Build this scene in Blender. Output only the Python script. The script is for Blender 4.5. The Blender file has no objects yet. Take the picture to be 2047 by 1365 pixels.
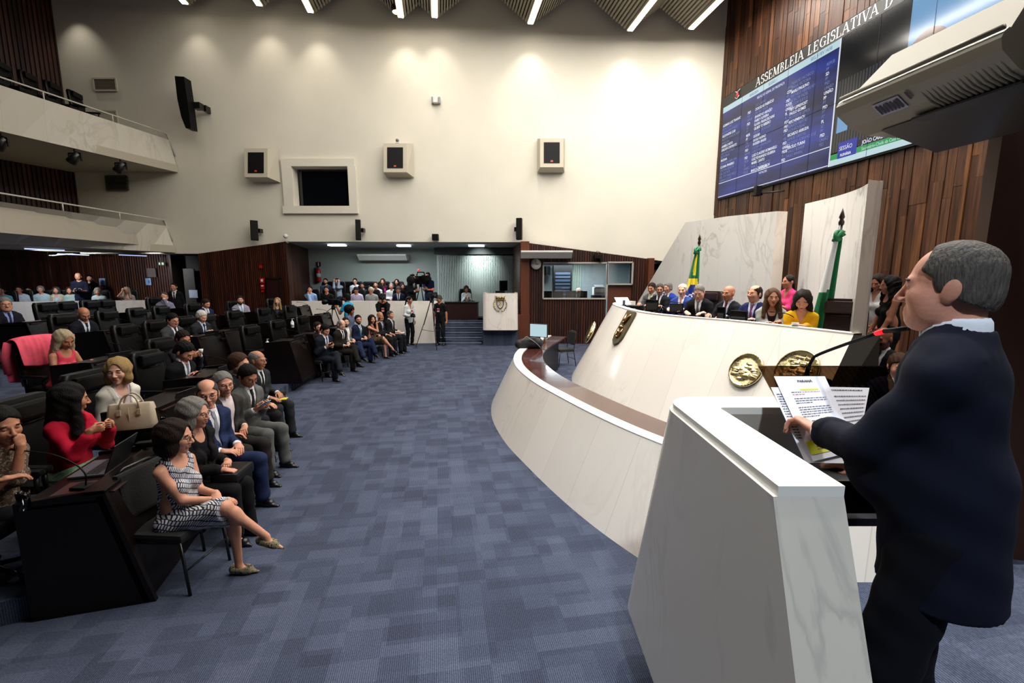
import bpy, bmesh, math, random, sys
import numpy as np
from mathutils import Vector, Matrix
random.seed(7)
SC = bpy.context.scene
# ------------------------------------------------------------------ camera, world, exposure
F_PX = 880.; PITCH = math.radians(8.2); CAM_H = 2.4
_c = bpy.data.cameras.new('camera'); CAM = bpy.data.objects.new('camera', _c); SC.collection.objects.link(CAM)
_c.sensor_width = 36; _c.lens = F_PX/2047*36; _c.clip_start = .05; CAM.location = (0, 0, CAM_H)
CAM.rotation_euler = (math.radians(90)-PITCH, 0, 0); SC.camera = CAM
W = bpy.data.worlds.new('world'); SC.world = W; W.use_nodes = True
W.node_tree.nodes['Background'].inputs[0].default_value = (.5, .55, .6, 1); W.node_tree.nodes['Background'].inputs[1].default_value = .02
VS = SC.view_settings; VS.view_transform = 'Standard'; VS.look = 'None'; VS.gamma = 1; VS.use_curve_mapping = False; VS.exposure = -0.2
SC.cycles.max_bounces = 6; SC.cycles.diffuse_bounces = 3; SC.cycles.glossy_bounces = 3; SC.cycles.transmission_bounces = 4; SC.cycles.transparent_max_bounces = 8
SC.cycles.caustics_reflective = False; SC.cycles.caustics_refractive = False; SC.cycles.sample_clamp_indirect = 6
SC.cycles.use_denoising = True
CPI, SPI = math.cos(PITCH), math.sin(PITCH)
def ray(px, py):
    x = (px-1023.5)/F_PX; y = -(py-682.5)/F_PX; return Vector((x, CPI+y*SPI, -SPI+y*CPI))
def atz(px, py, z): r = ray(px, py); t = (z-CAM_H)/r.z; return Vector((r.x*t, r.y*t, z))
def aty(px, py, Y): r = ray(px, py); t = Y/r.y; return Vector((r.x*t, Y, CAM_H+r.z*t))
RC = (10.75, 10.55)
def atR(px, R, z):
    """the floor point on the seat arc of radius R that stands in the column of the picture through px (solved at height z)"""
    best = None
    for i in range(200, 2600):
        Y = i*.01; X = (px-1023.5)/F_PX*(Y*CPI-(z-CAM_H)*SPI)
        d = abs(math.hypot(X-RC[0], Y-RC[1])-R)
        if best is None or d < best[0]: best = (d, X, Y)
    return best[1], best[2]
EX, EY = -.162, .987          # direction of the long side walls
# ------------------------------------------------------------------ the hall's lamps (positions of the ceiling strips at the back wall)
STRIPS = [(-10.6, 11.25), (-8.2, 11.2), (-6.55, 11.0), (-3.62, 10.85), (-2.52, 10.85), (.60, 10.66), (3.86, 10.45), (5.85, 10.5)]
def strip_dir(): return Vector((-EX*1., -EY, 0)).normalized()
def area(name, loc, size, power, col=(1, .965, .9), rot=(0, 0, 0), spread=None):
    l = bpy.data.lights.new(name, 'AREA'); l.shape = 'RECTANGLE'; l.size, l.size_y = size; l.energy = power; l.color = col
    if spread: l.spread = math.radians(spread)
    o = bpy.data.objects.new(name, l); SC.collection.objects.link(o); o.location = loc; o.rotation_euler = rot; return o
def spot(name, loc, target, power, angle, blend=.8, col=(1, .93, .8), r=.05):
    l = bpy.data.lights.new(name, 'SPOT'); l.energy = power; l.spot_size = math.radians(angle); l.spot_blend = blend; l.color = col; l.shadow_soft_size = r
    o = bpy.data.objects.new(name, l); SC.collection.objects.link(o); o.location = loc
    o.rotation_euler = (Vector(target)-Vector(loc)).to_track_quat('-Z', 'Y').to_euler(); return o
STRIP_LEN = 12.; STRIP_L = [12, 12, 12, 12, 12, 13, 14, 14]
_sz = math.atan2(-EX, EY)
STRIP_W = [30, 60, 110, 230, 290, 640, 900, 900]
for (x, z), p, ln_ in zip(STRIPS, STRIP_W, STRIP_L):
    m = Vector((x, 15.7, z-.10))+strip_dir()*(ln_/2+1.2)
    area('strip_light', m, (.14, ln_), p, rot=(0, 0, _sz))
for i, (x, z) in enumerate(STRIPS):
    spot('wall_washer', (x, 15.45, z-.12), (x, 16.2, z-2.6), (55, 75, 85, 100, 80, 120, 110, 90)[i], 80, 1.)
spot('wall_washer', (-14.6, 15.45, 11.4), (-14.6, 16.2, 9), 60, 80, 1.)
# rostrum lamps above the presidium
for p, t, e in (((1.2, 6.2, 10.6), (2.4, 7.0, 1.2), 1500), ((2.2, 3.2, 10.6), (1.3, 2.6, 1.2), 1500), ((3.4, 9.4, 10.4), (4.3, 8.6, 2.6), 3600)):
    spot('rostrum_lamp', p, t, e, 62, 1., r=.12, col=(1, .97, .92))
spot('lectern_fill_spot', (.3, -3.2, 7.5), (1.4, 1.4, 1.5), 1850, 42, 1., r=.2, col=(.78, .89, 1))  # unseen cool spot added behind the camera to brighten the lectern
# ------------------------------------------------------------------ helpers
def lin(c):
    if isinstance(c, str):
        c = [int(c[i:i+2], 16)/255 for i in (0, 2, 4)]
    return tuple((x/12.92 if x <= .04045 else ((x+.055)/1.055)**2.4) for x in c[:3]) + (1.0,)
MC = {}
def mat(name, col, rough=.6, metal=0., emit=None, es=1., bump=None, var=None, spec=.5, coat=0., alpha=None, trans=0.):
    """plain procedural material; bump=(scale,strength[,(sx,sy,sz)]), var=(scale,amount)"""
    if name in MC: return MC[name]
    m = bpy.data.materials.new(name); m.use_nodes = True; MC[name] = m
    nt = m.node_tree; N = nt.nodes; L = nt.links; b = N['Principled BSDF']
    b.inputs['Base Color'].default_value = lin(col); b.inputs['Roughness'].default_value = rough
    b.inputs['Metallic'].default_value = metal; b.inputs['Specular IOR Level'].default_value = spec
    b.inputs['Coat Weight'].default_value = coat; b.inputs['Transmission Weight'].default_value = trans
    if alpha is not None: b.inputs['Alpha'].default_value = alpha
    if emit: b.inputs['Emission Color'].default_value = lin(emit); b.inputs['Emission Strength'].default_value = es
    tc = None
    def tex(scale, stretch=(1, 1, 1), det=4):
        nonlocal tc
        if tc is None: tc = N.new('ShaderNodeTexCoord')
        mp = N.new('ShaderNodeMapping'); mp.inputs['Scale'].default_value = stretch
        L.new(tc.outputs['Object'], mp.inputs['Vector'])
        n = N.new('ShaderNodeTexNoise'); n.inputs['Scale'].default_value = scale; n.inputs['Detail'].default_value = det
        L.new(mp.outputs[0], n.inputs['Vector']); return n
    if bump:
        n = tex(bump[0], bump[2] if len(bump) > 2 else (1, 1, 1))
        bp = N.new('ShaderNodeBump'); bp.inputs['Strength'].default_value = bump[1]; bp.inputs['Distance'].default_value = .01
        L.new(n.outputs['Fac'], bp.inputs['Height']); L.new(bp.outputs[0], b.inputs['Normal'])
    if var:
        n = tex(var[0], var[2] if len(var) > 2 else (1, 1, 1))
        mx = N.new('ShaderNodeMix'); mx.data_type = 'RGBA'
        c = lin(col); a = var[1]
        mx.inputs[6].default_value = tuple(x*(1-a) for x in c[:3])+(1,); mx.inputs[7].default_value = tuple(min(1, x*(1+a)) for x in c[:3])+(1,)
        rp = N.new('ShaderNodeMapRange'); rp.inputs[1].default_value = .3; rp.inputs[2].default_value = .7
        L.new(n.outputs['Fac'], rp.inputs[0]); L.new(rp.outputs[0], mx.inputs[0]); L.new(mx.outputs[2], b.inputs['Base Color'])
    return m

COL = bpy.context.scene.collection
def link(name, me, m=None, parent=None, smooth=None):
    o = bpy.data.objects.new(name, me); COL.objects.link(o)
    if m is not None:
        for x in (m if isinstance(m, (list, tuple)) else [m]): me.materials.append(x)
    if parent: o.parent = parent
    if smooth is not None: me.polygons.foreach_set('use_smooth', [smooth]*len(me.polygons))
    return o
def props(o, label=None, cat=None, group=None, kind=None):
    if label: o['label'] = label
    if cat: o['category'] = cat
    if group: o['group'] = group
    if kind: o['kind'] = kind
    return o
def empty(name, loc, label, cat, group=None, rz=0):
    o = bpy.data.objects.new(name, None); COL.objects.link(o); o.location = loc; o.rotation_euler = (0, 0, rz); o.empty_display_size = .1
    return props(o, label, cat, group)
def dup(root, loc=None, rz=None, label=None, group=None, scale=None):
    def cp(o, parent):
        c = o.copy(); COL.objects.link(c); c.parent = parent
        for ch in o.children: cp(ch, c)
        return c
    r = cp(root, None)
    if loc is not None: r.location = loc
    if rz is not None: r.rotation_euler = (0, 0, rz)
    if label: r['label'] = label
    if group: r['group'] = group
    if scale: r.scale = (scale,)*3
    return r

class MB:
    """mesh collector"""
    def __init__(s): s.v = []; s.f = []; s.mi = []; s.sm = []
    def add(s, vs, fs, mi=0, sm=False):
        o = len(s.v); s.v += [tuple(v) for v in vs]; s.f += [tuple(i+o for i in f) for f in fs]
        s.mi += [mi]*len(fs); s.sm += [sm]*len(fs); return s
    def box(s, c, d, mi=0, R=None, bev=0.):
        hx, hy, hz = d[0]/2, d[1]/2, d[2]/2
        if bev > 0:
            vs, fs = bevbox(hx, hy, hz, bev)
        else:
            vs = [(x, y, z) for x in (-hx, hx) for y in (-hy, hy) for z in (-hz, hz)]
            fs = [(0, 1, 3, 2), (4, 6, 7, 5), (0, 4, 5, 1), (2, 3, 7, 6), (0, 2, 6, 4), (1, 5, 7, 3)]
        if R is not None: vs = [tuple(R @ Vector(v)) for v in vs]
        return s.add([(v[0]+c[0], v[1]+c[1], v[2]+c[2]) for v in vs], fs, mi)
    def prism(s, poly, z0, z1, mi=0):
        n = len(poly)
        vs = [(x, y, z0) for x, y in poly]+[(x, y, z1) for x, y in poly]
        fs = [tuple(range(n))[::-1], tuple(range(n, 2*n))]+[(i, (i+1) % n, (i+1) % n+n, i+n) for i in range(n)]
        return s.add(vs, fs, mi)
    def tube(s, pts, r, mi=0, n=8, sm=True):
        pts = [Vector(p) for p in pts]; rs = r if isinstance(r, (list, tuple)) else [r]*len(pts)
        vs = []; up = None
        for i, p in enumerate(pts):
            t = (pts[min(i+1, len(pts)-1)]-pts[max(i-1, 0)]).normalized()
            if up is None: up = Vector((0, 0, 1)) if abs(t.z) < .9 else Vector((1, 0, 0))
            a = t.cross(up).normalized(); b = a.cross(t).normalized(); up = b
            for k in range(n):
                an = 2*math.pi*k/n; vs.append(p+(a*math.cos(an)+b*math.sin(an))*rs[i])
        fs = []
        for i in range(len(pts)-1):
            for k in range(n): fs.append((i*n+k, i*n+(k+1) % n, (i+1)*n+(k+1) % n, (i+1)*n+k))
        fs.append(tuple(range(n))[::-1]); fs.append(tuple(range((len(pts)-1)*n, len(pts)*n)))
        return s.add(vs, fs, mi, sm)
    def lathe(s, prof, c=(0, 0, 0), n=24, mi=0, R=None, sm=True):
        vs = []; fs = []
        for r, z in prof:
            for k in range(n):
                an = 2*math.pi*k/n; v = Vector((r*math.cos(an), r*math.sin(an), z))
                if R is not None: v = R @ v
                vs.append((v[0]+c[0], v[1]+c[1], v[2]+c[2]))
        for i in range(len(prof)-1):
            for k in range(n): fs.append((i*n+k, i*n+(k+1) % n, (i+1)*n+(k+1) % n, (i+1)*n+k))
        fs.append(tuple(range(n))[::-1]); fs.append(tuple(range((len(prof)-1)*n, len(prof)*n)))
        return s.add(vs, fs, mi, sm)
    def loft(s, rows, mi=0, sm=True, close=False):
        n = len(rows[0]); vs = [v for r in rows for v in r]; fs = []
        for i in range(len(rows)-1):
            for k in range(n if close else n-1):
                fs.append((i*n+k, i*n+(k+1) % n, (i+1)*n+(k+1) % n, (i+1)*n+k))
        return s.add(vs, fs, mi, sm)
    def ball(s, c, r, mi=0, n=12):
        rr = r if isinstance(r, (list, tuple)) else (r, r, r)
        m = n//2; vs = []; fs = []
        for i in range(m+1):
            a = math.pi*i/m
            for k in range(n):
                b = 2*math.pi*k/n; vs.append((c[0]+rr[0]*math.sin(a)*math.cos(b), c[1]+rr[1]*math.sin(a)*math.sin(b), c[2]+rr[2]*math.cos(a)))
        for i in range(m):
            for k in range(n): fs.append((i*n+k, (i+1)*n+k, (i+1)*n+(k+1) % n, i*n+(k+1) % n))
        return s.add(vs, fs, mi, True)
    def mesh(s, name):
        me = bpy.data.meshes.new(name); me.from_pydata(s.v, [], s.f); me.update()
        if len(me.polygons) == len(s.mi):
            me.polygons.foreach_set('material_index', s.mi); me.polygons.foreach_set('use_smooth', s.sm)
        return me
    def build(s, name, m, parent=None):
        return link(name, s.mesh(name), m, parent)
def bevbox(hx, hy, hz, b):
    bm = bmesh.new(); bmesh.ops.create_cube(bm, size=1)
    for v in bm.verts: v.co = Vector((v.co.x*2*hx, v.co.y*2*hy, v.co.z*2*hz))
    bmesh.ops.bevel(bm, geom=list(bm.edges), offset=b, segments=2, affect='EDGES', profile=.7)
    bm.verts.index_update()
    r = [tuple(v.co) for v in bm.verts], [tuple(v.index for v in f.verts) for f in bm.faces]; bm.free(); return r
def rotz(a): return Matrix.Rotation(a, 3, 'Z')
def rotx(a): return Matrix.Rotation(a, 3, 'X')
def roty(a): return Matrix.Rotation(a, 3, 'Y')

# ------------------------------------------------------------------ implicit surfaces (smooth bodies and cloth)
A3 = lambda v: np.array(v, dtype=np.float32)
def rc(a, b, ra, rb=None, ax=None, k=1.):
    a = A3(a); b = A3(b); rb = ra if rb is None else rb; ab = b-a; q = float(ab @ ab)+1e-9
    if ax is not None: ax = A3(ax); ax = ax/np.linalg.norm(ax)
    def f(P):
        t = np.clip(((P-a) @ ab)/q, 0, 1); d = P-a-t[:, None]*ab
        if ax is not None: d = d+((k-1)*(d @ ax))[:, None]*ax
        return np.sqrt((d*d).sum(1))-(ra+(rb-ra)*t)
    m = max(ra, rb); f.lo = np.minimum(a, b)-m; f.hi = np.maximum(a, b)+m; return f
def el(c, r, R=None):
    c = A3(c); r = A3(r); R = None if R is None else A3(R)
    def f(P):
        d = P-c
        if R is not None: d = d @ R
        k0 = np.sqrt(((d/r)**2).sum(1)); k1 = np.sqrt(((d/(r*r))**2).sum(1))+1e-9
        return k0*(k0-1)/k1
    m = float(max(r)) if R is not None else r; f.lo = c-m; f.hi = c+m; return f
def smin(a, b, k):
    h = np.clip(.5+.5*(b-a)/k, 0, 1); return b+(a-b)*h-k*h*(1-h)
def smax(a, b, k): return -smin(-a, -b, k)
def union(prims, k=.03, pad=0.):
    """prims: functions or (function, k)"""
    pr = [(p if isinstance(p, tuple) else (p, k)) for p in prims]
    def f(P):
        d = pr[0][0](P)
        for g, kk in pr[1:]: d = smin(d, g(P), kk)
        return d-pad
    f.lo = np.min([g.lo for g, _ in pr], 0)-pad; f.hi = np.max([g.hi for g, _ in pr], 0)+pad; return f
def xform(f, M, o):
    """f given in a local frame: world = M*local + o"""
    M = A3(M); o = A3(o)
    def g(P): return f((P-o) @ M)
    cs = np.array([[x, y, z] for x in (f.lo[0], f.hi[0]) for y in (f.lo[1], f.hi[1]) for z in (f.lo[2], f.hi[2])]) @ M.T+o
    g.lo = cs.min(0); g.hi = cs.max(0); return g
def nets(f, h, lo=None, hi=None):
    lo = A3(f.lo if lo is None else np.maximum(lo, f.lo))-2*h; hi = A3(f.hi if hi is None else np.minimum(hi, f.hi))+2*h
    n = np.maximum(((hi-lo)/h).astype(int)+1, 2)
    X = [lo[i]+h*np.arange(n[i], dtype=np.float32) for i in range(3)]
    # coarse pass finds the cells near the surface, fine pass only there
    c = 4; nc = (n+c-1)//c+1
    G = np.stack(np.meshgrid(*[lo[i]+h*c*np.arange(nc[i], dtype=np.float32) for i in range(3)], indexing='ij'), -1).reshape(-1, 3)
    near = (np.abs(f(G)) < h*c*1.9+.006).reshape(nc)
    V = np.full(tuple(nc*c), 1., np.float32)
    mask = np.repeat(np.repeat(np.repeat(near, c, 0), c, 1), c, 2)
    mask = np.roll(mask, (-c//2,)*3, (0, 1, 2))
    V[np.roll(np.repeat(np.repeat(np.repeat((f(G) < 0).reshape(nc), c, 0), c, 1), c, 2), (-c//2,)*3, (0, 1, 2))] = -1.
    idx = np.argwhere(mask)
    if len(idx) == 0: return np.zeros((0, 3)), np.zeros((0, 4), int)
    V[mask] = f(lo+h*idx.astype(np.float32))
    V = V[:n[0], :n[1], :n[2]]
    V[0] = V[-1] = 1; V[:, 0] = V[:, -1] = 1; V[:, :, 0] = V[:, :, -1] = 1
    S = V < 0
    n = V.shape; cell = np.full((n[0]-1, n[1]-1, n[2]-1), -1, np.int64)
    cnt = np.zeros(cell.shape, np.uint8)
    for a in (0, 1):
        for b in (0, 1):
            for d in (0, 1): cnt += S[a:n[0]-1+a, b:n[1]-1+b, d:n[2]-1+d]
    act = np.argwhere((cnt > 0) & (cnt < 8)); cell[tuple(act.T)] = np.arange(len(act))
    pos = np.zeros((len(act), 3)); num = np.zeros(len(act))
    cr = [(a, b, d) for a in (0, 1) for b in (0, 1) for d in (0, 1)]
    for i, p in enumerate(cr):
        for q in cr[i+1:]:
            if sum(abs(x-y) for x, y in zip(p, q)) != 1: continue
            va = V[tuple((act+p).T)]; vb = V[tuple((act+q).T)]; m = (va < 0) != (vb < 0)
            t = np.where(m, va/np.where(m, va-vb, 1), 0)
            pos += np.where(m[:, None], np.array(p)+t[:, None]*(np.array(q)-np.array(p)), 0); num += m
    vs = lo+h*(act+pos/np.maximum(num, 1)[:, None])
    F = []
    for ax in range(3):
        o1, o2 = [(1, 2), (2, 0), (0, 1)][ax]
        s0 = [slice(None)]*3; s1 = [slice(None)]*3; s0[ax] = slice(0, -1); s1[ax] = slice(1, None)
        A = S[tuple(s0)]; B = S[tuple(s1)]; e = np.argwhere(A != B)
        e = e[(e[:, o1] > 0) & (e[:, o2] > 0) & (e[:, o1] < n[o1]-1) & (e[:, o2] < n[o2]-1)]
        if len(e) == 0: continue
        u = np.zeros(3, int); u[o1] = 1; w = np.zeros(3, int); w[o2] = 1
        q = np.stack([cell[tuple((e-u-w).T)], cell[tuple((e-w).T)], cell[tuple(e.T)], cell[tuple((e-u).T)]], 1)
        fl = B[tuple(e.T)]; q[fl] = q[fl][:, ::-1]; F.append(q)
    return vs, np.concatenate(F) if F else np.zeros((0, 4), int)
def np_mesh(name, parts):
    """parts: (verts, quads, material index)"""
    me = bpy.data.meshes.new(name); vs = []; fs = []; mi = []; o = 0
    for v, q, m in parts:
        if len(v) == 0: continue
        q = np.asarray(q); q = q[(q >= 0).all(1)]
        vs.append(np.asarray(v)); fs.append(q+o); o += len(v); mi.append(np.full(len(q), m))
    if not vs: return me
    V = np.concatenate(vs).astype(np.float32); Fq = np.concatenate(fs).astype(np.int32); MI = np.concatenate(mi).astype(np.int32)
    me.vertices.add(len(V)); me.vertices.foreach_set('co', V.ravel())
    me.loops.add(Fq.size); me.loops.foreach_set('vertex_index', Fq.ravel())
    me.polygons.add(len(Fq)); me.polygons.foreach_set('loop_start', np.arange(0, Fq.size, 4, dtype=np.int32))
    me.polygons.foreach_set('material_index', MI); me.polygons.foreach_set('use_smooth', np.ones(len(Fq), bool))
    me.update(calc_edges=True); me.validate(); return me
def sobj(name, f, h, m, parent=None, lo=None, hi=None):
    v, q = nets(f, h, lo, hi); return link(name, np_mesh(name, [(v, q, 0)]), m, parent)
def ballq(c, r, n=10):
    m = n//2; vs = []; fs = []
    for i in range(m+1):
        a = math.pi*i/m
        for k in range(n):
            b = 2*math.pi*k/n; vs.append((c[0]+r[0]*math.sin(a)*math.cos(b), c[1]+r[1]*math.sin(a)*math.sin(b), c[2]+r[2]*math.cos(a)))
    for i in range(m):
        for k in range(n): fs.append((i*n+k, (i+1)*n+k, (i+1)*n+(k+1) % n, i*n+(k+1) % n))
    return np.array(vs), np.array(fs)
# ------------------------------------------------------------------ surface materials
def nodes(m): return m.node_tree.nodes, m.node_tree.links, m.node_tree.nodes['Principled BSDF']
def ramp(N, stops, interp='LINEAR'):
    r = N.new('ShaderNodeValToRGB'); r.color_ramp.interpolation = interp; e = r.color_ramp.elements
    e[0].position, e[0].color = stops[0][0], lin(stops[0][1]); e[1].position, e[1].color = stops[-1][0], lin(stops[-1][1])
    for p, c in stops[1:-1]: x = e.new(p); x.color = lin(c)
    return r
def marble(name, base, vein, seam=.62, rough=.22, vs=1.6, amt=.5):
    if name in MC: return MC[name]
    m = mat(name, base, rough, spec=.5); N, L, b = nodes(m)
    tc = N.new('ShaderNodeTexCoord'); mp = N.new('ShaderNodeMapping'); mp.inputs['Rotation'].default_value = (.5, .7, .4); mp.inputs['Scale'].default_value = (1, 1, .45)
    L.new(tc.outputs['Object'], mp.inputs[0])
    n1 = N.new('ShaderNodeTexNoise'); n1.inputs['Scale'].default_value = vs; n1.inputs['Detail'].default_value = 8; n1.inputs['Distortion'].default_value = 1.4
    n2 = N.new('ShaderNodeTexNoise'); n2.inputs['Scale'].default_value = vs*.6; n2.inputs['Detail'].default_value = 3
    L.new(mp.outputs[0], n1.inputs['Vector']); L.new(mp.outputs[0], n2.inputs['Vector'])
    r1 = ramp(N, [(.0, 'ffffff'), (.455, 'ffffff'), (.5, '000000'), (.53, 'ffffff'), (1, 'ffffff')])
    L.new(n1.outputs['Fac'], r1.inputs[0])
    r2 = ramp(N, [(.45, '000000'), (.7, 'ffffff')]); L.new(n2.outputs['Fac'], r2.inputs[0])
    br = N.new('ShaderNodeTexBrick'); br.offset = 0; br.inputs['Scale'].default_value = 1; br.inputs['Brick Width'].default_value = seam; br.inputs['Row Height'].default_value = 9
    br.inputs['Mortar Size'].default_value = .0035; br.inputs['Mortar Smooth'].default_value = .3
    br.inputs['Color1'].default_value = (1, 1, 1, 1); br.inputs['Color2'].default_value = (.93, .93, .92, 1); br.inputs['Mortar'].default_value = (.80, .77, .73, 1)
    L.new(tc.outputs['UV'], br.inputs['Vector'])
    inv = N.new('ShaderNodeMath'); inv.operation = 'SUBTRACT'; inv.inputs[0].default_value = 1; L.new(r1.outputs[0], inv.inputs[1])
    mu = N.new('ShaderNodeMath'); mu.operation = 'MULTIPLY'; L.new(inv.outputs[0], mu.inputs[0]); L.new(r2.outputs[0], mu.inputs[1])
    m2 = N.new('ShaderNodeMath'); m2.operation = 'MULTIPLY'; m2.inputs[1].default_value = amt; L.new(mu.outputs[0], m2.inputs[0])
    mx = N.new('ShaderNodeMix'); mx.data_type = 'RGBA'; mx.inputs[6].default_value = lin(base); mx.inputs[7].default_value = lin(vein); L.new(m2.outputs[0], mx.inputs[0])
    mm = N.new('ShaderNodeMix'); mm.data_type = 'RGBA'; mm.blend_type = 'MULTIPLY'; mm.inputs[0].default_value = 1; L.new(mx.outputs[2], mm.inputs[6]); L.new(br.outputs['Color'], mm.inputs[7])
    L.new(mm.outputs[2], b.inputs['Base Color']); return m
def boards(name, cols, rough=.45, island=True):
    m = mat(name, cols[0], rough, spec=.35); N, L, b = nodes(m)
    g = N.new('ShaderNodeNewGeometry'); rp = ramp(N, [(i/(len(cols)-1), c) for i, c in enumerate(cols)]); L.new(g.outputs['Random Per Island'], rp.inputs[0])
    tc = N.new('ShaderNodeTexCoord'); mp = N.new('ShaderNodeMapping'); mp.inputs['Scale'].default_value = (14, 14, .8); L.new(tc.outputs['Object'], mp.inputs[0])
    n = N.new('ShaderNodeTexNoise'); n.inputs['Scale'].default_value = 1.6; n.inputs['Detail'].default_value = 6; L.new(mp.outputs[0], n.inputs['Vector'])
    r2 = ramp(N, [(.3, '8c8c8c'), (.7, 'ffffff')]); L.new(n.outputs['Fac'], r2.inputs[0])
    mm = N.new('ShaderNodeMix'); mm.data_type = 'RGBA'; mm.blend_type = 'MULTIPLY'; mm.inputs[0].default_value = 1; L.new(rp.outputs[0], mm.inputs[6]); L.new(r2.outputs[0], mm.inputs[7])
    L.new(mm.outputs[2], b.inputs['Base Color']); return m
def carpet():
    m = mat('carpet blue grey tiles', '525b78', .95, spec=.1); N, L, b = nodes(m)
    tc = N.new('ShaderNodeTexCoord'); mp = N.new('ShaderNodeMapping'); mp.inputs['Rotation'].default_value = (0, 0, -.165); L.new(tc.outputs['Object'], mp.inputs[0])
    def blocks(sx, sy, off=0.):
        a = N.new('ShaderNodeMapping'); a.inputs['Scale'].default_value = (sx, sy, 1); a.inputs['Location'].default_value = (off, off*.7, 0); L.new(mp.outputs[0], a.inputs[0])
        f = N.new('ShaderNodeVectorMath'); f.operation = 'FLOOR'; L.new(a.outputs[0], f.inputs[0])
        w = N.new('ShaderNodeTexWhiteNoise'); w.noise_dimensions = '2D'; L.new(f.outputs[0], w.inputs['Vector']); return w
    w1 = blocks(2, 2); w2 = blocks(6, 4, .37); w3 = blocks(4, 8, 1.7)
    ad = N.new('ShaderNodeMath'); ad.operation = 'ADD'; L.new(w2.outputs[0], ad.inputs[0]); L.new(w3.outputs[0], ad.inputs[1])
    a2 = N.new('ShaderNodeMath'); a2.operation = 'MULTIPLY_ADD'; L.new(ad.outputs[0], a2.inputs[0]); a2.inputs[1].default_value = .42; 
    sc_ = N.new('ShaderNodeMath'); sc_.operation = 'MULTIPLY'; sc_.inputs[1].default_value = .12; L.new(w1.outputs[0], sc_.inputs[0]); L.new(sc_.outputs[0], a2.inputs[2])
    rp = ramp(N, [(.1, '474d60'), (.42, '50586d'), (.62, '596177'), (.9, '626a80')]); L.new(a2.outputs[0], rp.inputs[0])
    wv = N.new('ShaderNodeTexWave'); wv.bands_direction = 'X'; wv.inputs['Scale'].default_value = 24; wv.inputs['Distortion'].default_value = .6; wv.inputs['Detail'].default_value = 2
    L.new(mp.outputs[0], wv.inputs['Vector'])
    n = N.new('ShaderNodeTexNoise'); n.inputs['Scale'].default_value = 90; L.new(mp.outputs[0], n.inputs['Vector'])
    r2 = ramp(N, [(.2, 'c4c4c4'), (.8, 'ffffff')]); L.new(wv.outputs['Fac'], r2.inputs[0]); r3 = ramp(N, [(.3, 'cfcfcf'), (.7, 'ffffff')]); L.new(n.outputs['Fac'], r3.inputs[0])
    q = rp.outputs[0]
    for r in (r2, r3):
        mm = N.new('ShaderNodeMix'); mm.data_type = 'RGBA'; mm.blend_type = 'MULTIPLY'; mm.inputs[0].default_value = 1; L.new(q, mm.inputs[6]); L.new(r.outputs[0], mm.inputs[7]); q = mm.outputs[2]
    L.new(q, b.inputs['Base Color']); return m
CARPET = carpet()
M_PLASTER = mat('plaster beige', 'dfd9ca', .85, bump=(3, .05), var=(.7, .04), spec=.15)
M_MARB = marble('marble warm white', 'f0e8df', 'a89a8b', .62, .2, 1.3, .35)
M_MARB2 = marble('marble veined white', 'e0dcd7', '7f7a76', .75, .25, 1.5, .5)
M_MARB3 = marble('marble pale grey vein', 'e0dcd4', '8f9298', 30, .22, 2.6, .45)
M_MARBB = marble('marble balcony front', 'c9c3b6', '938a7b', .9, .35, 1.1, .5)
M_SLAT = boards('wood slats red brown', ['34170d', '4a2213', '5a2c19', '3a1a0f'])
M_BOARD = boards('wood boards mixed brown', ['2f1a10', '5a3620', '3f2314', '7a4e2e', '472918', '64402a'], .4)
M_WOODBACK = mat('wood dark backing', '1c0d08', .6)
M_WOOD = mat('wood plain brown', '5b2f1b', .4, var=(3, .2, (6, 6, .5)))
M_DESK = mat('wood desk espresso', '120b0a', .3, var=(4, .25, (1, 8, 1)), spec=.3)
M_TABLE = mat('wood table polished', '4a2620', .14, var=(3, .3, (8, 1, 1)), coat=.6)
M_LEATHER = mat('leather black', '070708', .38, bump=(30, .15), spec=.3)
M_BROWNL = mat('leather dark brown', '2c1c1a', .3, bump=(30, .15), spec=.5)
M_BLACK = mat('plastic black', '060607', .55, spec=.2); M_METALB = mat('metal black', '0c0c0d', .3, spec=.5)
M_CHROME = mat('steel brushed', 'b9b9b8', .25, 1.); M_WHITE = mat('plastic white', 'd8d6ce', .4); M_CREAM = mat('plastic cream', 'c8c2ae', .4)
M_GOLD = mat('brass polished', 'f3e3b0', .2, 1., bump=(14, .6)); M_GOLDP = mat('brass plain', 'c8a550', .22, 1.)
M_BRONZE = mat('bronze dull', '6d6247', .4, .8); M_RED = mat('red paint', 'b01512', .35)
def glassmat(name, tint, a, rough=.02):
    if name in MC: return MC[name]
    m = mat(name, tint, rough); N, L, b = nodes(m); out = N['Material Output']
    t = N.new('ShaderNodeBsdfTransparent'); t.inputs[0].default_value = lin(tint); gl = N.new('ShaderNodeBsdfGlossy'); gl.inputs['Roughness'].default_value = rough
    fr = N.new('ShaderNodeFresnel'); fr.inputs[0].default_value = 1.5; ad = N.new('ShaderNodeMath'); ad.operation = 'ADD'; ad.inputs[1].default_value = a; L.new(fr.outputs[0], ad.inputs[0])
    mx = N.new('ShaderNodeMixShader'); L.new(ad.outputs[0], mx.inputs[0]); L.new(t.outputs[0], mx.inputs[1]); L.new(gl.outputs[0], mx.inputs[2]); L.new(mx.outputs[0], out.inputs[0]); return m
M_GLASS = glassmat('glass clear', 'f4f6f6', .0); M_SMOKE = glassmat('glass smoked', '9c8873', .0)
def S(o): o['kind'] = 'structure'; return o
def struct(name, mb, m, parent=None): 
    o = mb.build(name, m, parent)
    return S(o) if not parent else o
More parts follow.
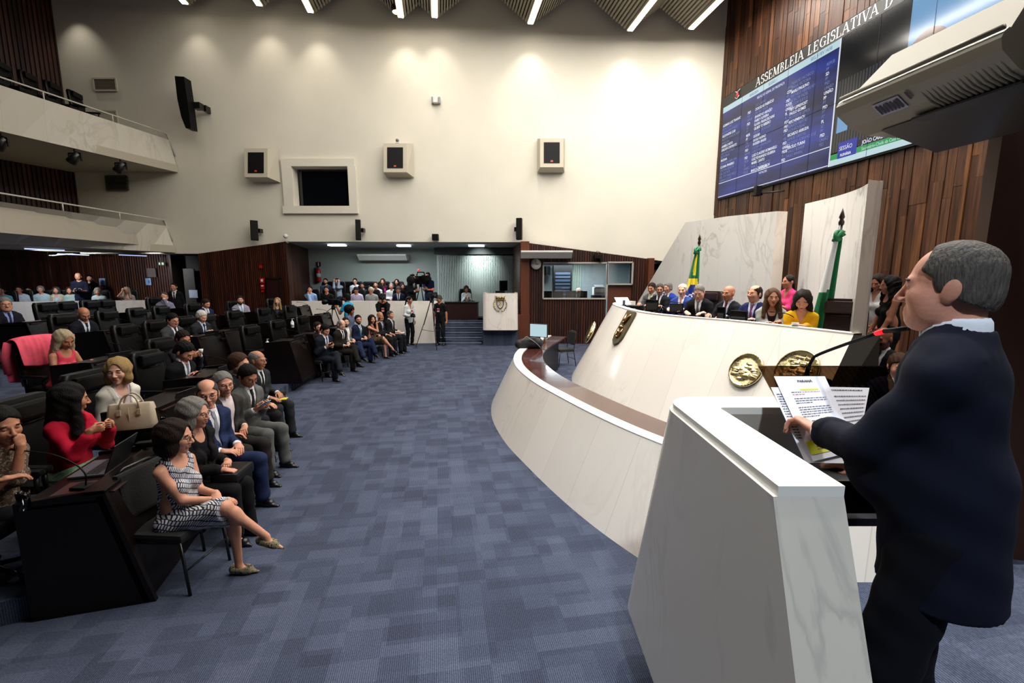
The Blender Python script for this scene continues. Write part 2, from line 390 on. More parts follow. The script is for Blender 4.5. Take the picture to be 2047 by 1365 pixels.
def slatwall(mb, p0, p1, z0, z1, pitch=.085, w=.055, dep=.04, nrm_=(0, -1), back=True, jitter=0., stag=None):
    """vertical battens from p0 to p1 on the side nrm_; z0, z1: functions of the 0..1 position"""
    p0 = Vector(p0); p1 = Vector(p1); L_ = (p1-p0).length; t = (p1-p0)/L_; n = Vector(nrm_).normalized()
    f0 = z0 if callable(z0) else (lambda u: z0); f1 = z1 if callable(z1) else (lambda u: z1)
    if back:
        q = [p0, p1, p1-n*.08, p0-n*.08]; vs = [(v.x, v.y, f0(0) if i in (0, 3) else f0(1)) for i, v in enumerate(q)]+[(v.x, v.y, f1(0) if i in (0, 3) else f1(1)) for i, v in enumerate(q)]
        mb.add(vs, [(0, 1, 2, 3), (4, 7, 6, 5), (0, 4, 5, 1), (1, 5, 6, 2), (2, 6, 7, 3), (3, 7, 4, 0)], 1)
    s = 0.
    while s < L_-w*.5:
        ww = w if not jitter else w*random.uniform(1-jitter, 1+jitter); ww = min(ww, L_-s); dd = dep*(1 if not jitter else random.uniform(.5, 1.2)); step = pitch-w+ww
        u0, u1 = s/L_, (s+ww)/L_; segs = [(f0(u0), f1(u0), f0(u1), f1(u1))]
        if stag:
            segs = []; zz = f0(u0)
            while zz < f1(u0)-.01:
                zn = min(zz+random.uniform(*stag), f1(u0)); segs.append((zz, zn-.004, zz, zn-.004)); zz = zn
        for a0, a1, b0, b1 in segs:
            d2 = dd if not stag else dd*random.uniform(.6, 1.3)
            A = p0+t*s; B = p0+t*(s+ww); vs = []
            for v, zl, zh in ((A, a0, a1), (B, b0, b1)):
                for o_ in (0., d2): vs += [(v.x+n.x*o_, v.y+n.y*o_, zl), (v.x+n.x*o_, v.y+n.y*o_, zh)]
            mb.add(vs, [(2, 3, 7, 6), (0, 1, 3, 2), (4, 6, 7, 5), (1, 5, 7, 3), (0, 2, 6, 4)], 0)
        s += step
    return mb
def uvmesh(name, rows, m, parent=None, smooth=False, vs_=None):
    """grid surface with arc-length UVs; rows run along the wall, first row = top"""
    nr, nc = len(rows), len(rows[0]); me = bpy.data.meshes.new(name)
    me.from_pydata([tuple(p) for r in rows for p in r], [], [(i*nc+k, i*nc+k+1, (i+1)*nc+k+1, (i+1)*nc+k) for i in range(nr-1) for k in range(nc-1)])
    mid = rows[len(rows)//2]; s = [0.]
    for k in range(1, nc): s.append(s[-1]+(Vector(mid[k])-Vector(mid[k-1])).length)
    uv = me.uv_layers.new(name='UVMap')
    hts = [0.]
    for i in range(1, nr): hts.append(hts[-1]+(Vector(rows[i][0])-Vector(rows[i-1][0])).length)
    for p in me.polygons:
        for li in p.loop_indices:
            vi = me.loops[li].vertex_index; uv.data[li].uv = (s[vi % nc], hts[vi//nc]+.5)
    return link(name, me, m, parent, smooth)
def spline(pts, n=12):
    """Catmull-Rom through the points"""
    P = [Vector(p) for p in pts]; P = [P[0]*2-P[1]]+P+[P[-1]*2-P[-2]]; o = []
    for i in range(1, len(P)-2):
        for k in range(n):
            t = k/n; a, b, c, d = P[i-1:i+3]
            o.append(.5*((2*b)+(c-a)*t+(2*a-5*b+4*c-d)*t*t+(3*b-a-3*c+d)*t**3))
    o.append(P[-2]); return o
def offset2(pts, d):
    """offset an open plan curve sideways; d may be a list"""
    o = []
    for i, p in enumerate(pts):
        t = (pts[min(i+1, len(pts)-1)]-pts[max(i-1, 0)]); n = Vector((t.y, -t.x)).normalized(); dd = d[i] if isinstance(d, list) else d
        o.append(Vector((p.x, p.y))+n*dd)
    return o
def text(name, body, size, m, org, xd, yd, parent=None, align='LEFT', ext=.002, ls=1., bold=0.):
    c = bpy.data.curves.new(name, 'FONT'); c.body = body; c.size = size; c.extrude = ext; c.align_x = align; c.space_line = ls; c.offset = bold; c.resolution_u = 3
    t = bpy.data.objects.new(name, c); COL.objects.link(t); bpy.context.view_layer.update()
    me = bpy.data.meshes.new_from_object(t.evaluated_get(bpy.context.evaluated_depsgraph_get())); bpy.data.objects.remove(t)
    xd = Vector(xd).normalized(); yd = Vector(yd).normalized(); zd = xd.cross(yd)
    M = Matrix((xd, yd, zd)).transposed().to_4x4(); M.translation = Vector(org); me.transform(M)
    me.materials.clear(); return link(name, me, m, parent)
# ------------------------------------------------------------------ floor and tiers
fb = MB(); fb.box((-5, 9, -.1), (36, 32, .2)); struct('floor', fb, CARPET)
def ring(name, R, z, x1=16.0, Rout=34):
    mb = MB(); n = 60; A = []; B = []
    a0 = math.pi-math.asin(min(1, (x1-RC[1])/R)); a1 = math.radians(208.6)
    for i in range(n+1):
        a = a0+(a1-a0)*i/n; A.append((RC[0]+R*math.cos(a), RC[1]+R*math.sin(a)))
    for i in range(n+1):
        a = a0+(a1-a0)*i/n; ao = math.pi-math.asin(min(1, (x1-RC[1])/Rout)); a = ao+(a1-ao)*i/n; B.append((RC[0]+Rout*math.cos(a), RC[1]+Rout*math.sin(a)))
    vs = [(x, y, 0) for x, y in A+B]+[(x, y, z) for x, y in A+B]; m = len(A); N_ = 2*m; fs = []
    for i in range(m-1): fs += [(i+N_, i+1+N_, m+i+1+N_, m+i+N_), (i, i+N_, i+1+N_, i+1)]
    fs += [(0, m, m+N_, N_), (m-1, m-1+N_, 2*m-1+N_, 2*m-1)]
    mb.add(vs, fs); return struct(name, mb, CARPET)
TIER = [(15.56, .18), (16.98, .34), (18.48, .50), (19.98, .66)]
for R, z in TIER: ring('floor_tier', R, z)
# ------------------------------------------------------------------ back wall (upper, plaster) with its sloping lower edge
low = [(-15.6, 3.27), (-11.33, 3.27), (-8.13, 3.70), (.30, 3.68), (5.37, 3.02), (7.6, 2.75)]
WIN = [(-7.72, 6.22), (-5.80, 6.30), (-5.72, 4.96), (-7.66, 4.90)]
wb = MB(); TOPZ = 14.2
fr = [(x, 16.2, z) for x, z in low]+[(7.6, 16.2, TOPZ), (-15.6, 16.2, TOPZ)]; n = len(fr)
# front face as a ring of quads around the window hole
hx0, hx1, hz0, hz1 = -7.72, -5.76, 4.94, 6.26
def vq(x0, x1, za0, za1, zb0, zb1): wb.add([(x0, 16.2, za0), (x1, 16.2, zb0), (x1, 16.2, zb1), (x0, 16.2, za1)], [(0, 1, 2, 3)])
def zl(x):
    for (a, za), (b, zb) in zip(low, low[1:]):
        if a <= x <= b: return za+(zb-za)*(x-a)/(b-a)
    return 3.
xs = sorted([x for x, _ in low]+[hx0, hx1])
for a, b in zip(xs, xs[1:]):
    if abs(a-hx0) < 1e-6: vq(a, b, zl(a), hz0, zl(b), hz0); vq(a, b, hz1, TOPZ, hz1, TOPZ)
    else: vq(a, b, zl(a), TOPZ, zl(b), TOPZ)
for (a, za), (b, zb) in zip(low, low[1:]): wb.add([(a, 16.2, za), (b, 16.2, zb), (b, 16.5, zb), (a, 16.5, za)], [(0, 1, 2, 3)])
wb.add([(-15.6, 16.5, 3), (7.6, 16.5, 3), (7.6, 16.5, TOPZ), (-15.6, 16.5, TOPZ)], [(0, 1, 2, 3)]) if False else None
for (x0, z0, x1, z1) in ((hx0, hz0, hx1, hz0), (hx1, hz0, hx1, hz1), (hx1, hz1, hx0, hz1), (hx0, hz1, hx0, hz0)):
    wb.add([(x0, 16.2, z0), (x1, 16.2, z1), (x1, 16.55, z1), (x0, 16.55, z0)], [(0, 1, 2, 3)])
struct('wall_back', wb, M_PLASTER)
w1 = MB()
for (c, d) in (((-6.8, 16.16, 6.40), (2.56, .10, .26)), ((-6.8, 16.16, 4.80), (2.66, .10, .26)), ((-7.9, 16.16, 5.6), (.34, .10, 1.34)), ((-5.62, 16.16, 5.6), (.28, .10, 1.34))): w1.box(c, d)
o = struct('window_1', w1, M_PLASTER)
g = MB(); g.box(((hx0+hx1)/2+.03, 16.5, (hz0+hz1)/2), (hx1-hx0-.1, .02, hz1-hz0-.06)); g.build('window_pane', mat('glass dark control room', '06080c', .05, spec=.8), o)
# ------------------------------------------------------------------ ceiling: folded slatted canopy, strips on the folds
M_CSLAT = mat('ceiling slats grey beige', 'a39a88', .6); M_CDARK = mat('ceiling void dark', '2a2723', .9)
cl = MB(); cl.box((-4, 6, 14.3), (26, 24, .1)); 
D = strip_dir(); folds = []
fx = [-13.2]+[x for x, _ in STRIPS]+[8.6]
for i in range(len(fx)-1):
    a = fx[i]; b = fx[i+1]; za = dict(STRIPS).get(a, 12.2); zb = dict(STRIPS).get(b, 11.9); mid = (a+b)/2; zm = max(za, zb)+min(.30*(b-a), 1.0)+.1
    for (x0, z0, x1, z1) in ((a, za, mid, zm), (mid, zm, b, zb)):
        L_ = math.hypot(x1-x0, z1-z0); k = int(L_/.11)
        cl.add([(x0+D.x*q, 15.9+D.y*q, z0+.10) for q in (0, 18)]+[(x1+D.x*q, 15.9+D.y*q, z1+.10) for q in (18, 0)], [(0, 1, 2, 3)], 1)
        for j in range(k):
            u0 = j/k; u1 = (j+.55)/k; c = []
            for q in (0, 18):
                for uu in (u0, u1):
                    x = x0+(x1-x0)*uu; z = z0+(z1-z0)*uu; c += [(x+D.x*q, 15.9+D.y*q, z), (x+D.x*q, 15.9+D.y*q, z+.05)]
            cl.add(c, [(0, 2, 6, 4), (0, 1, 3, 2), (0, 4, 5, 1), (2, 3, 7, 6)], 0)
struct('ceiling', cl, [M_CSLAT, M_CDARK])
# the plaster band between slats and wall top, walls beyond the picture that close the room
M_LED = mat('led strip lit', 'ffffff', .5, emit='fff3e0', es=9)
for i, (x, z) in enumerate(STRIPS):
    t = empty('ceiling_light', (x, 15.7, z), 'long white LED strip on a ceiling fold, ' + ('above the black line speaker', 'above the first boxed speaker', 'above the dark control window', 'next to the round eared lamp', 'second after the round eared lamp', 'above the lone boxed speaker', 'last but one before the wooden wall', 'running to the wooden wall')[i], 'ceiling light', 'LED strips on the ceiling folds')
    h = MB(); a = Vector((0, 0, .0)); 
    def bar(mb, w, z0, z1, q0=0., q1=STRIP_LEN):
        sx_ = Vector((D.y, -D.x, 0))*w/2; p, r = D*q0, D*q1
        vs = [p-sx_, p+sx_, r+sx_, r-sx_]; mb.add([(v.x, v.y, z0) for v in vs]+[(v.x, v.y, z1) for v in vs], [(3, 2, 1, 0), (4, 5, 6, 7), (0, 1, 5, 4), (1, 2, 6, 5), (2, 3, 7, 6), (3, 0, 4, 7)])
    bar(h, .22, -.03, .06, -.03, STRIP_L[i]); h.build('housing', M_CSLAT, t); l = MB(); bar(l, .17, -.06, -.031, 0., STRIP_L[i]); l.build('diffuser', M_LED, t)
# projector-like lamp under the fourth strip
t = empty('spotlight', (-3.72, 15.55, 10.98), 'small round lamp with two black ears under a ceiling strip', 'lamp')
b = MB(); b.lathe([(.02, .1), (.16, .08), (.18, 0), (.15, -.1)]); b.build('lamp_body', M_METALB, t); b = MB(); b.ball((0, 0, -.09), (.14, .14, .05)); b.build('lens', mat('lamp lens lit', 'fff2cc', .4, emit='ffe9b8', es=6), t)
# ------------------------------------------------------------------ left back wall, balconies
SL = Vector((-2.2, -6.3)).normalized()     # direction of the left side from the back corner
c0 = Vector((-15.45, 16.2)); c1 = c0+SL*16
wl = MB(); slatwall(wl, c1, c0, 3.4, TOPZ, .12, .075, .05, nrm_=(.944, -.33)); struct('wall_left', wl, [M_SLAT, M_WOODBACK])
def balcony(name, far_top, far_bot, near_top, near_bot, ztop, zbot, label):
    ft, fb_, nt, nb_ = [Vector(v) for v in (far_top, far_bot, near_top, near_bot)]
    d1 = (nt-ft).normalized(); d2 = (nb_-fb_).normalized(); nt = ft+d1*15; nb_ = fb_+d2*15
    N_ = 18; R0 = [(ft.x+(nt.x-ft.x)*i/N_, ft.y+(nt.y-ft.y)*i/N_, ztop) for i in range(N_+1)]; R1 = [(fb_.x+(nb_.x-fb_.x)*i/N_, fb_.y+(nb_.y-fb_.y)*i/N_, zbot) for i in range(N_+1)]
    o = uvmesh(name, [R0, R1], M_MARBB); S(o)
    inn = Vector((-1, .3))
    b = MB(); q = [ft, nt, nt+inn*.16, ft+inn*.16]; b.add([(v.x, v.y, ztop) for v in q]+[(v.x, v.y, zbot+.2) for v in q], [(0, 1, 2, 3), (3, 2, 6, 7), (0, 3, 7, 4)])
    b.build('coping', M_MARBB, o)
    b = MB(); q = [fb_, nb_, nb_+Vector((-4.6, 1.2)), Vector((c0.x+.05, 16.18))]
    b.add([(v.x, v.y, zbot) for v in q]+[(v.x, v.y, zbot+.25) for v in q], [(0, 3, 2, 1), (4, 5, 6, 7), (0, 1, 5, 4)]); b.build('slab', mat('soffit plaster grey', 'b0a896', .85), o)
    # hand rail
    r = MB(); a = Vector((ft.x-.08, ft.y-.02, ztop+.22)); e = Vector((nt.x-.08, nt.y, ztop+.22)); r.tube([a+Vector((.22, .02, -.75)), a+Vector((.04, .01, -.12)), a, e], .022)
    L_ = (e-a).length
    for k in range(1, int(L_/1.75)+1): p = a+(e-a)*(k*1.75/L_); r.tube([p, p-Vector((0, 0, .24))], .018)
    r.build('handrail', mat('rail painted white', 'b9b5aa', .35), o); return o
balcony('wall_balcony_upper', (-11.93, 16.18), (-11.75, 16.18), (-12.76, 11.77), (-12.96, 11.79), 7.16, 6.08, '')
balcony('wall_balcony_lower', (-12.34, 16.18), (-12.14, 16.18), (-12.46, 11.09), (-13.7, 12.03), 4.24, 3.31, '')
# dark interior under the upper balcony
bk = MB(); bk.add([(-15.5, 16.1, 3.6), (-15.5, 16.1, 6.1), (-17.4, 10.4, 6.1), (-17.4, 10.4, 3.6)], [(0, 1, 2, 3)])
def vent(name, px0, py0, px1, py1, label, m1, m2, Y=16.15):
    a = aty(px0, py0, Y); b_ = aty(px1, py1, Y); t = empty(name, ((a.x+b_.x)/2, Y, (a.z+b_.z)/2), label, 'vent'); w, h = abs(b_.x-a.x), abs(a.z-b_.z)
    f = MB()
    for c, d in (((0, 0, h/2), (w, .05, .05)), ((0, 0, -h/2), (w, .05, .05)), ((-w/2, 0, 0), (.05, .05, h)), ((w/2, 0, 0), (.05, .05, h))): f.box(c, d)
    f.build('frame', m1, t); g = MB(); k = int(h/.05)
    for i in range(k): g.box((0, .01, -h/2+(i+.5)*h/k), (w-.06, .03, h/k*.7), R=rotx(.5))
    g.box((0, .035, 0), (w-.04, .01, h-.04)); g.build('grille', m2, t); return t
vent('air_vent', 186, 157, 234, 181, 'rectangular beige louvred vent high on the plaster wall above the balcony', M_CREAM, mat('vent grille taupe', '8a8272', .6))
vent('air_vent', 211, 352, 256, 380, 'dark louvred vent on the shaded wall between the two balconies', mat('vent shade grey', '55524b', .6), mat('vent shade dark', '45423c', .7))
t = empty('wall_hatch', (-13.72, 16.17, 7.72), 'square framed hatch on the plaster wall just above the upper balcony rail', 'hatch')
b = MB(); a0, a1 = aty(194, 222, 16.17), aty(237, 262, 16.17); w, h = a1.x-a0.x, a0.z-a1.z
for c, d in (((0, 0, h/2), (w, .04, .05)), ((-w/2, 0, 0), (.05, .04, h)), ((w/2, 0, 0), (.05, .04, h))): b.box(c, d)
b.build('frame', M_CREAM, t); b = MB(); b.box((0, .01, 0), (w-.05, .02, h)); b.build('panel', mat('hatch panel', 'c4bda9', .7), t); t.location = ((a0.x+a1.x)/2, 16.17, (a0.z+a1.z)/2)
# lamps under the balcony
for i, (px, py) in enumerate(((60, 493), (125, 504), (250, 506))):
    p = atz(px, py+2, 3.27); q = MB(); q.box((0, 0, 0), (.9, .05, .03)); 
    o = q.build('batten_light', mat('tube light housing lit', 'dfe8ff', .5, emit='b9ccff', es=1.6), None); o.location = (p.x-.3, p.y+.7, 3.26); o.rotation_euler = (0, 0, 1.2)
    props(o, 'bluish tube light under the lower balcony, ' + ('brightest, over the man in cyan', 'over the standing bald man', 'over the grey panel')[i], 'tube light', 'tube lights under the lower balcony')
spot('under_balcony_fill', (-15.6, 14.6, 3.2), (-16.2, 18.3, 1.4), 420, 120, 1., col=(.95, .95, 1)); spot('under_balcony_fill', (-12.8, 15.6, 3.2), (-13.4, 18.3, 1.6), 120, 100, 1., col=(.95, .95, 1))  # spots added to brighten the slat wall, standing in for a ceiling wash
area('balcony_tube', (-15.0, 13.6, 3.2), (2.5, .2), 50, (.8, .87, 1), (0, 0, 1.2))
# ------------------------------------------------------------------ low wall and glass of the audience at the left back
pa = Vector((-16.4, 14.1)); pb = Vector((-12.62, 15.35))
R0 = [(pa.x+(pb.x-pa.x)*i/6, pa.y+(pb.y-pa.y)*i/6, 1.64) for i in range(7)]
o = uvmesh('wall_parapet_left', [[(x, y+.22, z) for x, y, z in R0], R0, [(x, y, .3) for x, y, z in R0]], M_MARB); S(o)
ab = MB(); ab.prism([(-22, 13), (-16.6, 14.15), (-12.7, 15.5), (-12.2, 18.2), (-22, 18.2)], 0, .75); struct('floor_audience_left', ab, CARPET)
gp = [pa, pa+(pb-pa)*.33, pa+(pb-pa)*.68, pb]
for i in range(3):
    a, b_ = gp[i], gp[i+1]; d = (b_-a).normalized(); t = MB(); ang = math.atan2(d.y, d.x); L_ = (b_-a).length
    t.box((0, 0, 0), (L_-.03, .012, 1.62)); m_ = (a+b_)/2; o = t.build('glass_screen', M_GLASS); o.location = (m_.x, m_.y+.1, 1.64+.81); o.rotation_euler = (0, 0, ang)
    props(o, 'tall clear glass screen on the audience\'s marble wall, ' + ('before the man in a white shirt', 'before the standing bald man', 'before the woman in pale pink')[i], 'glass screen', 'glass screens of the left audience')
wa = MB(); slatwall(wa, (-24, 18.3), (-12.9, 18.3), 0, 3.6, .10, .065, .045); slatwall(wa, (-12.9, 18.3), (-12.75, 16.6), 0, 3.6, .10, .07, .03, nrm_=(-1, 0)); struct('wall_audience_left', wa, [M_SLAT, M_WOODBACK])
# recess with the grey door
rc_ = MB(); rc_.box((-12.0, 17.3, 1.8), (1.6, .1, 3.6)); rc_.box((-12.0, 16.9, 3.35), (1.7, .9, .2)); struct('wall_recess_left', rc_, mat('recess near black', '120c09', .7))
p0, p1 = aty(366, 537, 17.0), aty(398, 640, 17.0)
d = MB(); d.box((0, 0, 0), (p1.x-p0.x, .06, p0.z), bev=.01); o = S(d.build('door_1', mat('door grey metal', '4c4b48', .5))); o.location = ((p0.x+p1.x)/2, 17.0, p0.z/2)
d = MB(); d.box((.12, -.045, .42), (.32, .01, .30)); d.build('door_notice', mat('paper notice blue white', 'c9d6ee', .6), o)
d = MB(); d.box((-.25, -.05, .1), (.03, .05, .16)); d.build('door_handle', M_CHROME, o)
# wood wall between recess and alcove
ww = MB(); f1 = lambda u: 3.27+(3.70-3.27)*u
slatwall(ww, (-11.33, 16.2), (-8.13, 16.2), 0, f1, .072, .046, .035); slatwall(ww, (-8.13, 16.2), (-9.1, 20.0), 0, 3.7, .3, .298, .01, nrm_=(1, .25)); struct('wall_wood_left', ww, [M_SLAT, M_WOODBACK])
d = MB(); p0, p1 = aty(534, 556, 16.1), aty(566, 640, 16.1); w = p1.x-p0.x
d.box((0, 0, 0), (w, .07, p0.z)); o = S(d.build('door_2', mat('door dark brown', '2a100b', .35))); o.location = ((p0.x+p1.x)/2, 16.13, p0.z/2)
f = MB()
for c, dd in (((-w/2, -.02, 0), (.07, .09, p0.z)), ((w/2, -.02, 0), (.07, .09, p0.z)), ((0, -.02, p0.z/2), (w+.07, .09, .07))): f.box(c, dd)
f.build('door_frame', mat('door frame dark', '1d0b07', .4), o); f = MB(); f.ball((-w/2-.02, -.06, .1), .035); f.build('door_handle', M_GOLDP, o)
def plate(name, px, py, w, h, Y, m, label, cat, parts=()):
    p = aty(px, py, Y); b = MB(); b.box((0, 0, 0), (w, .03, h), bev=.004); o = b.build(name, m); o.location = (p.x, Y, p.z); props(o, label, cat)
    for nm, c, d, mm in parts: q = MB(); q.box((c[0], -.02, c[1]), (d[0], .01, d[1])); q.build(nm, mm, o)
    return o
plate('fire_alarm', 521, 533, .10, .10, 16.12, M_RED, 'small red fire alarm box on the wood slat wall', 'alarm')
MW = mat('sign white print', 'e6ded8', .5)
plate('fire_sign', 524, 561, .17, .19, 16.12, M_RED, 'square red fire sign with a pale round symbol on the wood wall', 'sign', [('symbol', (0, .01), (.07, .09), MW)])
plate('fire_call_point', 525, 573, .14, .17, 16.12, M_RED, 'red fire call point below the square red sign', 'call point', [('symbol', (0, .03), (.08, .04), MW)])
plate('hydrant_button', 525, 582, .09, .07, 16.12, M_RED, 'smallest red button lowest under the fire signs', 'button')
plate('notice', 205, 563, .24, .28, 18.2, mat('paper light blue', '7d9cc4', .6), 'blue paper notice on the wood wall near the standing bald man', 'notice')
plate('notice', 297, 563, .22, .28, 18.2, mat('paper light blue', '7d9cc4', .6), 'blue paper notice below the dim grey square panel by the guard', 'notice', [('figure', (.03, 0), (.04, .12), mat('print blue', '2a4a86', .6))])
plate('grey_panel', 303, 545, .36, .36, 18.2, mat('panel dim grey', '57504a', .7), 'dim grey square panel on the wood wall above a blue notice', 'panel')
o = plate('exit_sign', 323, 527, .26, .15, 18.0, mat('sign green black', '1c2a1c', .5), 'small hanging exit sign above the guard by the dark doorway', 'exit sign', [('arrow', (-.07, 0), (.05, .08), mat('sign glow', 'cfe0b0', .5, emit='cfe0b0', es=.6)), ('running_figure', (.06, 0), (.07, .09), mat('sign glow', ''))])
q = MB(); q.box((0, 0, .16), (.02, .02, .2)); q.build('hanger', M_METALB, o)
# ------------------------------------------------------------------ alcove behind the low marble wall
M_ALC = mat('plaster pale green grey', 'a9b3ab', .8); M_ALCC = mat('plaster ceiling grey', '9aa09c', .85)
b = MB(); b.add([(-9.2, 20.0, .7), (.2, 20.0, .7), (.2, 20.0, 3.7), (-9.2, 20.0, 3.7)], [(0, 1, 2, 3)]); struct('wall_alcove', b, M_ALC)
b = MB(); b.add([(-8.13, 16.2, 3.695), (.3, 16.2, 3.675), (.2, 20.1, 3.68), (-9.3, 20.1, 3.68)], [(0, 1, 2, 3)]); struct('ceiling_alcove', b, M_ALCC)
b = MB(); slatwall(b, (.30, 16.2), (-.02, 20.0), 0, 3.68, .5, .496, .01, nrm_=(-1, 0)); struct('wall_alcove_right', b, [M_WOOD, M_WOODBACK])
b = MB(); b.box((-5.9, 18.2, .375), (6.6, 3.7, .75)); b.box((-1.1, 18.75, .375), (3.0, 2.6, .75)); b.box((-.42, 16.75, .29), (1.25, 2.2, .58)); struct('floor_alcove', b, CARPET)
b = MB(); b.box((-5.9, 18.9, .9), (6.4, 2.2, .3)); struct('floor_alcove_riser', b, CARPET)
# stairs
b = MB()
for k in range(5): b.box((-1.83, 15.95+k*.29+.6, (k+1)*.075), (1.5, 1.2-0*k, (k+1)*.15))
struct('floor_stairs', b, CARPET)
b = MB()
for k in range(5): b.box((-1.83, 15.345+k*.29, (k+1)*.15-.008), (1.5, .015, .016))
struct('trim_stairs', b, mat('stair nosing pale', '8793ad', .5))
# low marble wall, its right end curls back towards the stairs
pts = spline([(-8.35, 16.3), (-7.2, 16.3), (-5.5, 16.3), (-3.9, 16.28), (-3.0, 16.32), (-2.72, 16.6), (-2.66, 17.3)], 8)
base = offset2(pts, .10)
R0 = [(p.x, p.y, 1.56) for p in pts]; RB = [(p.x-(.0 if i else .30), p.y, 0) for i, p in enumerate(base)]; inn = offset2(pts, -.12)
o = uvmesh('wall_parapet_alcove', [[(p.x, p.y, 1.2) for p in inn], [(p.x, p.y, 1.56) for p in inn], R0, RB], M_MARB); S(o)
# screen panel (pleated blind) and spot on it
b = MB(); b.box((-1.52, 19.2, 2.0), (3.4, .06, 2.7)); 
for k in range(46): b.box((-3.15+k*.073, 19.15, 2.0), (.05, .03, 2.68), R=roty(0))
o = b.build('blind_screen', mat('blind pale green', 'b9c4bd', .7)); props(o, 'pale pleated blind screen standing behind the dark desk in the alcove', 'screen')
b = MB(); b.box((-1.5, 19.1, 3.53), (3.6, .25, .26)); o = b.build('blind_box', mat('blind box dark grey', '3b403e', .7)); props(o, 'dark grey box above the pale pleated blind', 'blind box')
spot('alcove_spot', (-1.35, 18.2, 3.5), (-1.35, 19.2, 2.9), 160, 95, .9, (.85, .95, .95)); area('alcove_fill', (-5.2, 17.6, 3.6), (2.5, .5), 150, (.86, .95, 1.0))
for i, (px, py, w) in enumerate(((672, 491, .62), (806, 492, .5), (952, 492, .6))):
    p = atz(px, py, 3.62); q = MB(); q.box((0, 0, 0), (w, .3, .05)); o = q.build('panel_light', mat('alcove lamp lit', 'e8f2ff', .5, emit='e8f2ff', es=4)); o.location = (p.x, p.y+.1, 3.64)
    props(o, 'flat white lamp on the alcove ceiling, ' + ('near the fire extinguisher', 'beside the air conditioner', 'over the dark desk')[i], 'ceiling light', 'flat lamps on the alcove ceiling')
def split_ac(loc, L_, label, rz=0, m=M_WHITE, flip=False):
    t = empty('air_conditioner', loc, label, 'air conditioner', rz=rz); b = MB(); h, d = .24, .68
    pr = [(0, -h), (-.45*1, -h-.02), (-d, -.06), (-d, 0), (-.06, .02), (0, .02)]; n_ = len(pr)
    vs = [(-L_/2, y, z) for y, z in pr]+[(L_/2, y, z) for y, z in pr]; b.add(vs, [tuple(range(n_))[::-1], tuple(range(n_, 2*n_))]+[(i, (i+1) % n_, (i+1) % n_+n_, i+n_) for i in range(n_)])
    b.build('casing', m, t); q = MB(); q.box((0, -.50, -.185), (L_*.94, .2, .02), R=rotx(-.72)); q.build('outlet', mat('ac outlet dark', '4a4c4a', .5), t)
    q = MB()
    for k in range(3): q.box((0, -.46-.04*k, -.215+.035*k), (L_*.93, .012, .012))
    q.build('louvre', m, t); return t
split_ac((-5.62, 19.95, 3.42), 2.1, 'long white air conditioner on the alcove back wall near the ceiling')
# ------------------------------------------------------------------ control booth
b = MB(); zt = lambda x: 3.68+(3.02-3.68)*(x-.30)/(5.37-.30)
YB = 16.12
def sw(x0, x1, z0, z1=None): slatwall(b, (x0, YB), (x1, YB), z0, (lambda u: zt(x0+(x1-x0)*u)) if z1 is None else z1, .088, .05, .045)
sw(.62, 1.13, 0); sw(1.13, 3.42, 0, 1.66); sw(1.13, 3.42, 2.95); sw(3.42, 4.36, 2.98); sw(4.36, 4.85, 0)
struct('wall_booth', b, [M_SLAT, M_WOODBACK])
b = MB(); b.box((.46, 16.0, 1.85), (.30, .3, 3.66)); b.box((.40, 15.95, .55), (.44, .44, 1.1)); b.box((4.95, 16.0, 1.55), (.2, .3, 3.1)); struct('wall_booth_column', b, M_WOOD)
b = MB(); b.box((4.0, 16.19, 1.1), (1.0, .05, 2.2)); d3 = struct('door_3', b, M_WOOD)
for nm, x0, x1, z0, z1 in (('window_2', 1.13, 3.42, 1.66, 2.94), ('window_3', 3.44, 4.34, 2.18, 2.96)):
    f = MB(); w, h = x1-x0, z1-z0; cx, cz = (x0+x1)/2, (z0+z1)/2
    for c, d in (((cx, 16.08, z0), (w, .1, .05)), ((cx, 16.08, z1), (w, .1, .05)), ((x0, 16.08, cz), (.05, .1, h)), ((x1, 16.08, cz), (.05, .1, h))): f.box(c, d)
    o = struct(nm, f, mat('frame aluminium pale', 'a9a49a', .4)); g = MB(); g.box((cx, 16.1, cz), (w-.04, .01, h-.04)); g.build('window_pane', M_GLASS, o)
b = MB(); b.add([(.5, 19, 0), (5, 19, 0), (5, 19, 3.6), (.5, 19, 3.6)], [(0, 1, 2, 3)]); b.add([(5, 16.3, 0), (5, 19, 0), (5, 19, 3.6), (5, 16.3, 3.6)], [(0, 1, 2, 3)]); b.add([(.5, 16.3, 3.2), (5, 16.3, 3.0), (5, 19, 3.0), (.5, 19, 3.2)], [(0, 1, 2, 3)])
struct('wall_booth_inner', b, mat('booth wall white', 'b5c2c4', .8)); area('booth_light', (2.2, 17.6, 2.98), (1.6, .6), 160, (.85, .95, 1))
b = MB(); b.box((2.4, 17.6, .35), (4.4, 2.6, .7)); struct('floor_booth', b, CARPET)
def simple(name, parts, label, cat, loc=(0, 0, 0), rz=0, group=None):
    """a thing from (part name, MB, material); a single part becomes the thing itself"""
    if len(parts) == 1: o = parts[0][1].build(name, parts[0][2]); o.location = loc; o.rotation_euler = (0, 0, rz); return props(o, label, cat, group)
    t = empty(name, loc, label, cat, group, rz)
    for n_, mb, m in parts: mb.build(n_, m, t)
    return t
def B(*boxes, bev=0.): 
    mb = MB()
    for bx in boxes: mb.box(bx[0], bx[1], R=bx[2] if len(bx) > 2 else None, bev=bev)
    return mb
simple('server_rack', [('cabinet', B(((0, 0, 0), (.75, .5, 2.2))), M_BLACK), ('equipment', B(*[((0, -.26, -.9+.14*k), (.6, .02, .09)) for k in range(13)]), mat('rack units blue grey', '2d3a4a', .4))], 'tall dark equipment rack inside the lit control booth', 'rack', (2.05, 18.2, 1.8))
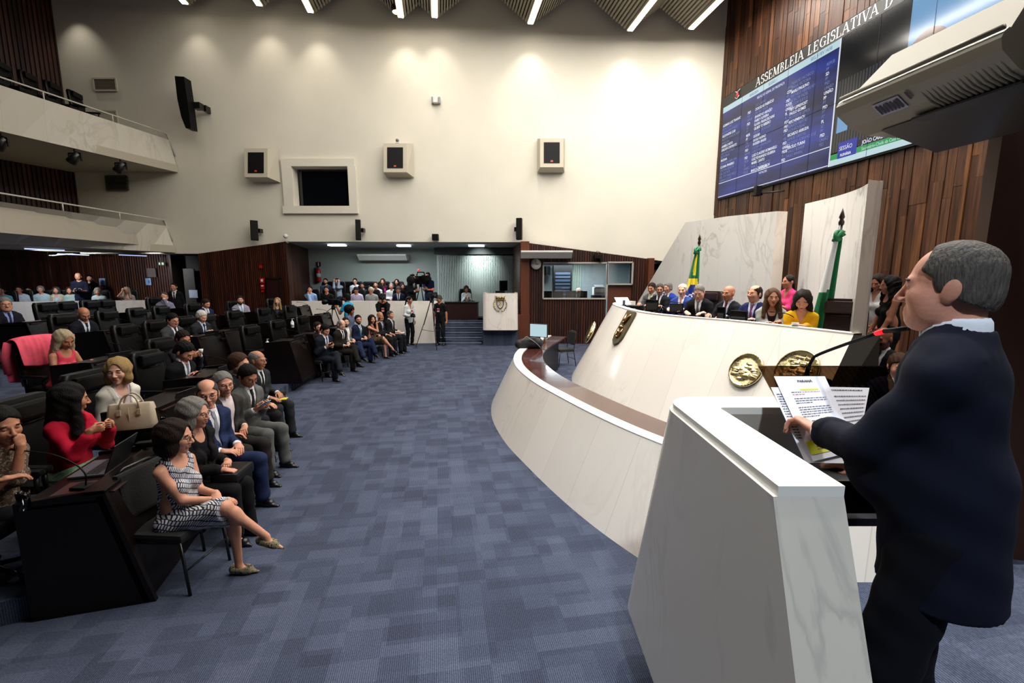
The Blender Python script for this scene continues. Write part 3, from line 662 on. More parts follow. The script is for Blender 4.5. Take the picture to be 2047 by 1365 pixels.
simple('curtain', [('curtain', B(*[((-.9+.09*k, .02*(k % 2), 0), (.07, .03, 2.4)) for k in range(6)]), mat('curtain pale green', 'b9cdbf', .8))], 'pale green curtain behind the booth window', 'curtain', (3.35, 18.9, 1.9))
simple('booth_desk', [('desk_top', B(((0, 0, .74), (1.9, .6, .04))), M_DESK), ('panel', B(((0, .25, .37), (1.86, .03, .7)), ((-.93, 0, .36), (.04, .5, .72)), ((.93, 0, .36), (.04, .5, .72))), M_DESK)], 'control desk inside the booth below the window', 'desk', (2.0, 16.6, .70))
def monitor(loc, rz, label, w=.5, h=.3, scr=None, group=None, cat='monitor', stand=.16):
    t = empty('monitor', loc, label, cat, group, rz); z = stand+h/2
    B(((0, .02, z), (w, .04, h)), bev=.006).build('casing', M_BLACK, t); B(((0, -.004, z), (w-.03, .006, h-.03))).build('screen', scr or mat('screen off', '05070a', .1), t)
    B(((0, .04, stand*.5), (.05, .03, stand)), ((0, .02, .008), (.22, .16, .016))).build('stand', M_BLACK, t); return t
for i, x in enumerate((1.3, 1.72, 2.2, 2.62)):
    monitor((x, 16.55, 1.46), math.pi, 'black monitor seen from behind in the booth window, ' + ('first of four by the hanging speaker', 'second from the hanging speaker', 'third from the hanging speaker', 'beside the printer')[i], .38, .30, group='monitors on the booth desk')
simple('printer', [('body', B(((0, 0, .15), (.42, .4, .3)), bev=.02), M_WHITE), ('tray', B(((0, -.1, .34), (.34, .3, .03), rotx(.3)), ((0, -.2, .1), (.3, .1, .06))), mat('printer grey', 'a5a8ab', .4))], 'white printer inside the booth window', 'printer', (3.32, 17.0, 1.75))
simple('printer_stand', [('cabinet', B(((0, 0, 0), (.5, .45, 1.04)), bev=.01), M_DESK)], 'low dark cabinet under the booth printer', 'cabinet', (3.32, 17.0, 1.22))
t = simple('wall_speaker', [('wall_speaker', B(((0, 0, 0), (.2, .2, .36), rotz(.4)), bev=.01), M_BLACK)], 'small black speaker hanging inside the booth above the monitors', 'speaker', (1.45, 18.4, 2.7))
split_ac((1.20, 16.10, 3.34), 1.78, 'long white air conditioner on the wood slats over the wall clock')
# clock 2:58
t = empty('wall_clock', (.86, 16.03, 2.89), 'round white wall clock on the slat wall below an air conditioner', 'clock'); R_ = rotx(math.pi/2)
MB().lathe([(.0, .0), (.19, .0), (.195, .03), (.18, .04)], n=32, R=R_).build('rim', M_CHROME, t)
MB().lathe([(0, .036), (.178, .036), (.178, .041), (0, .042)], n=32, R=R_).build('dial', mat('dial white', 'd9d7cc', .5), t)
B(*[((math.sin(k*math.pi/6)*.15, -.045, math.cos(k*math.pi/6)*.15), (.010, .004, .026), roty(k*math.pi/6)) for k in range(12)]).build('hour_marks', M_BLACK, t)
B(((.04, -.05, -.002), (.09, .004, .014), roty(.02)), ((-.012, -.052, .06), (.008, .004, .13), roty(-.2))).build('hands', M_BLACK, t)
# dark recess right of the booth, downlight
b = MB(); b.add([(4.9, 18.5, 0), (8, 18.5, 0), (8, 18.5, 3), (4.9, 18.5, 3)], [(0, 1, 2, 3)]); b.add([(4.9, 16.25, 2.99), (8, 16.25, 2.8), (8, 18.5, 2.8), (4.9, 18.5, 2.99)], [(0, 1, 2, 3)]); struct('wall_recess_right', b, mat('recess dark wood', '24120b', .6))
p = atz(1308, 526, 2.95); simple('downlight', [('downlight', MB().lathe([(0, 0), (.13, 0), (.14, .03), (0, .03)]), mat('downlight lit', 'fff4da', .5, emit='fff1d6', es=7))], 'oval lit downlight in the dark recess beside the booth', 'ceiling light', (5.35, 17.3, 2.86))
b = MB(); slatwall(b, (4.95, 17.6), (7.9, 17.6), 0, 2.72, .3, .29, .02); struct('wall_panel_right', b, [M_WOOD, M_WOODBACK])
# ------------------------------------------------------------------ lectern shape: marble U with flared ends
def lectern(name, label, x0, x1, y0, y1, ztop, zbot, flare, th, mir=1, emblem=None):
    """hall face at x0 side, rounded at the far corner; y0 near end, y1 far end (mirrored for the far one)"""
    r = .16; t = empty(name, ((x0+x1)/2, (y0+y1)/2, zbot), label, 'lectern'); O = Vector(t.location)
    def ring(z, off=0.):
        k = (ztop-z)*flare; a0, a1 = y0-k+off*.0, y1+k-off; xx = x0+off; rr = max(r-off, .02); P = []
        P.append((xx, a0)); P.append((xx, a0+(a1-a0)*.25)); P.append((xx, a0+(a1-a0)*.6))
        for i in range(9):
            an = math.pi-i*math.pi/16; P.append((xx+rr+rr*math.cos(an), a1-rr+rr*math.sin(an)))
        P.append(((xx+x1)/2+.06, a1)); P.append((x1, a1)); return [(x-O.x, y-O.y, z-O.z) for x, y in P]
    zs = [ztop-.03, ztop-.4, ztop-.9, zbot+.05, zbot]
    o = uvmesh('marble_front', [ring(z) for z in zs], M_MARB3, t, True); 
    b = MB(); A = ring(zs[0]); I = ring(zs[0], th); top = ztop-.03
    # inner face, near end face, bottom lip
    rows = [ring(z, th) for z in zs]; b.loft([list(reversed(q)) for q in rows])
    ends = [[rows[i][0], ring(zs[i])[0]] for i in range(len(zs))]; b.loft([list(reversed(e)) for e in ends], sm=False)
    e2 = [[ring(zs[i])[-1], rows[i][-1]] for i in range(len(zs))]; b.loft(e2, sm=False); b.loft([ring(zbot), rows[-1]], sm=False)
    b.build('marble_inside', M_MARB3, t)
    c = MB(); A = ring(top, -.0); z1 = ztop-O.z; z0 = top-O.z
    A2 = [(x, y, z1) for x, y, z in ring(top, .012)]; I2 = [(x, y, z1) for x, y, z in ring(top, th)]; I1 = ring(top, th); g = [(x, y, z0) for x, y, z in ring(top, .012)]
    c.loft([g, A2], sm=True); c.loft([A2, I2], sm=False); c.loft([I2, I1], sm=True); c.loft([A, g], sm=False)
    c.loft([[A2[0], I2[0]], [g[0], I1[0]]], sm=False); c.build('marble_cap', mat('marble cap white', 'ece8df', .25), t)  # cap colour whiter than the sides: strong light on top put into it
    d = MB(); dd = ztop-.32-O.z; d.prism([(x0+th-O.x, y0+.38-O.y), (x1-O.x, y0+.38-O.y), (x1-O.x, y1-th-O.y), (x0+th-O.x, y1-th-O.y)], dd-.03, dd); d.build('inner_shelf', M_DESK, t)
    return t
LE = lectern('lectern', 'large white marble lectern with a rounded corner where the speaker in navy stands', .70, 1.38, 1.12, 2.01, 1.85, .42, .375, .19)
b = MB(); b.box((2.6, .9, .375), (3.4, 2.6, .75)); b.box((2.3, 2.5, .2), (2.8, .7, .4)); struct('floor_dais', b, CARPET)
# far lectern: front faces the camera, both corners rounded
t = empty('lectern', (-.41, 15.7, .58), 'white marble lectern with a gold crest at the far end beside the blue stairs', 'lectern')
P = []
for i in range(9): an = math.pi+i*math.pi/16; P.append((-.61+.16+.16*math.cos(an), -.3+.16+.16*math.sin(an)))
for i in range(9): an = 1.5*math.pi+i*math.pi/16; P.append((.61-.16+.16*math.cos(an), -.3+.16+.16*math.sin(an)))
P = [(-.61, .8)]+P+[(.61, .8)]
def rr(z, k=0): return [(x*(1+k), y-(.05 if y < .5 else 0)*k, z) for x, y in P]
uvmesh('marble_front', [rr(1.28), rr(.6, .01), rr(0, .02)], M_MARB, t, True)
c = MB(); inn_ = [(x*.82, (y+.13 if y < .5 else y), 1.30) for x, y in P]; c.loft([rr(1.30), inn_], sm=False); c.loft([rr(1.28), rr(1.30)]); c.loft([inn_, [(x, y, 1.0) for x, y, z in inn_]]); c.build('marble_cap', M_MARB, t)
c = MB(); c.prism([(-.5, -.1), (.5, -.1), (.5, .8), (-.5, .8)], .98, 1.0); c.prism([(x*.98, y) for x, y, z in rr(0)], -.01, .02); c.build('inner_shelf', M_DESK, t)
def crest(t, o, s=1., m=None):
    m = m or M_GOLDP; b = MB(); x, y, z = o
    out = [(-.13, .14), (.13, .14), (.13, -.02), (.08, -.14), (0, -.2), (-.08, -.14), (-.13, -.02)]; inr = [(a*.78, c_*.78) for a, c_ in out]
    V = lambda L_, dy: [(x+a*s, y-dy*s, z+c_*s) for a, c_ in L_]
    b.loft([V(out, .0)+[V(out, 0)[0]], V(out, .02)+[V(out, .02)[0]], V(inr, .02)+[V(inr, .02)[0]]], sm=False)
    for sx in (-1, 1):
        for k in range(11):
            a = -1.35+k*.25; b.ball((x+sx*math.cos(a)*.22*s, y-.01, z+math.sin(a)*.24*s-.02*s), (.03*s, .012*s, .016*s), n=8)
        b.tube([(x+sx*.22*s*math.cos(a/6), y-.008, z+.24*s*math.sin(a/6)-.02*s) for a in range(-8, 7)], .006*s, n=6)
        for k in range(5): b.tube([(x+sx*.02*s, y-.015, z+.19*s), (x+sx*(.08+.02*k)*s, y-.02, z+(.25-.015*k)*s), (x+sx*(.20-.022*k)*s, y-.012, z+(.27-.03*k)*s)], [.016*s, .014*s, .004*s], n=6)
    b.ball((x, y-.02, z+.2*s), (.035*s, .02*s, .045*s), n=10); b.ball((x, y-.025, z+.25*s), (.018*s, .016*s, .02*s), n=8)
    b.tube([(x-.06*s, y-.015, z-.08*s), (x-.02*s, y-.02, z+.0*s), (x+.05*s, y-.018, z-.02*s)], .010*s, n=6); b.ball((x, y-.02, z+.03*s), (.03*s, .012*s, .03*s), n=8)
    b.tube([(x-.07*s, y-.015, z+.09*s), (x, y-.02, z+.07*s), (x+.07*s, y-.015, z+.1*s)], .008*s, n=6)
    return b.build('crest', m, t)
crest(t, (.0, -.315, .93), 1.0)
# ------------------------------------------------------------------ curved low barrier with its wooden table
top = spline([(.9, 11.6), (.33, 9.97), (.07, 8.8), (.05, 7.6), (.27, 6.45), (.60, 5.5), (.97, 4.6), (1.34, 3.9), (1.9, 3.1), (2.4, 2.62)], 8)
P0 = [Vector((p.x, p.y)) for p in top]
outb = offset2(P0, -.42) if True else None
if (outb[20]-P0[20]).x > 0: outb = offset2(P0, .42); sgn = 1
else: sgn = -1
cap_i = offset2(P0, -sgn*.15); wood_i = offset2(P0, -sgn*.56)
R = lambda L_, z: [(p.x, p.y, z) for p in L_]
t = empty('curved_barrier', (.4, 7, 0), 'long low curved white marble barrier with a dark wood counter on top', 'barrier'); O = Vector((.4, 7, 0))
sh = lambda rows: [[(x-O.x, y-O.y, z) for x, y, z in r] for r in rows]
mid = [(a+b_)/2 for a, b_ in zip(P0, outb)]
uvmesh('marble_front', sh([R(P0, .885), R(mid, .45), R(outb, 0)]), M_MARB, t, True)
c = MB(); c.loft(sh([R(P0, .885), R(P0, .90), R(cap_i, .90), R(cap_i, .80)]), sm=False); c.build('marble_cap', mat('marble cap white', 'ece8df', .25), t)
c = MB(); c.loft(sh([R(cap_i, .885), R(wood_i, .885), R(wood_i, .85), R(cap_i, .85)]), sm=False); c.build('counter', M_TABLE, t)
c = MB(); c.loft(sh([R(offset2(P0, -sgn*.35), .85), R(offset2(P0, -sgn*.35), 0)]), sm=True); c.build('back_panel', M_DESK, t)
# ------------------------------------------------------------------ presidium bench
bt = spline([(3.2, 11.9), (2.62, 11.2), (2.40, 10.5), (2.32, 9.7), (2.30, 8.6), (2.42, 7.75), (2.74, 7.05), (3.16, 6.45), (3.5, 5.7), (3.80, 4.86)], 8); bt = [Vector((p.x, p.y)) for p in bt]
bb = offset2(bt, .93); sg = 1
if (bb[30]-bt[30]).x > 0: bb = offset2(bt, -.93); sg = -1
BO = Vector((3.2, 8, 0)); t = empty('presidium_bench', (3.2, 8, 0), 'tall curved white marble bench where the panel of officials sits', 'bench'); BEN = t
sh = lambda rows: [[(x-BO.x, y-BO.y, z) for x, y, z in r] for r in rows]
mid = lambda f: [a+(b_-a)*f for a, b_ in zip(bt, bb)]
uvmesh('marble_front', sh([R(bt, 1.77), R(mid(.33), 1.19), R(mid(.66), .6), R(bb, 0)]), M_MARB, t, True)
bi = offset2(bt, -sg*.14); bd = offset2(bt, -sg*.50)
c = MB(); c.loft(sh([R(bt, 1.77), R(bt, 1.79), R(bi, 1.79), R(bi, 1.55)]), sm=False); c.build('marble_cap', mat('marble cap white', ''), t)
c = MB(); c.loft(sh([R(bi, 1.66), R(bd, 1.66), R(bd, 1.63), R(bi, 1.63)]), sm=False); c.build('desk_top', M_DESK, t)
c = MB(); e = bt[-1]; f = bb[-1]; back = Vector((4.05, 4.80)); q = [(f.x, f.y, 0), (e.x, e.y, 1.77), (back.x, back.y, 1.77), (back.x+.1, back.y, 0)]
c.add([(x-BO.x, y-BO.y, z) for x, y, z in q], [(0, 1, 2, 3)]); c.build('end_panel', mat('stone dark grey', '3a3733', .5), t)
c = MB(); w_ = MB(); 
struct('floor_bench', MB().prism([(p.x, p.y) for p in offset2(bt, -sg*.16)]+[(5.4, 5.4), (5.6, 7.5), (4.9, 11.5)], .55, .93), CARPET)
# gold medallions and bronze shield on the sloping front
def on_front(px, py):
    """point, outward normal, along vector of the bench front seen at a pixel"""
    r = ray(px, py); best = None
    for i in range(len(bt)-1):
        a, b_ = bt[i], bb[i]; a2 = bt[i+1]; A = Vector((a.x, a.y, 1.77)); u = Vector((a2.x-a.x, a2.y-a.y, 0)); v = Vector((b_.x-a.x, b_.y-a.y, -1.77)); n = u.cross(v)
        k = (A-Vector((0, 0, CAM_H))).dot(n)/r.dot(n); P_ = Vector((0, 0, CAM_H))+r*k; w = P_-A; uu = w.dot(u)/u.length_squared
        if -.02 <= uu <= 1.02 and k > 0 and (best is None or k < best[0]): best = (k, P_, n.normalized(), u.normalized(), v.normalized())
    return best[1:]
def disc(px, py, rad, label, seed, lines):
    P_, n, u, v = on_front(px, py); 
    if n.dot(Vector((0, 0, CAM_H))-P_) < 0: n = -n
    v = v-n*v.dot(n); v.normalize(); x = v.cross(n)*-1; up = -v; x = up.cross(n)
    M = Matrix((x, up, n)).transposed()
    t = empty('medallion', P_+n*.012, label, 'medallion', 'gold medallions on the bench'); random.seed(seed)
    MB().lathe([(0, 0), (rad, 0), (rad*1.0, .02), (rad*.97, .035), (rad*.93, .028), (rad*.90, .022), (rad*.6, .03), (0, .038)], n=48, R=M).build('disc', M_GOLD, t)
    b = MB()
    for k in range(34):
        a = k*2*math.pi/34
        if lines and .25 < (a/math.pi) < .75: continue
        c_ = M @ Vector((math.cos(a)*rad*.93, math.sin(a)*rad*.93, .034)); b.box(c_, (.028, .008, .012), R=M @ rotz(a+1.57))
    for k in range(22):
        a = random.uniform(0, 6.28); q = random.uniform(0, .6)*rad; c_ = M @ Vector((math.cos(a)*q*1.2, math.sin(a)*q*.8-.03, .030)); s_ = random.uniform(.015, .05); bb_ = MB().ball((0, 0, 0), (s_*1.6, s_, .010), n=8)
        b.add([tuple(M @ Vector(v_)+c_) for v_ in bb_.v], bb_.f, 0, True)
    b.build('relief', M_GOLD, t)
    for k, (s_, z_) in enumerate(lines):
        text('lettering', s_, rad*.17, M_BRONZE, n*.036+up*(rad*(.68-.19*k)), x, up, t, 'CENTER', .004)
disc(1493, 741, .245, 'round gold relief medallion on the bench front, the one fully visible', 3, [])
disc(1594, 742, .27, 'round gold relief medallion on the bench front, partly behind the smoked reading stand', 5, [('1854', 0), ('ASSEMBLÉIA', 0), ('LEGISLATIVA', 0)])
P_, n, u, v = on_front(1247, 657)
if n.dot(Vector((0, 0, CAM_H))-P_) < 0: n = -n
v.normalize(); up = -v; x = up.cross(n); M = Matrix((x, up, n)).transposed()
t = empty('bronze_shield', P_+n*.01, 'long dull bronze shield with a coat of arms on the bench front', 'shield')
out = [(-.23, .36), (.23, .36), (.23, -.16), (.16, -.29), (0, -.36), (-.16, -.29), (-.23, -.16)]
b = MB(); L3 = lambda L_, z: [tuple(M @ Vector((a, c_, z))) for a, c_ in L_]; n7 = len(out)
b.add(L3(out, 0)+L3(out, .03), [tuple(range(n7, 2*n7))]+[(i, (i+1) % n7, (i+1) % n7+n7, i+n7) for i in range(n7)]); b.build('plate', M_BRONZE, t)
b = MB()
for sx in (-1, 1):
    b.tube([tuple(M @ Vector(q)) for q in ((sx*.01, .1, .05), (sx*.07, .2, .05), (sx*.11, .29, .045))], [.02, .025, .008]); b.tube([tuple(M @ Vector(q)) for q in ((sx*.02, -.22, .05), (sx*.09, -.15, .05), (sx*.10, -.02, .045))], [.012, .02, .008])
for q, s_ in (((0, .1, .05), .045), ((0, 0, .05), .06), ((0, -.1, .05), .05), ((.02, -.2, .05), .035)): b.ball(tuple(M @ Vector(q)), s_*.8, n=10)
b.build('coat_of_arms', mat('brass relief', 'c09468', .2, 1.), t)
P2 = aty(1232, 643, 9.9); t2 = simple('medallion', [('medallion', MB().lathe([(0, 0), (.28, 0), (.29, .03), (0, .04)], n=32, R=roty(-1.15)), M_GOLD)], 'thin edge of a gold medallion behind the bronze shield\'s curve', 'medallion', (1.96, 10.9, 1.05))
# ------------------------------------------------------------------ marble slabs behind the bench
def slab(name, label, plan, zb, zt, th, m=M_MARB2, slant=None, endfix=None):
    cz = Vector((plan[0][0], plan[0][1], 0)); t = empty(name, cz, label, 'marble wall')
    A = [Vector((p[0]-cz.x, p[1]-cz.y)) for p in plan]; Bk = offset2(A, th)
    if (Bk[len(A)//2]-A[len(A)//2]).x < 0: Bk = offset2(A, -th)
    if endfix:
        e_ = Vector((endfix[0]-cz.x, endfix[1]-cz.y))
        for k in range(1, 6): w_ = (6-k)/5.; Bk[-k] = Bk[-k]*(1-w_)+(e_+(A[-k]-A[-1]))*w_
    zt_ = zt if isinstance(zt, list) else [zt]*len(A); ax = [a if (slant is None or i) else a+slant for i, a in enumerate(A)]
    bx = [b_ if (slant is None or i) else b_+slant for i, b_ in enumerate(Bk)]
    T_ = [(p.x, p.y, z) for p, z in zip(A, zt_)]; Bt = [(p.x, p.y, zb) for p in ax]; TB = [(p.x, p.y, z) for p, z in zip(Bk, zt_)]; BB = [(p.x, p.y, zb) for p in bx]
    uvmesh('face', [T_, Bt], m, t, True); uvmesh('back', [TB, BB], m, t, True)
    c = MB(); c.loft([T_, TB], sm=False); c.loft([[T_[0], TB[0]], [Bt[0], BB[0]]], sm=False); c.loft([[T_[-1], TB[-1]], [Bt[-1], BB[-1]]], sm=False)
    c.build('edge', M_MARB, t); return t
p = [(4.38, 11.44), (4.52, 10.6), (4.66, 9.8), (4.89, 8.38)]
slab('marble_slab', 'big veined white marble slab behind the officials, with a slanted far edge', p, .55, [3.79, 3.75, 3.72, 3.62], .22, slant=Vector((-.62, 3.75)))
cur = spline([(5.47, 8.5), (5.16, 7.3), (4.74, 6.3), (4.26, 5.48), (3.80, 4.89)], 6)
n_ = len(cur); slab('marble_slab', 'curved white marble slab with a thick bright edge behind the woman in yellow', [(p.x, p.y) for p in cur], 0.55, [3.77-.33*i/(n_-1) for i in range(n_)], .13, endfix=(4.0, 4.97))
# ------------------------------------------------------------------ right wall of boards and the video wall
WN = Vector((-.987, -.164)); WD = Vector((.164, -.987)); W0 = Vector((7.15, 16.75))
b = MB(); slatwall(b, W0, W0+WD*18, 0, 14.2, .13, .118, .035, nrm_=WN, jitter=.55, stag=(1.6, 2.6)); struct('wall_right', b, [M_BOARD, M_WOODBACK])
def wpt(s, z, off=0.): q = Vector((7.3, 15.93))+WD*s+WN*off; return Vector((q.x, q.y, z))
SCR = empty('video_wall', wpt(0, 5.1), 'large video wall with a name list and a live image on wood', 'video wall'); SO = Vector(SCR.location)
def panel(name, s0, s1, z0, z1, off, m, dep=None):
    a = MB(); q = [wpt(s0, z0, off)-SO, wpt(s1, z0, off)-SO, wpt(s1, z1, off)-SO, wpt(s0, z1, off)-SO]
    if dep:
        d_ = Vector((WN.x, WN.y, 0))*dep; a.add([tuple(v) for v in q]+[tuple(v-d_) for v in q], [(0, 1, 2, 3), (4, 7, 6, 5), (0, 4, 5, 1), (1, 5, 6, 2), (2, 6, 7, 3), (3, 7, 4, 0)])
    else: a.add([tuple(v) for v in q], [(0, 1, 2, 3)])
    return a.build(name, m, SCR)
def em(name, c, s=1.): return mat(name, '05060a', .12, emit=c, es=s, spec=.5)
SX = 4.47; SE = 9.3; Z0, Z1 = 5.14, 8.10
panel('frame', -.03, SE+.03, Z0-.05, 8.44, .12, M_BLACK, .16)
panel('header_band', -.02, SE, Z1+.01, 8.42, .125, mat('header black', '12110f', .4))
m = em('video list blue', '283a7c', .75); N, L, b_ = nodes(m)
tc = N.new('ShaderNodeTexCoord'); nz = N.new('ShaderNodeTexNoise'); nz.inputs['Scale'].default_value = .9; nz.inputs['Detail'].default_value = 2; mp = N.new('ShaderNodeMapping'); mp.inputs['Scale'].default_value = (1, .6, 2.4); mp.inputs['Rotation'].default_value = (.5, .2, 0)
L.new(tc.outputs['Object'], mp.inputs[0]); L.new(mp.outputs[0], nz.inputs['Vector']); rp = ramp(N, [(.3, '1c2148'), (.5, '29357c'), (.7, '3145a8')]); L.new(nz.outputs['Fac'], rp.inputs[0]); L.new(rp.outputs[0], b_.inputs['Emission Color'])
panel('list_screen', 0, SX, Z0, Z1-.17, .13, m)
panel('title_bar', 0, SX, Z1-.18, Z1, .131, em('video pale cyan', 'c9e6ee', .95)); WH = em('video white', 'eef2ff', .95)
DIM = em('video dim text', '8390c8', .8)
for z in (Z0+.03, Z0+.48): panel('rule_line', 0.02, SX-.03, z, z+.02, .133, WH)
panel('divider', SX-.02, SX+.02, Z0, Z1, .134, WH)
# live picture
m = em('video hall slats', '2a2d33', .5); N, L, b_ = nodes(m); tc = N.new('ShaderNodeTexCoord'); wv = N.new('ShaderNodeTexWave'); wv.bands_direction = 'Y'; wv.inputs['Scale'].default_value = 4.2; L.new(tc.outputs['Object'], wv.inputs['Vector'])
rp = ramp(N, [(.2, '15171a'), (.8, '50555c')]); L.new(wv.outputs['Fac'], rp.inputs[0]); L.new(rp.outputs[0], b_.inputs['Emission Color'])
panel('live_picture', SX+.02, SX+1.7, Z0+.3, Z1-1.0, .13, m); panel('live_picture_dark', SX+.02, SE, Z1-1.0, Z1, .13, em('video near black', '101217', .4))
panel('live_picture_right', SX+1.7, SE, Z0+.3, Z1-1.0, .13, em('video pale blue', '7fb4e6', .8)); panel('live_picture_sky', SX+1.65, SE, Z1-1.6, Z1-.02, .131, em('video pale blue', ''))
panel('desk_in_picture', SX+.12, SX+.42, Z0+.75, Z0+1.25, .132, em('video pale blue', ''))
panel('strip_white', SX+.02, SE, Z0, Z0+.14, .132, em('video pale cyan', '')); panel('strip_green', SX+.02, SE, Z0+.14, Z0+.27, .132, em('video green', '2fae5e', .8)); panel('strip_name', SX+.75, SE, Z0+.27, Z0+.42, .132, em('video navy', '101a3c', .6))
panel('badge', SX+.22, SX+.72, Z0+.13, Z0+.50, .134, em('video badge blue', '2838b0', .9))
def flat_oval(name, s_, z_, rx, rz, off, m):
    a = MB(); q = [wpt(s_+rx*math.cos(k*math.pi/12), z_+rz*math.sin(k*math.pi/12), off)-SO for k in range(24)]; a.add([tuple(v) for v in q], [tuple(range(24))]); return a.build(name, m, SCR)
flat_oval('hair_in_picture', 6.30, 6.78, .38, .36, .1325, em('video hair', '20202c', .6)); flat_oval('head_in_picture', 6.52, 6.86, .40, .42, .133, em('video face', 'a98274', .6))
TX, TY = Vector((WD.x, WD.y, 0)), Vector((0, 0, 1))
def st(name, body, s, z, size, m, al='LEFT', off=.137, ls=1., bold=0., kx=.76):
    o = text(name, body, size, m, (0, 0, 0), (1, 0, 0), (0, 1, 0), SCR, al, .001, ls, bold); d = wpt(s, z, off)-SO
    for v in o.data.vertices: c = v.co.copy(); v.co = d+TX*c.x*kx+TY*c.y-TX.cross(TY)*0+Vector((WN.x, WN.y, 0))*c.z
    return o
pitch = .112
ztop = Z1-.54
def col(s, sp, names, z):
    for bright in (True, False):
        m_ = WH if bright else DIM
        a = '\n'.join(nm.strip('~') if (nm[0] != '~') == bright else ' ' for nm, _ in names); p_ = '\n'.join(q if (nm[0] != '~') == bright else ' ' for nm, q in names)
        st('names', a, s, z, .108, m_, ls=pitch/.108, bold=.002 if bright else 0); st('parties', p_, sp, z, .108, m_, ls=pitch/.108, bold=.002 if bright else 0)
col(.06, 1.28, [('ADEMAR LUIZ TRAIANO', 'PSD'), ('~ADÃO LITRO', 'PSD'), ('~ALEXANDRE AMARO', 'REPUB'), ('ALEXANDRE CURI', 'PSD'), ('~ALISSON WANDSCHEER', 'SD'), ('~ANA JÚLIA', 'PT'), ('ANIBELLI NETO', 'MDB'), ('ARILSON CHIORATO', 'PT'), ('~ARTAGÃO JÚNIOR', 'PSD'), ('~BATATINHA', 'MDB'), ('BAZANA', 'PSD'), ('~CANTORA MARA LIMA', 'REPUB'), ('CLOARA PINHEIRO', 'PSD'), ('~CRISTINA SILVESTRI', 'PSDB'), ('~DEL. JACOVÓS', 'PL'), ('~DEL. TITO BARICHELLO', 'UNIÃO'), ('~DENIAN COUTO', 'PODE')], ztop-.10)
col(1.62, 2.86, [('~DO CARMO', 'UNIÃO'), ('DOUGLAS FABRÍCIO', 'CDN'), ('~DR. ANTENOR', 'PT'), ('EVANDRO ARAÚJO', 'PSD'), ('FABIO OLIVEIRA', 'PODE'), ('FLAVIA FRANCISCHINI', 'UNIÃO'), ('GILBERTO RIBEIRO', 'PL'), ('~GILSON DE SOUZA', 'PL'), ('GOURA', 'PDT'), ('GUGU BUENO', 'PSD'), ('HUSSEIN BAKRI', 'PSD'), ('~LUCIANA RAFAGNIN', 'PT'), ('~LUIS CORTI', 'PSB'), ('LUIZ CLAUDIO ROMANELLI', 'PSD'), ('LUIZ FERNANDO GUERRA', 'UNIÃO'), ('MABEL CANTO', 'PSDB'), ('~MARCEL MICHELETTO', 'PL'), ('MARCIA HUÇULAK', 'PSD')], ztop)
col(3.02, 4.12, [('~MARCIO PACHECO', 'REPUB'), ('~MARIA VICTORIA', 'PP'), ('MARLI PAULINO', 'SD'), ('~MATHEUS VERMELHO', 'PP'), ('~MOACYR FADEL', 'PSD'), ('~NELSON JUSTUS', 'UNIÃO'), ('NEY LEPREVOST', 'UNIÃO'), ('PAULO GOMES', 'PP'), ('~PROFESSOR LEMOS', 'PT'), ('REICHEMBACH', 'PSD'), ('~RENATO FREITAS', 'PT'), ('~REQUIÃO FILHO', 'PT'), ('RICARDO ARRUDA', 'PL'), ('~SAMUEL DANTAS', 'SD'), ('~SOLDADO ADRIANO JOSÉ', 'PP'), ('TERCÍLIO TURINI', 'PSD'), ('~THIAGO BUHRER', 'UNIÃO'), ('~TIAGO AMARAL', 'PSD')], ztop+.06)
st('heading', 'RELAÇÃO GERAL DE PRESENÇA', 2.2, Z1-.33, .10, WH, 'CENTER'); st('quorum', 'QUORUM 24', 2.15, Z0+.53, .12, WH, 'CENTER', bold=.002); st('votes', 'VOTAÇÕES', 2.15, Z0+.38, .085, WH, 'CENTER')
st('date', 'SEG, 5 FEV 14:58', 3.6, Z1-.135, .12, em('video grey blue text', '6f95b8', .7)); st('date_left', '05/02/2024', 1.3, Z1-.135, .11, em('video grey blue text', '')); st('date_left', 'SESSÃO 1', 2.1, Z1-.135, .11, em('video grey blue text', ''))
st('badge_text', 'SESSÃO', SX+.26, Z0+.31, .135, WH); st('badge_text', 'PLENÁRIA', SX+.30, Z0+.17, .085, WH, bold=.002)
st('caption', 'JOÃO CARLOS ORTEGA', SX+.85, Z0+.30, .12, WH, bold=.002); st('caption', 'Secretário-Chefe da Casa Civil', SX+.85, Z0+.165, .10, em('video pale cyan', ''))
st('channel_mark', 'TV', 8.15, Z1-.62, .24, em('video badge blue', ''), bold=.004); st('channel_mark', 'AO VIVO', 8.2, Z1-.85, .14, em('video red', 'd03038', .9), bold=.002)
for s_ in (.95, 1.9, 2.85, 3.8, 5.45, 6.6, 7.7): panel('screen_joint', s_, s_+.010, Z0, Z1, .139, M_BLACK)
for z in (6.62,): panel('screen_joint', 0, SE, z, z+.008, .139, M_BLACK)
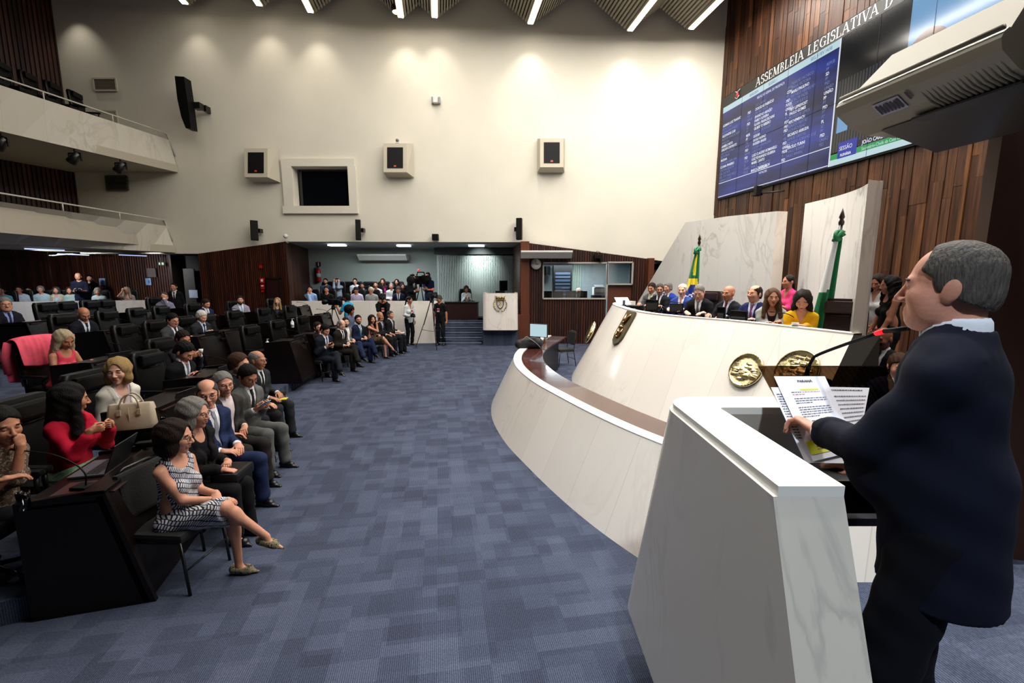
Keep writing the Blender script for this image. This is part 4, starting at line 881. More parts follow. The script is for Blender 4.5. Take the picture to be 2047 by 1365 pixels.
# serif capitals for the header
def serif(txt, s, z, h, m):
    G = {}; T_, t_ = .125, .05; sf = .055
    def bar(mb, x0, y0, x1, y1, w): mb.append(('b', x0, y0, x1, y1, w))
    def arc(mb, cx, cy, rx, ry, a0, a1, w0, w1): mb.append(('a', cx, cy, rx, ry, a0, a1, w0, w1))
    def glyph(c):
        g = []; 
        def ser(x, y, w=.3): bar(g, x-w/2, y, x+w/2, y, .045)
        if c == 'A': bar(g, .05, 0, .36, 1, t_); bar(g, .36, 1, .68, 0, T_); bar(g, .17, .36, .58, .36, t_); ser(.06, .02, .26); ser(.68, .02, .3); return g, .80
        if c == 'S': arc(g, .28, .74, .20, .24, 30, 270, .05, T_); arc(g, .28, .27, .22, .25, 90, -150, T_, .05); bar(g, .475, .98, .475, .7, .04); bar(g, .06, .02, .06, .3, .04); return g, .58
        if c == 'E': bar(g, .15, 0, .15, 1, T_); bar(g, .02, .98, .56, .98, .045); bar(g, .02, .02, .60, .02, .045); bar(g, .15, .52, .44, .52, .05); bar(g, .56, 1, .56, .76, .04); bar(g, .60, 0, .60, .28, .04); bar(g, .44, .62, .44, .40, .04); return g, .70
        if c == 'L': bar(g, .15, 0, .15, 1, T_); ser(.15, .98); bar(g, .0, .02, .56, .02, .045); bar(g, .56, 0, .56, .28, .04); return g, .65
        if c == 'I': bar(g, .15, 0, .15, 1, T_); ser(.15, .98); ser(.15, .02); return g, .36
        if c == 'M': bar(g, .12, 0, .14, 1, t_); bar(g, .16, 1, .46, .04, T_); bar(g, .46, .04, .76, 1, t_); bar(g, .80, 0, .80, 1, T_); ser(.11, .02, .24); ser(.80, .02, .3); ser(.08, .98, .2); ser(.84, .98, .22); return g, 1.0
        if c in 'BD':
            bar(g, .15, 0, .15, 1, T_); ser(.1, .98, .2); ser(.1, .02, .2)
            if c == 'B': arc(g, .28, .75, .20, .225, 90, -90, .05, .05); arc(g, .28, .27, .26, .25, 90, -90, .05, .05); arc(g, .30, .27, .22, .2, 60, -60, T_*.9, T_*.9); arc(g, .30, .75, .17, .18, 60, -60, T_*.8, T_*.8); bar(g, .1, .975, .3, .975, .05); bar(g, .1, .025, .3, .025, .05); bar(g, .15, .52, .3, .52, .05); return g, .66
            arc(g, .26, .5, .42, .475, 90, -90, .05, .05); arc(g, .28, .5, .35, .40, 55, -55, T_, T_); bar(g, .1, .975, .28, .975, .05); bar(g, .1, .025, .28, .025, .05); return g, .82
        if c == 'G': arc(g, .42, .5, .34, .47, 40, 325, .06, .06); arc(g, .44, .5, .33, .4, 125, 235, T_, T_); bar(g, .70, .95, .70, .7, .04); bar(g, .68, .05, .68, .42, T_*.9); ser(.66, .43, .3); return g, .84
        if c == 'T': bar(g, .34, 0, .34, 1, T_); ser(.34, .02, .32); bar(g, .02, .98, .66, .98, .05); bar(g, .03, 1, .03, .74, .04); bar(g, .65, 1, .65, .74, .04); return g, .72
        if c == 'V': bar(g, .06, 1, .38, 0, T_); bar(g, .38, 0, .66, 1, t_); ser(.08, .98, .28); ser(.66, .98, .26); return g, .76
        return g, .42
    mb = MB(); x = 0.
    V = lambda a, c_: tuple(wpt(s+(x+a)*h, z+c_*h, .132)-SO)
    for ch in txt:
        g, w = glyph(ch)
        for it in g:
            if it[0] == 'b':
                _, x0, y0, x1, y1, ww = it; d = Vector((x1-x0, y1-y0)); hor = abs(d.y) < .02
                nn = Vector((0, ww/2)) if hor else Vector((ww/2, 0))
                mb.add([V(x0-nn.x, y0-nn.y), V(x0+nn.x, y0+nn.y), V(x1+nn.x, y1+nn.y), V(x1-nn.x, y1-nn.y)], [(0, 1, 2, 3)])
            else:
                _, cx, cy, rx, ry, a0, a1, w0, w1 = it; n_ = 14; q = []
                for i in range(n_+1):
                    a = math.radians(a0+(a1-a0)*i/n_); f_ = math.sin(math.pi*i/n_) if w0 != w1 else 0; ww = w0+(w1-w0)*i/n_
                    if w0 != w1: ww = .05+abs(w1-w0)*(.35+.65*math.sin(math.pi*min(1, i/n_)))*.9
                    q.append((V(cx+(rx+ww/2)*math.cos(a), cy+(ry+ww*.35)*math.sin(a)), V(cx+(rx-ww/2)*math.cos(a), cy+(ry-ww*.35)*math.sin(a))))
                for a_, b2 in zip(q, q[1:]): mb.add([a_[0], a_[1], b2[1], b2[0]], [(0, 1, 2, 3)])
        x += w+.055
    mb.build('header_lettering', m, SCR); return x*h
serif('ASSEMBLEIA LEGISLATIVA D', 1.55, Z1+.055, .245, mat('letters white', 'dcdcd8', .5))
b = MB(); b.ball(tuple(wpt(.72, Z1+.15, .14)-SO), (.05, .05, .09), n=10); b.build('crest_shield', mat('crest red', 'a02a2a', .5), SCR)
b = MB(); 
for k in (-1, 1): b.tube([tuple(wpt(.72, Z1+.22, .15)-SO), tuple(wpt(.72+k*.12, Z1+.29, .15)-SO)], [.02, .006])
b.tube([tuple(wpt(.72-.1, Z1+.1, .15)-SO), tuple(wpt(.72, Z1+.03, .15)-SO), tuple(wpt(.72+.1, Z1+.1, .15)-SO)], .012); b.build('crest_eagle', mat('crest pale', 'b5b5ae', .5), SCR)
# small camera on an arm under the video wall
q = wpt(2.62, 4.92, .62); t = empty('dome_camera', q, 'small black camera on an arm under the video wall', 'camera')
B(((0, 0, 0), (.16, .16, .22)), ((0, .02, -.13), (.20, .24, .05)), bev=.01).build('camera_body', M_BLACK, t); MB().tube([(0, 0, -.1), (.15, -.35, -.13), (.42, -.6, -.13)], .02).build('arm', M_METALB, t)
# wooden pillar and air conditioner at the right edge
b = MB(); b.box((0, 0, 2.15), (.20, .12, 4.3)); b.box((.50, .14, 2.15), (.8, .36, 4.3)); o = struct('wall_near_right', b, [mat('pillar brown paint', '4f2f20', .55, var=(2, .1))]); o.location = (3.86, 3.6, 0); o.rotation_euler = (0, 0, -.16)
# ------------------------------------------------------------------ things fixed on the plaster wall
M_HOUS = mat('housing plaster tone', 'bdb5a2', .7)
def boxed_speaker(px, py, k, label):
    p = aty(px, py, 15.85); t = empty('wall_speaker', (p.x, 16.15, p.z), label, 'speaker', 'speakers in beige housings'); a = [.30, .30, .12, .02][0]*k
    tilt = .22; w, h, d = .40, .52, .34; b = MB()
    F = [(-w, -d-.02+.0, -h+.06), (w, -d-.02, -h+.06), (w, -d+.12, h), (-w, -d+.12, h)]; Bk = [(-w-.08, 0, -h-.04), (w+.08, 0, -h-.04), (w+.08, 0, h+.05), (-w-.08, 0, h+.05)]
    F = [(x-a, y, z) for x, y, z in F]; b.add(F+Bk, [(0, 1, 2, 3), (4, 7, 6, 5), (0, 4, 5, 1), (1, 5, 6, 2), (2, 6, 7, 3), (3, 7, 4, 0)]); b.build('housing', M_HOUS, t)
    g = MB(); q = lambda u, v, o: (-a+u*w, -d-.02+.14*(v*.5+.5)-o, v*(h-.03)+.03)
    g.add([q(-.68, -.72, .012), q(.68, -.72, .012), q(.68, .72, .012), q(-.68, .72, .012), q(-.68, -.72, -.02), q(.68, -.72, -.02), q(.68, .72, -.02), q(-.68, .72, -.02)], [(0, 1, 2, 3), (0, 4, 5, 1), (1, 5, 6, 2), (2, 6, 7, 3), (3, 7, 4, 0)]); g.build('speaker_grille', M_BLACK, t)
    g = MB(); g.add([q(-.1, -.64, .016), q(.1, -.64, .016), q(.1, -.52, .016), q(-.1, -.52, .016)], [(0, 1, 2, 3)]); g.build('badge', mat('badge orange red', 'c23a1c', .5, ), t); return t
boxed_speaker(521, 327, .55, 'black loudspeaker in a beige housing beside the dark control window')
boxed_speaker(795, 317, .30, 'black loudspeaker in a beige housing with a tiny camera on top')
boxed_speaker(1103, 307, .0, 'black loudspeaker in a beige housing, alone on the wall above the booth air conditioner')
def col_speaker(px, py, h, rz, label, w=.18, side=1):
    p = aty(px, py, 15.95); t = empty('column_speaker', (p.x, 15.95, p.z), label, 'speaker', 'slim black column speakers'); b = MB(); b.box((0, -.05, 0), (w, .2, h), R=rotx(-.06) @ rotz(rz), bev=.02); b.build('cabinet', M_BLACK, t)
    b = MB(); b.box((side*.13, .08, 0), (.10, .2, .14)); b.build('bracket', M_METALB, t)
col_speaker(510, 461, .68, .5, 'slim black column speaker low on the wall above the wooden corner', .24); col_speaker(717, 460, .70, .3, 'slim black column speaker low on the wall below the dark control window')
col_speaker(1038, 458, .74, -.2, 'slim black column speaker low on the wall above the booth corner', .2, -1)
p = aty(370, 208, 15.6); t = empty('line_array_speaker', (p.x, 15.6, p.z), 'tall black curved line speaker high on the plaster wall', 'speaker')
c = MB(); pr = [(-.14, .80), (.16, .78), (.20, 0), (.22, -.82), (.05, -.80), (-.06, -.45), (-.13, .1)]; c.add([(x, -.16, z) for x, z in pr]+[(x, .16, z) for x, z in pr], [tuple(range(7))[::-1], tuple(range(7, 14))]+[(i, (i+1) % 7, (i+1) % 7+7, i+7) for i in range(7)]); c.build('cabinet', M_BLACK, t)
c = MB(); c.box((.30, .2, 0), (.22, .22, .2)); c.box((.40, .475, 0), (.10, .24, .2)); c.build('bracket', M_METALB, t)
p = aty(870, 474, 16.0); simple('small_speaker', [('small_speaker', B(((0, 0, 0), (.22, .22, .22)), bev=.02), M_BLACK)], 'small black box speaker at the lower edge of the wall above the alcove', 'speaker', (p.x, 16.05, p.z))
p = aty(871, 200, 16.1); simple('wall_camera', [('housing', B(((0, 0, 0), (.16, .16, .2)), bev=.01), M_WHITE), ('bracket', B(((-.12, .03, .0), (.06, .1, .2)), ((.12, .03, 0), (.06, .1, .2))), mat('bracket grey', '8f9296', .5))], 'small white and grey device high in the middle of the plaster wall', 'camera', (p.x, 16.1, p.z))
p = aty(793, 281, 15.9); simple('dome_camera', [('dome', MB().ball((0, 0, .05), .06, n=12), mat('dome grey', '6b6f74', .2)), ('base', B(((0, .04, -.02), (.14, .12, .05)), bev=.01), M_WHITE)], 'tiny dome camera on top of the middle beige speaker housing', 'camera', (p.x, 15.98, p.z-.02))
p = aty(571, 472, 16.0); simple('globe_lamp', [('globe', MB().ball((0, 0, 0), .08, n=14), M_WHITE), ('arm', MB().tube([(0, 0, -.08), (0, .02, -.2), (0, .18, -.22)], .012), M_WHITE)], 'small white ball lamp above the wooden wall corner', 'lamp', (p.x, 16.0, p.z))
p = aty(1196, 513, 15.95); simple('track_camera', [('body', B(((0, 0, 0), (.3, .2, .12)), ((.1, -.05, -.12), (.1, .16, .14)), bev=.01), M_BLACK), ('cable', MB().tube([(-.1, 0, .05), (-.05, .02, .2), (.08, .05, .16)], .01), M_BLACK)], 'black camera hanging on the slat wall above the booth door', 'camera', (p.x, 15.98, p.z))
# fire extinguisher with its sign
p = aty(636, 552, 19.8); t = empty('fire_extinguisher', (-8.42, 19.0, p.z-.25), 'red fire extinguisher on the pale alcove wall', 'fire extinguisher')
MB().lathe([(0, -.22), (.09, -.22), (.10, -.18), (.10, .25), (.07, .34), (.03, .38), (0, .38)], n=20).build('cylinder', M_RED, t); MB().lathe([(.101, -.02), (.102, -.02), (.102, .14), (.101, .14)], n=20).build('cylinder_label', mat('label pale blue', 'b9cad0', .5), t)
B(((0, -.03, .42), (.05, .12, .06)), bev=.01).build('valve', M_METALB, t); MB().tube([(0, -.05, .42), (-.16, -.04, .3), (-.13, 0, 0)], .012).build('hose', M_BLACK, t)
t.location = aty(637, 553, 17.2); t.location.y = 19.86; q = aty(637, 553, 19.86); t.location = (q.x, 19.86, q.z)
plate('extinguisher_sign', 637, 528, .18, .2, 19.95, mat('sign dark red', '4a1512', .5), 'dark red sign with a pale stripe above the fire extinguisher', 'sign', [('symbol', (0, 0), (.04, .16), MW)])
# lamps hanging under the upper balcony
for i, (px, py) in enumerate(((37, 282), (154, 312), (246, 331))):
    p = atz(px, py, 5.86); t = empty('stage_lamp', (p.x-(.55 if i == 0 else .15), p.y+.1, 5.86), 'dark stage lamp hanging under the upper balcony, ' + ('first along the balcony', 'middle one', 'last before the plaster wall')[i], 'lamp', 'stage lamps under the upper balcony')
    MB().lathe([(0, .15), (.08, .15), (.12, -.1), (.13, -.2), (0, -.16)], n=14, R=roty(.8)).build('lamp_body', M_METALB, t); B(((0, 0, .1), (.34, .04, .04)), ((0, 0, .16), (.03, .03, .13)), ((.17, 0, 0), (.03, .04, .22)), ((-.17, 0, 0), (.03, .04, .22))).build('yoke', M_METALB, t)
# ------------------------------------------------------------------ chairs
def leather_chair(label='', m=None, head=True):
    m = m or M_LEATHER; t = empty('leather_armchair', (0, 0, 0), label, 'chair')
    b = MB(); b.box((0, .02, .46), (.54, .52, .12), bev=.045); b.build('seat', m, t)
    b = MB(); rows = []
    for z, w, y in ((.50, .22, -.245), (.54, .26, -.255), (.80, .275, -.28), (1.02, .27, -.31), (1.15, .25, -.33), (1.20, .21, -.335)):
        r = .05; rows.append([(x*w, y+(.055 if s_ > 0 else -.055)*(1-abs(x)**4*.6)-(.03*abs(x)**3 if s_ > 0 else 0)*-1, z) for s_, xs in ((1, (-1, -.8, -.4, 0, .4, .8, 1)), (-1, (1, .8, .4, 0, -.4, -.8, -1))) for x in xs])
    b.loft(rows, close=True); b.add(rows[-1], [tuple(range(14))]); b.add(rows[0], [tuple(range(14))[::-1]]); b.build('backrest', m, t)
    b = MB(); b.tube([(-.2, -.27, .98), (0, -.235, .98), (.2, -.27, .98)], .018); b.box((0, -.22, 1.09), (.40, .07, .16), bev=.03); b.build('head_cushion', m, t)
    for s_ in (-1, 1):
        b = MB(); b.box((s_*.30, -.02, .68), (.07, .40, .05), bev=.02); b.tube([(s_*.30, .13, .66), (s_*.295, .12, .45)], .018); b.tube([(s_*.30, -.16, .66), (s_*.295, -.16, .45)], .018); b.build('armrest', m, t)
    b = MB(); b.tube([(0, 0, .40), (0, 0, .1)], .03)
    for k in range(5): a = k*1.2566; b.tube([(0, 0, .10), (.27*math.cos(a), .27*math.sin(a), .045)], [.022, .014]); b.ball((.28*math.cos(a), .28*math.sin(a), .03), .03, n=8)
    b.build('swivel_base', M_METALB, t); return t
def banquet(label=''):
    t = empty('banquet_chair', (0, 0, 0), label, 'chair'); fab = mat('fabric black seat', '101012', .8, bump=(60, .2))
    b = MB(); b.box((0, .0, .455), (.44, .44, .07), bev=.03); b.build('seat', fab, t)
    b = MB(); b.box((0, -.25, .76), (.40, .05, .36), R=rotx(.12), bev=.024); b.build('backrest', fab, t)
    for s_ in (-1, 1):
        b = MB(); b.tube([(s_*.21, .20, .43), (s_*.215, .24, .0)], .0115); b.build('leg', M_METALB, t)
        b = MB(); b.tube([(s_*.215, -.28, 0), (s_*.21, -.21, .43), (s_*.20, -.25, .70), (s_*.17, -.285, .93)], .0115); b.build('leg', M_METALB, t)
    b = MB(); b.tube([(-.17, -.285, .93), (-.1, -.29, .955), (.1, -.29, .955), (.17, -.285, .93)], .0115); b.tube([(-.21, .2, .42), (.21, .2, .42)], .01); b.tube([(-.21, -.2, .42), (.21, -.2, .42)], .01)
    for s_ in (-1, 1): b.tube([(s_*.21, .20, .42), (s_*.21, -.2, .42)], .01)
    b.build('frame', M_METALB, t); MB().tube([(-.213, .225, .2), (.213, .225, .2)], .008).build('stretcher', M_METALB, t); MB().tube([(-.213, -.25, .2), (.213, -.25, .2)], .008).build('stretcher', M_METALB, t); return t
def fdir(a): a = math.radians(a); return Vector((math.sin(a), math.cos(a), 0))
# ------------------------------------------------------------------ desks of the deputies with laptop and microphone
def make_desk(h=.74, w=.98):
    t = empty('deputy_desk', (0, 0, 0), '', 'desk'); d = .56
    B(((0, -.09, h-.015), (w, d-.20, .03)), bev=.006).build('desk_top', M_DESK, t)
    B(((0, d/2-.12, h/2+.01), (w, .03, h+.02), rotx(.20))).build('front_panel', M_DESK, t)
    for s_ in (-1, 1):
        b = MB(); x = s_*(w/2-.018); pr = [(-d/2, 0), (d/2, 0), (d/2-.17, h+.05), (d/2-.26, h+.05), (-d/2, h+.02)]
        b.add([(x-.018, y, z) for y, z in pr]+[(x+.018, y, z) for y, z in pr], [tuple(range(5))[::-1], tuple(range(5, 10))]+[(i, (i+1) % 5, (i+1) % 5+5, i+5) for i in range(5)]); b.build('side_panel', M_DESK, t)
    B(((0, d/2-.22, h+.035), (w, .11, .025)), bev=.005).build('ledge', M_DESK, t)
    B(((.30, -.02, h+.01), (.24, .3, .012)), bev=.004).build('voting_panel', mat('panel wood mauve', '3a2826', .3), t); return t
def make_laptop():
    t = empty('laptop', (0, 0, 0), '', 'laptop'); m = mat('laptop dark', '17171a', .35)
    B(((0, 0, .009), (.34, .24, .018)), bev=.005).build('base', mat('laptop grey', '4b4a52', .4), t)
    b = MB(); k = [((-.15+.0235*i+.01, -.01+.0235*j, .0195), (.019, .019, .004)) for j in range(4) for i in range(13)]
    for c, d in k: b.box(c, d)
    b.build('keyboard', mat('keys dark', '1d1c20', .5), t)['kind'] = 'stuff'
    b = MB(); b.box((0, .165, .125), (.34, .008, .23), R=rotx(-.38), bev=.003); b.build('lid', m, t)
    b = MB(); b.box((0, .159, .122), (.32, .004, .20), R=rotx(-.38)); b.build('screen', mat('screen off', ''), t); return t
def make_mic(L_=.45):
    t = empty('desk_microphone', (0, 0, 0), '', 'microphone'); B(((0, 0, .02), (.1, .12, .04)), bev=.012).build('base', M_BLACK, t)
    pts = spline([(0, .02, .04), (0, .03, .12), (0, -.04, .20), (0, -.2, .27), (0, -L_, .30)], 5); MB().tube(pts, .0055, n=6).build('gooseneck', M_BLACK, t)
    MB().tube([(0, -L_+.01, .30), (0, -L_-.06, .306)], [.009, .008]).build('capsule', M_BLACK, t); return t
def glassware(loc, label, h=.1, r=.032, cat='glass'):
    b = MB(); b.lathe([(0, .004), (r*.85, .0), (r, h), (r*.94, h), (r*.8, .008), (0, .008)], n=16); o = b.build('drinking_glass', M_GLASS); o.location = loc; return props(o, label, cat)
def sanitizer(loc, label):
    t = empty('sanitizer_bottle', loc, label, 'bottle'); MB().lathe([(0, 0), (.032, 0), (.034, .01), (.034, .13), (.015, .155), (0, .155)], n=16).build('bottle', mat('bottle clear plastic', 'cfd6da', .15), t)
    MB().lathe([(.0345, .03), (.035, .03), (.035, .11), (.0345, .11)], n=16).build('label_band', mat('label white', 'dcdfe2', .5), t)
    MB().lathe([(0, .155), (.013, .155), (.013, .175), (.005, .18), (.005, .2), (0, .2)], n=12).build('pump', M_WHITE, t); B(((.012, 0, .2), (.045, .015, .012)), bev=.003).build('spout', M_WHITE, t)
CH0 = leather_chair(); DK0 = make_desk(); LP0 = make_laptop(); MC0 = make_mic(); BQ0 = banquet(); used = {}
def put(proto, x, y, z, face, label, group=None):
    if id(proto) not in used: used[id(proto)] = 1; o = proto
    else: o = dup(proto)
    o.location = (x, y, z); o.rotation_euler = (0, 0, -math.radians(face)); o['label'] = label
    if group: o['group'] = group
    return o
ROWZ = {1: (16.2, .18), 2: (17.88, .34), 3: (19.38, .50), 4: (20.9, .66)}
SEATS = {}; DESKS = []
def short(t, n=9):
    w = t.split(',')[0].split()[:n]
    while w[-1] in ('in', 'the', 'a', 'of', 'his', 'at', 'and', 'with', 'over', 'behind', 'dark', 'one', 'back', 'or'): w.pop()
    return ' '.join(w)
def seat(key, px, row, who, R_=None, face=88, desk=True, laptop=True, mic=True, dx=0., hz=1.2):
    R0, z = ROWZ[row]; R0 = R0+({'redtie': .55}.get(key, 0)); x, y = atR(px, R0, z+hz); SEATS[key] = (x, y, z, face)
    f = fdir(face); s_ = Vector((f.y, -f.x, 0)); cx, cy = x-f.x*.03, y-f.y*.03
    put(CH0, cx, cy, z, face, 'black leather armchair '+who, 'black leather armchairs of the deputies')
    c = Vector((x, y, 0))+fdir(84)*(.56 if row == 1 else .66)+s_*dx*-1
    if desk and all((c-o_).length > .86 for o_ in DESKS):
        DESKS.append(c); put(DK0, c.x, c.y, z, 84, 'dark desk before the chair '+who, 'dark desks of the deputies')
        if laptop: q = c-f*.07-s_*.08; put(LP0, q.x, q.y, z+.741, face, 'laptop on the desk by the chair '+who, 'laptops on the deputies\' desks')
        if mic: q = c+f*.08-s_*.36; put(MC0, q.x, q.y, z+.741, face+8, 'gooseneck microphone by the chair '+who, 'microphones on the deputies\' desks')
    return x, y, z
SEATS['blw'] = (-3.86, 3.02, .18, 80); put(CH0, -3.88, 3.01, .18, 80, 'black leather armchair of the woman with her chin on her fist', 'black leather armchairs of the deputies')
DESKS.append(Vector((-3.16, 3.36, 0))); _o = put(DK0, -3.16, 3.36, 0, 74, 'big dark desk with a slanted front before the woman with her chin on her fist', 'dark desks of the deputies'); _o.scale = (1.0, 1.32, 1.16)
put(LP0, -3.36, 3.40, .862, 74, 'open grey laptop on the big slanted desk of the woman in brown', 'laptops on the deputies\' desks'); put(MC0, -3.14, 3.04, .862, 92, 'long gooseneck microphone on the big slanted desk of the woman in brown', 'microphones on the deputies\' desks')
seat('red', 112, 1, 'of the woman in the red blazer', 16.1, 88, hz=1.3)
seat('blonde', 225, 1, 'of the blonde woman in white', 16.1, 92, hz=1.3, mic=False)
seat('tie', 336, 1, 'of the man with a striped tie', 16.1, 90, hz=1.3)
seat('coral', 108, 2, 'with the pink jacket hung over it', 17.7, 96, hz=1.3)
seat('redtie', 352, 1, 'of the man with a red tie', 16.95, 100, desk=False, hz=1.3)
seat('glass', 335, 2, 'of the bearded man in grey with glasses', 17.5, 100, hz=1.3)
seat('white', 392, 2, 'of the white-haired man', 17.2, 100, hz=1.3)
seat('bald', 152, 3, 'of the bald man in a dark suit', 18.9, 100, hz=1.3)
seat('navy', 405, 3, 'of the man in navy holding a phone', 19.2, 104, hz=1.3)
seat('ltgrey', 478, 3, 'of the man with a pale blue tie', 19.2, 128, hz=1.3)
seat('handhead', 325, 4, 'of the man holding his head', 20.6, 110, hz=1.3)
seat('leftman', 4, 4, 'of the grey-bearded man in a blue shirt', 20.6, 100, hz=1.3)
for px, row, R_, w in ((526, 1, 15.95, 'empty in the front row by the bottle'), (577, 1, 15.95, 'empty in the front row, second from the cameraman'), (625, 1, 16.1, 'empty just before the cameraman in cyan'),
        (283, 2, 17.9, 'empty beside the bearded man in grey'), (489, 2, 17.1, 'empty, broad-backed, below the man in light grey'), (545, 2, 17.3, 'empty beside the broad-backed empty one'), (598, 2, 17.3, 'empty in front of the marble wall corner'),
        (243, 3, 18.8, 'empty beside the bald deputy'), (347, 3, 18.9, 'empty under the man holding his head'), (300, 3, 19.3, 'empty behind the bearded man in grey'), (440, 2, 17.5, 'empty between the white-haired man and the broad-backed chair'),
        (121, 4, 21.3, 'empty in the last row below the crowd'), (160, 4, 20.0, 'empty just behind the bald man'), (207, 4, 21.8, 'empty in the last row by the white parapet'),
        (236, 4, 19.9, 'empty and large before the white parapet'), (560, 3, 18.9, 'empty before the woman in black')):
    seat('e%d' % px, px, row, w, R_, 86 if px < 450 else 98, laptop=(px*7 % 3 != 0), mic=(px % 2 == 0))
# lone desk with the sanitizer between the two groups of guests
f = fdir(112); x, y, _z = atz(575, 775, 0.); 
o = put(DK0, -5.36, 9.6, 0, 84, 'dark wooden desk with a hand sanitizer bottle at the end of the front row', 'dark desks of the deputies'); o.scale = (1.05, 1.15, 1.12)
sanitizer((-5.42, 9.65, .865), 'clear hand sanitizer bottle on the dark desk behind the empty guest chair')
sanitizer((SEATS['white'][0]+2.1, SEATS['white'][1]+.1, 1.28), 'hand sanitizer bottle behind the bearded brown-haired guest')
simple('bottle_shelf', [('bottle_shelf', B(((0, 0, 0), (.5, .3, .03))), M_DESK)], 'thin dark desk top behind the bearded brown-haired guest', 'shelf', (SEATS['white'][0]+2.1, SEATS['white'][1]+.1, 1.262)) if False else None
# ------------------------------------------------------------------ guest chairs on the carpet
G = {}
GXY = {'F1': (-2.66, 3.28), 'F2': (-2.92, 3.85), 'F3': (-3.15, 4.36), 'F4': (-3.32, 4.87), 'F5': (-3.38, 5.36), 'F6': (-3.76, 5.87), 'F7': (-3.82, 6.4)}
def guest(key, ang, R_, face, who, dxy=(0, 0)):
    a = math.radians(ang); x, y = GXY.get(key) or (RC[0]+R_*math.cos(a)+dxy[0], RC[1]+R_*math.sin(a)+dxy[1]); G[key] = (x, y, 0, face); f = fdir(face)
    put(BQ0, x-f.x*.02, y-f.y*.02, 0, face, 'black metal banquet chair '+who, 'black banquet chairs of the guests')
guest('F1', 207.3, 15.15, 94, 'of the woman in the patterned dress', (.06, 0)); guest('F2', 205.2, 15.2, 98, 'of the grey-haired woman in black'); guest('F3', 202.8, 15.25, 106, 'of the balding man in a bright blue suit')
guest('F4', 200.8, 15.3, 108, 'of the man with a loose white collar'); guest('F5', 198.9, 15.2, 104, 'of the man in a grey suit with a blue phone'); guest('F6', 197.0, 15.3, 100, 'of the stout brown-haired man'); guest('F7', 195.0, 15.15, 100, 'of the elderly man with glasses')
guest('F7e', 192.6, 15.25, 104, 'standing empty before the bottle desk')
guest('F8', 181.2, 15.4, 112, 'of the bent phone user with crossed legs', (.1, .1)); guest('F9', 179.0, 15.65, 110, 'of the hidden man behind the phone user'); guest('F10', 176.8, 15.3, 108, 'of the bald man looking down')
guest('F11', 174.6, 15.42, 106, 'of the bearded man in a light check blazer'); guest('F12', 172.4, 15.35, 106, 'of the bearded man with a teal tie'); guest('F13', 170.3, 15.2, 104, 'of the woman holding a microphone'); guest('F14', 168.3, 15.22, 102, 'of the bald bearded man'); guest('F15', 166.2, 15.17, 102, 'of the last man in the row, near the photographers')
# barrier end: monitor, bag, chair, bottle
q = Vector((.98, 10.35, .885)); monitor((.62, 10.25, .885), -.5, 'lit monitor on the far end of the curved counter', .46, .32, em('video pale cyan', ''), stand=.14)
t = empty('camera_bag', (.36, 9.45, .9), 'black camera bag lying on the far end of the marble barrier', 'bag')
f = union([(rc((-.2, 0, .08), (.2, .05, .1), .10, .12), .05), (rc((-.1, .02, .12), (.12, .0, .2), .08, .05), .05)], .05); sobj('bag_body', f, .02, mat('nylon black', '101012', .7, bump=(20, .5)), t)
MB().tube([(-.2, -.05, .1), (-.05, -.1, .26), (.15, -.06, .12), (.25, -.1, .02)], .012).build('strap', mat('strap grey', '6e6e6c', .7), t)
simple('thermos', [('body', MB().lathe([(0, 0), (.04, 0), (.04, .2), (.03, .24), (0, .24)]), M_WHITE), ('cap', MB().lathe([(0, .24), (.025, .24), (.025, .27), (0, .27)]), M_BLACK)], 'white bottle beside the lit monitor on the counter', 'bottle', (.80, 10.5, .885))
put(BQ0, 1.42, 12.0, 0, 250, 'black metal chair standing alone behind the curved counter', 'black banquet chairs of the guests')
# ------------------------------------------------------------------ on the bench
BY = lambda px, py, z: atz(px, py, z)
for i, (px, py, w, h, lab) in enumerate(((1292, 612, .26, .24, 'black monitor turned away on the bench beside the bearded man'), (1340, 616, .26, .2, 'low black monitor before the man in dark with glasses'), (1425, 636, .13, .25, 'narrow dark monitor between the writing man and the bald man'), (1459, 645, .25, .22, 'black square laptop lid before the bald man with the red tie'))):
    r = ray(px, py); y = (9.6, 8.85, 7.1, 6.65)[i]; p = r*(y/r.y); monitor((p.x+.12, y, 1.66), -.5 if i < 2 else -.9, lab, w, h, stand=.03)
def on_desk(px, y): r = ray(px, 620); x = r.x*(y*CPI+.74*SPI); return x, y
for px, y, lab in ((1322, 9.0, 'drinking glass on the bench before the man in blue with a salmon tie'), (1500, 6.5, 'dark drink glass beside the clasped hands of the woman in light grey'), (1536, 6.1, 'drinking glass between the two women on the bench')):
    x, y = on_desk(px, y); glassware((x, y, 1.66), lab, .13, .038)
for px, y, a, lab in ((1300, 9.5, 60, 'thin microphone on the bench near its far end'), (1352, 8.5, 60, 'thin microphone before the white-haired man in blue'), (1562, 5.9, 70, 'thin microphone before the woman in light grey')):
    x, y = on_desk(px, y); o = put(MC0, x+.2, y, 1.66, a, lab)
    if 'group' in o: del o['group']
x, y = 2.62, 10.45; t = simple('paper_board', [('board', B(((0, 0, .16), (.34, .01, .26), rotx(-.9))), mat('paper bright', 'f2f2f2', .5)), ('stand', B(((0, .06, .04), (.2, .1, .08))), M_BLACK)], 'white paper tilted on a stand at the far end of the bench', 'paper', (x, y, 1.70), .2)
simple('books', [('books', B(((0, 0, .11), (.05, .15, .22)), ((.07, 0, .10), (.04, .15, .2))), mat('binder grey blue', '34384c', .5))], 'grey blue binders standing at the far end of the bench', 'binders', (2.62, 9.95, 1.66)) if False else None
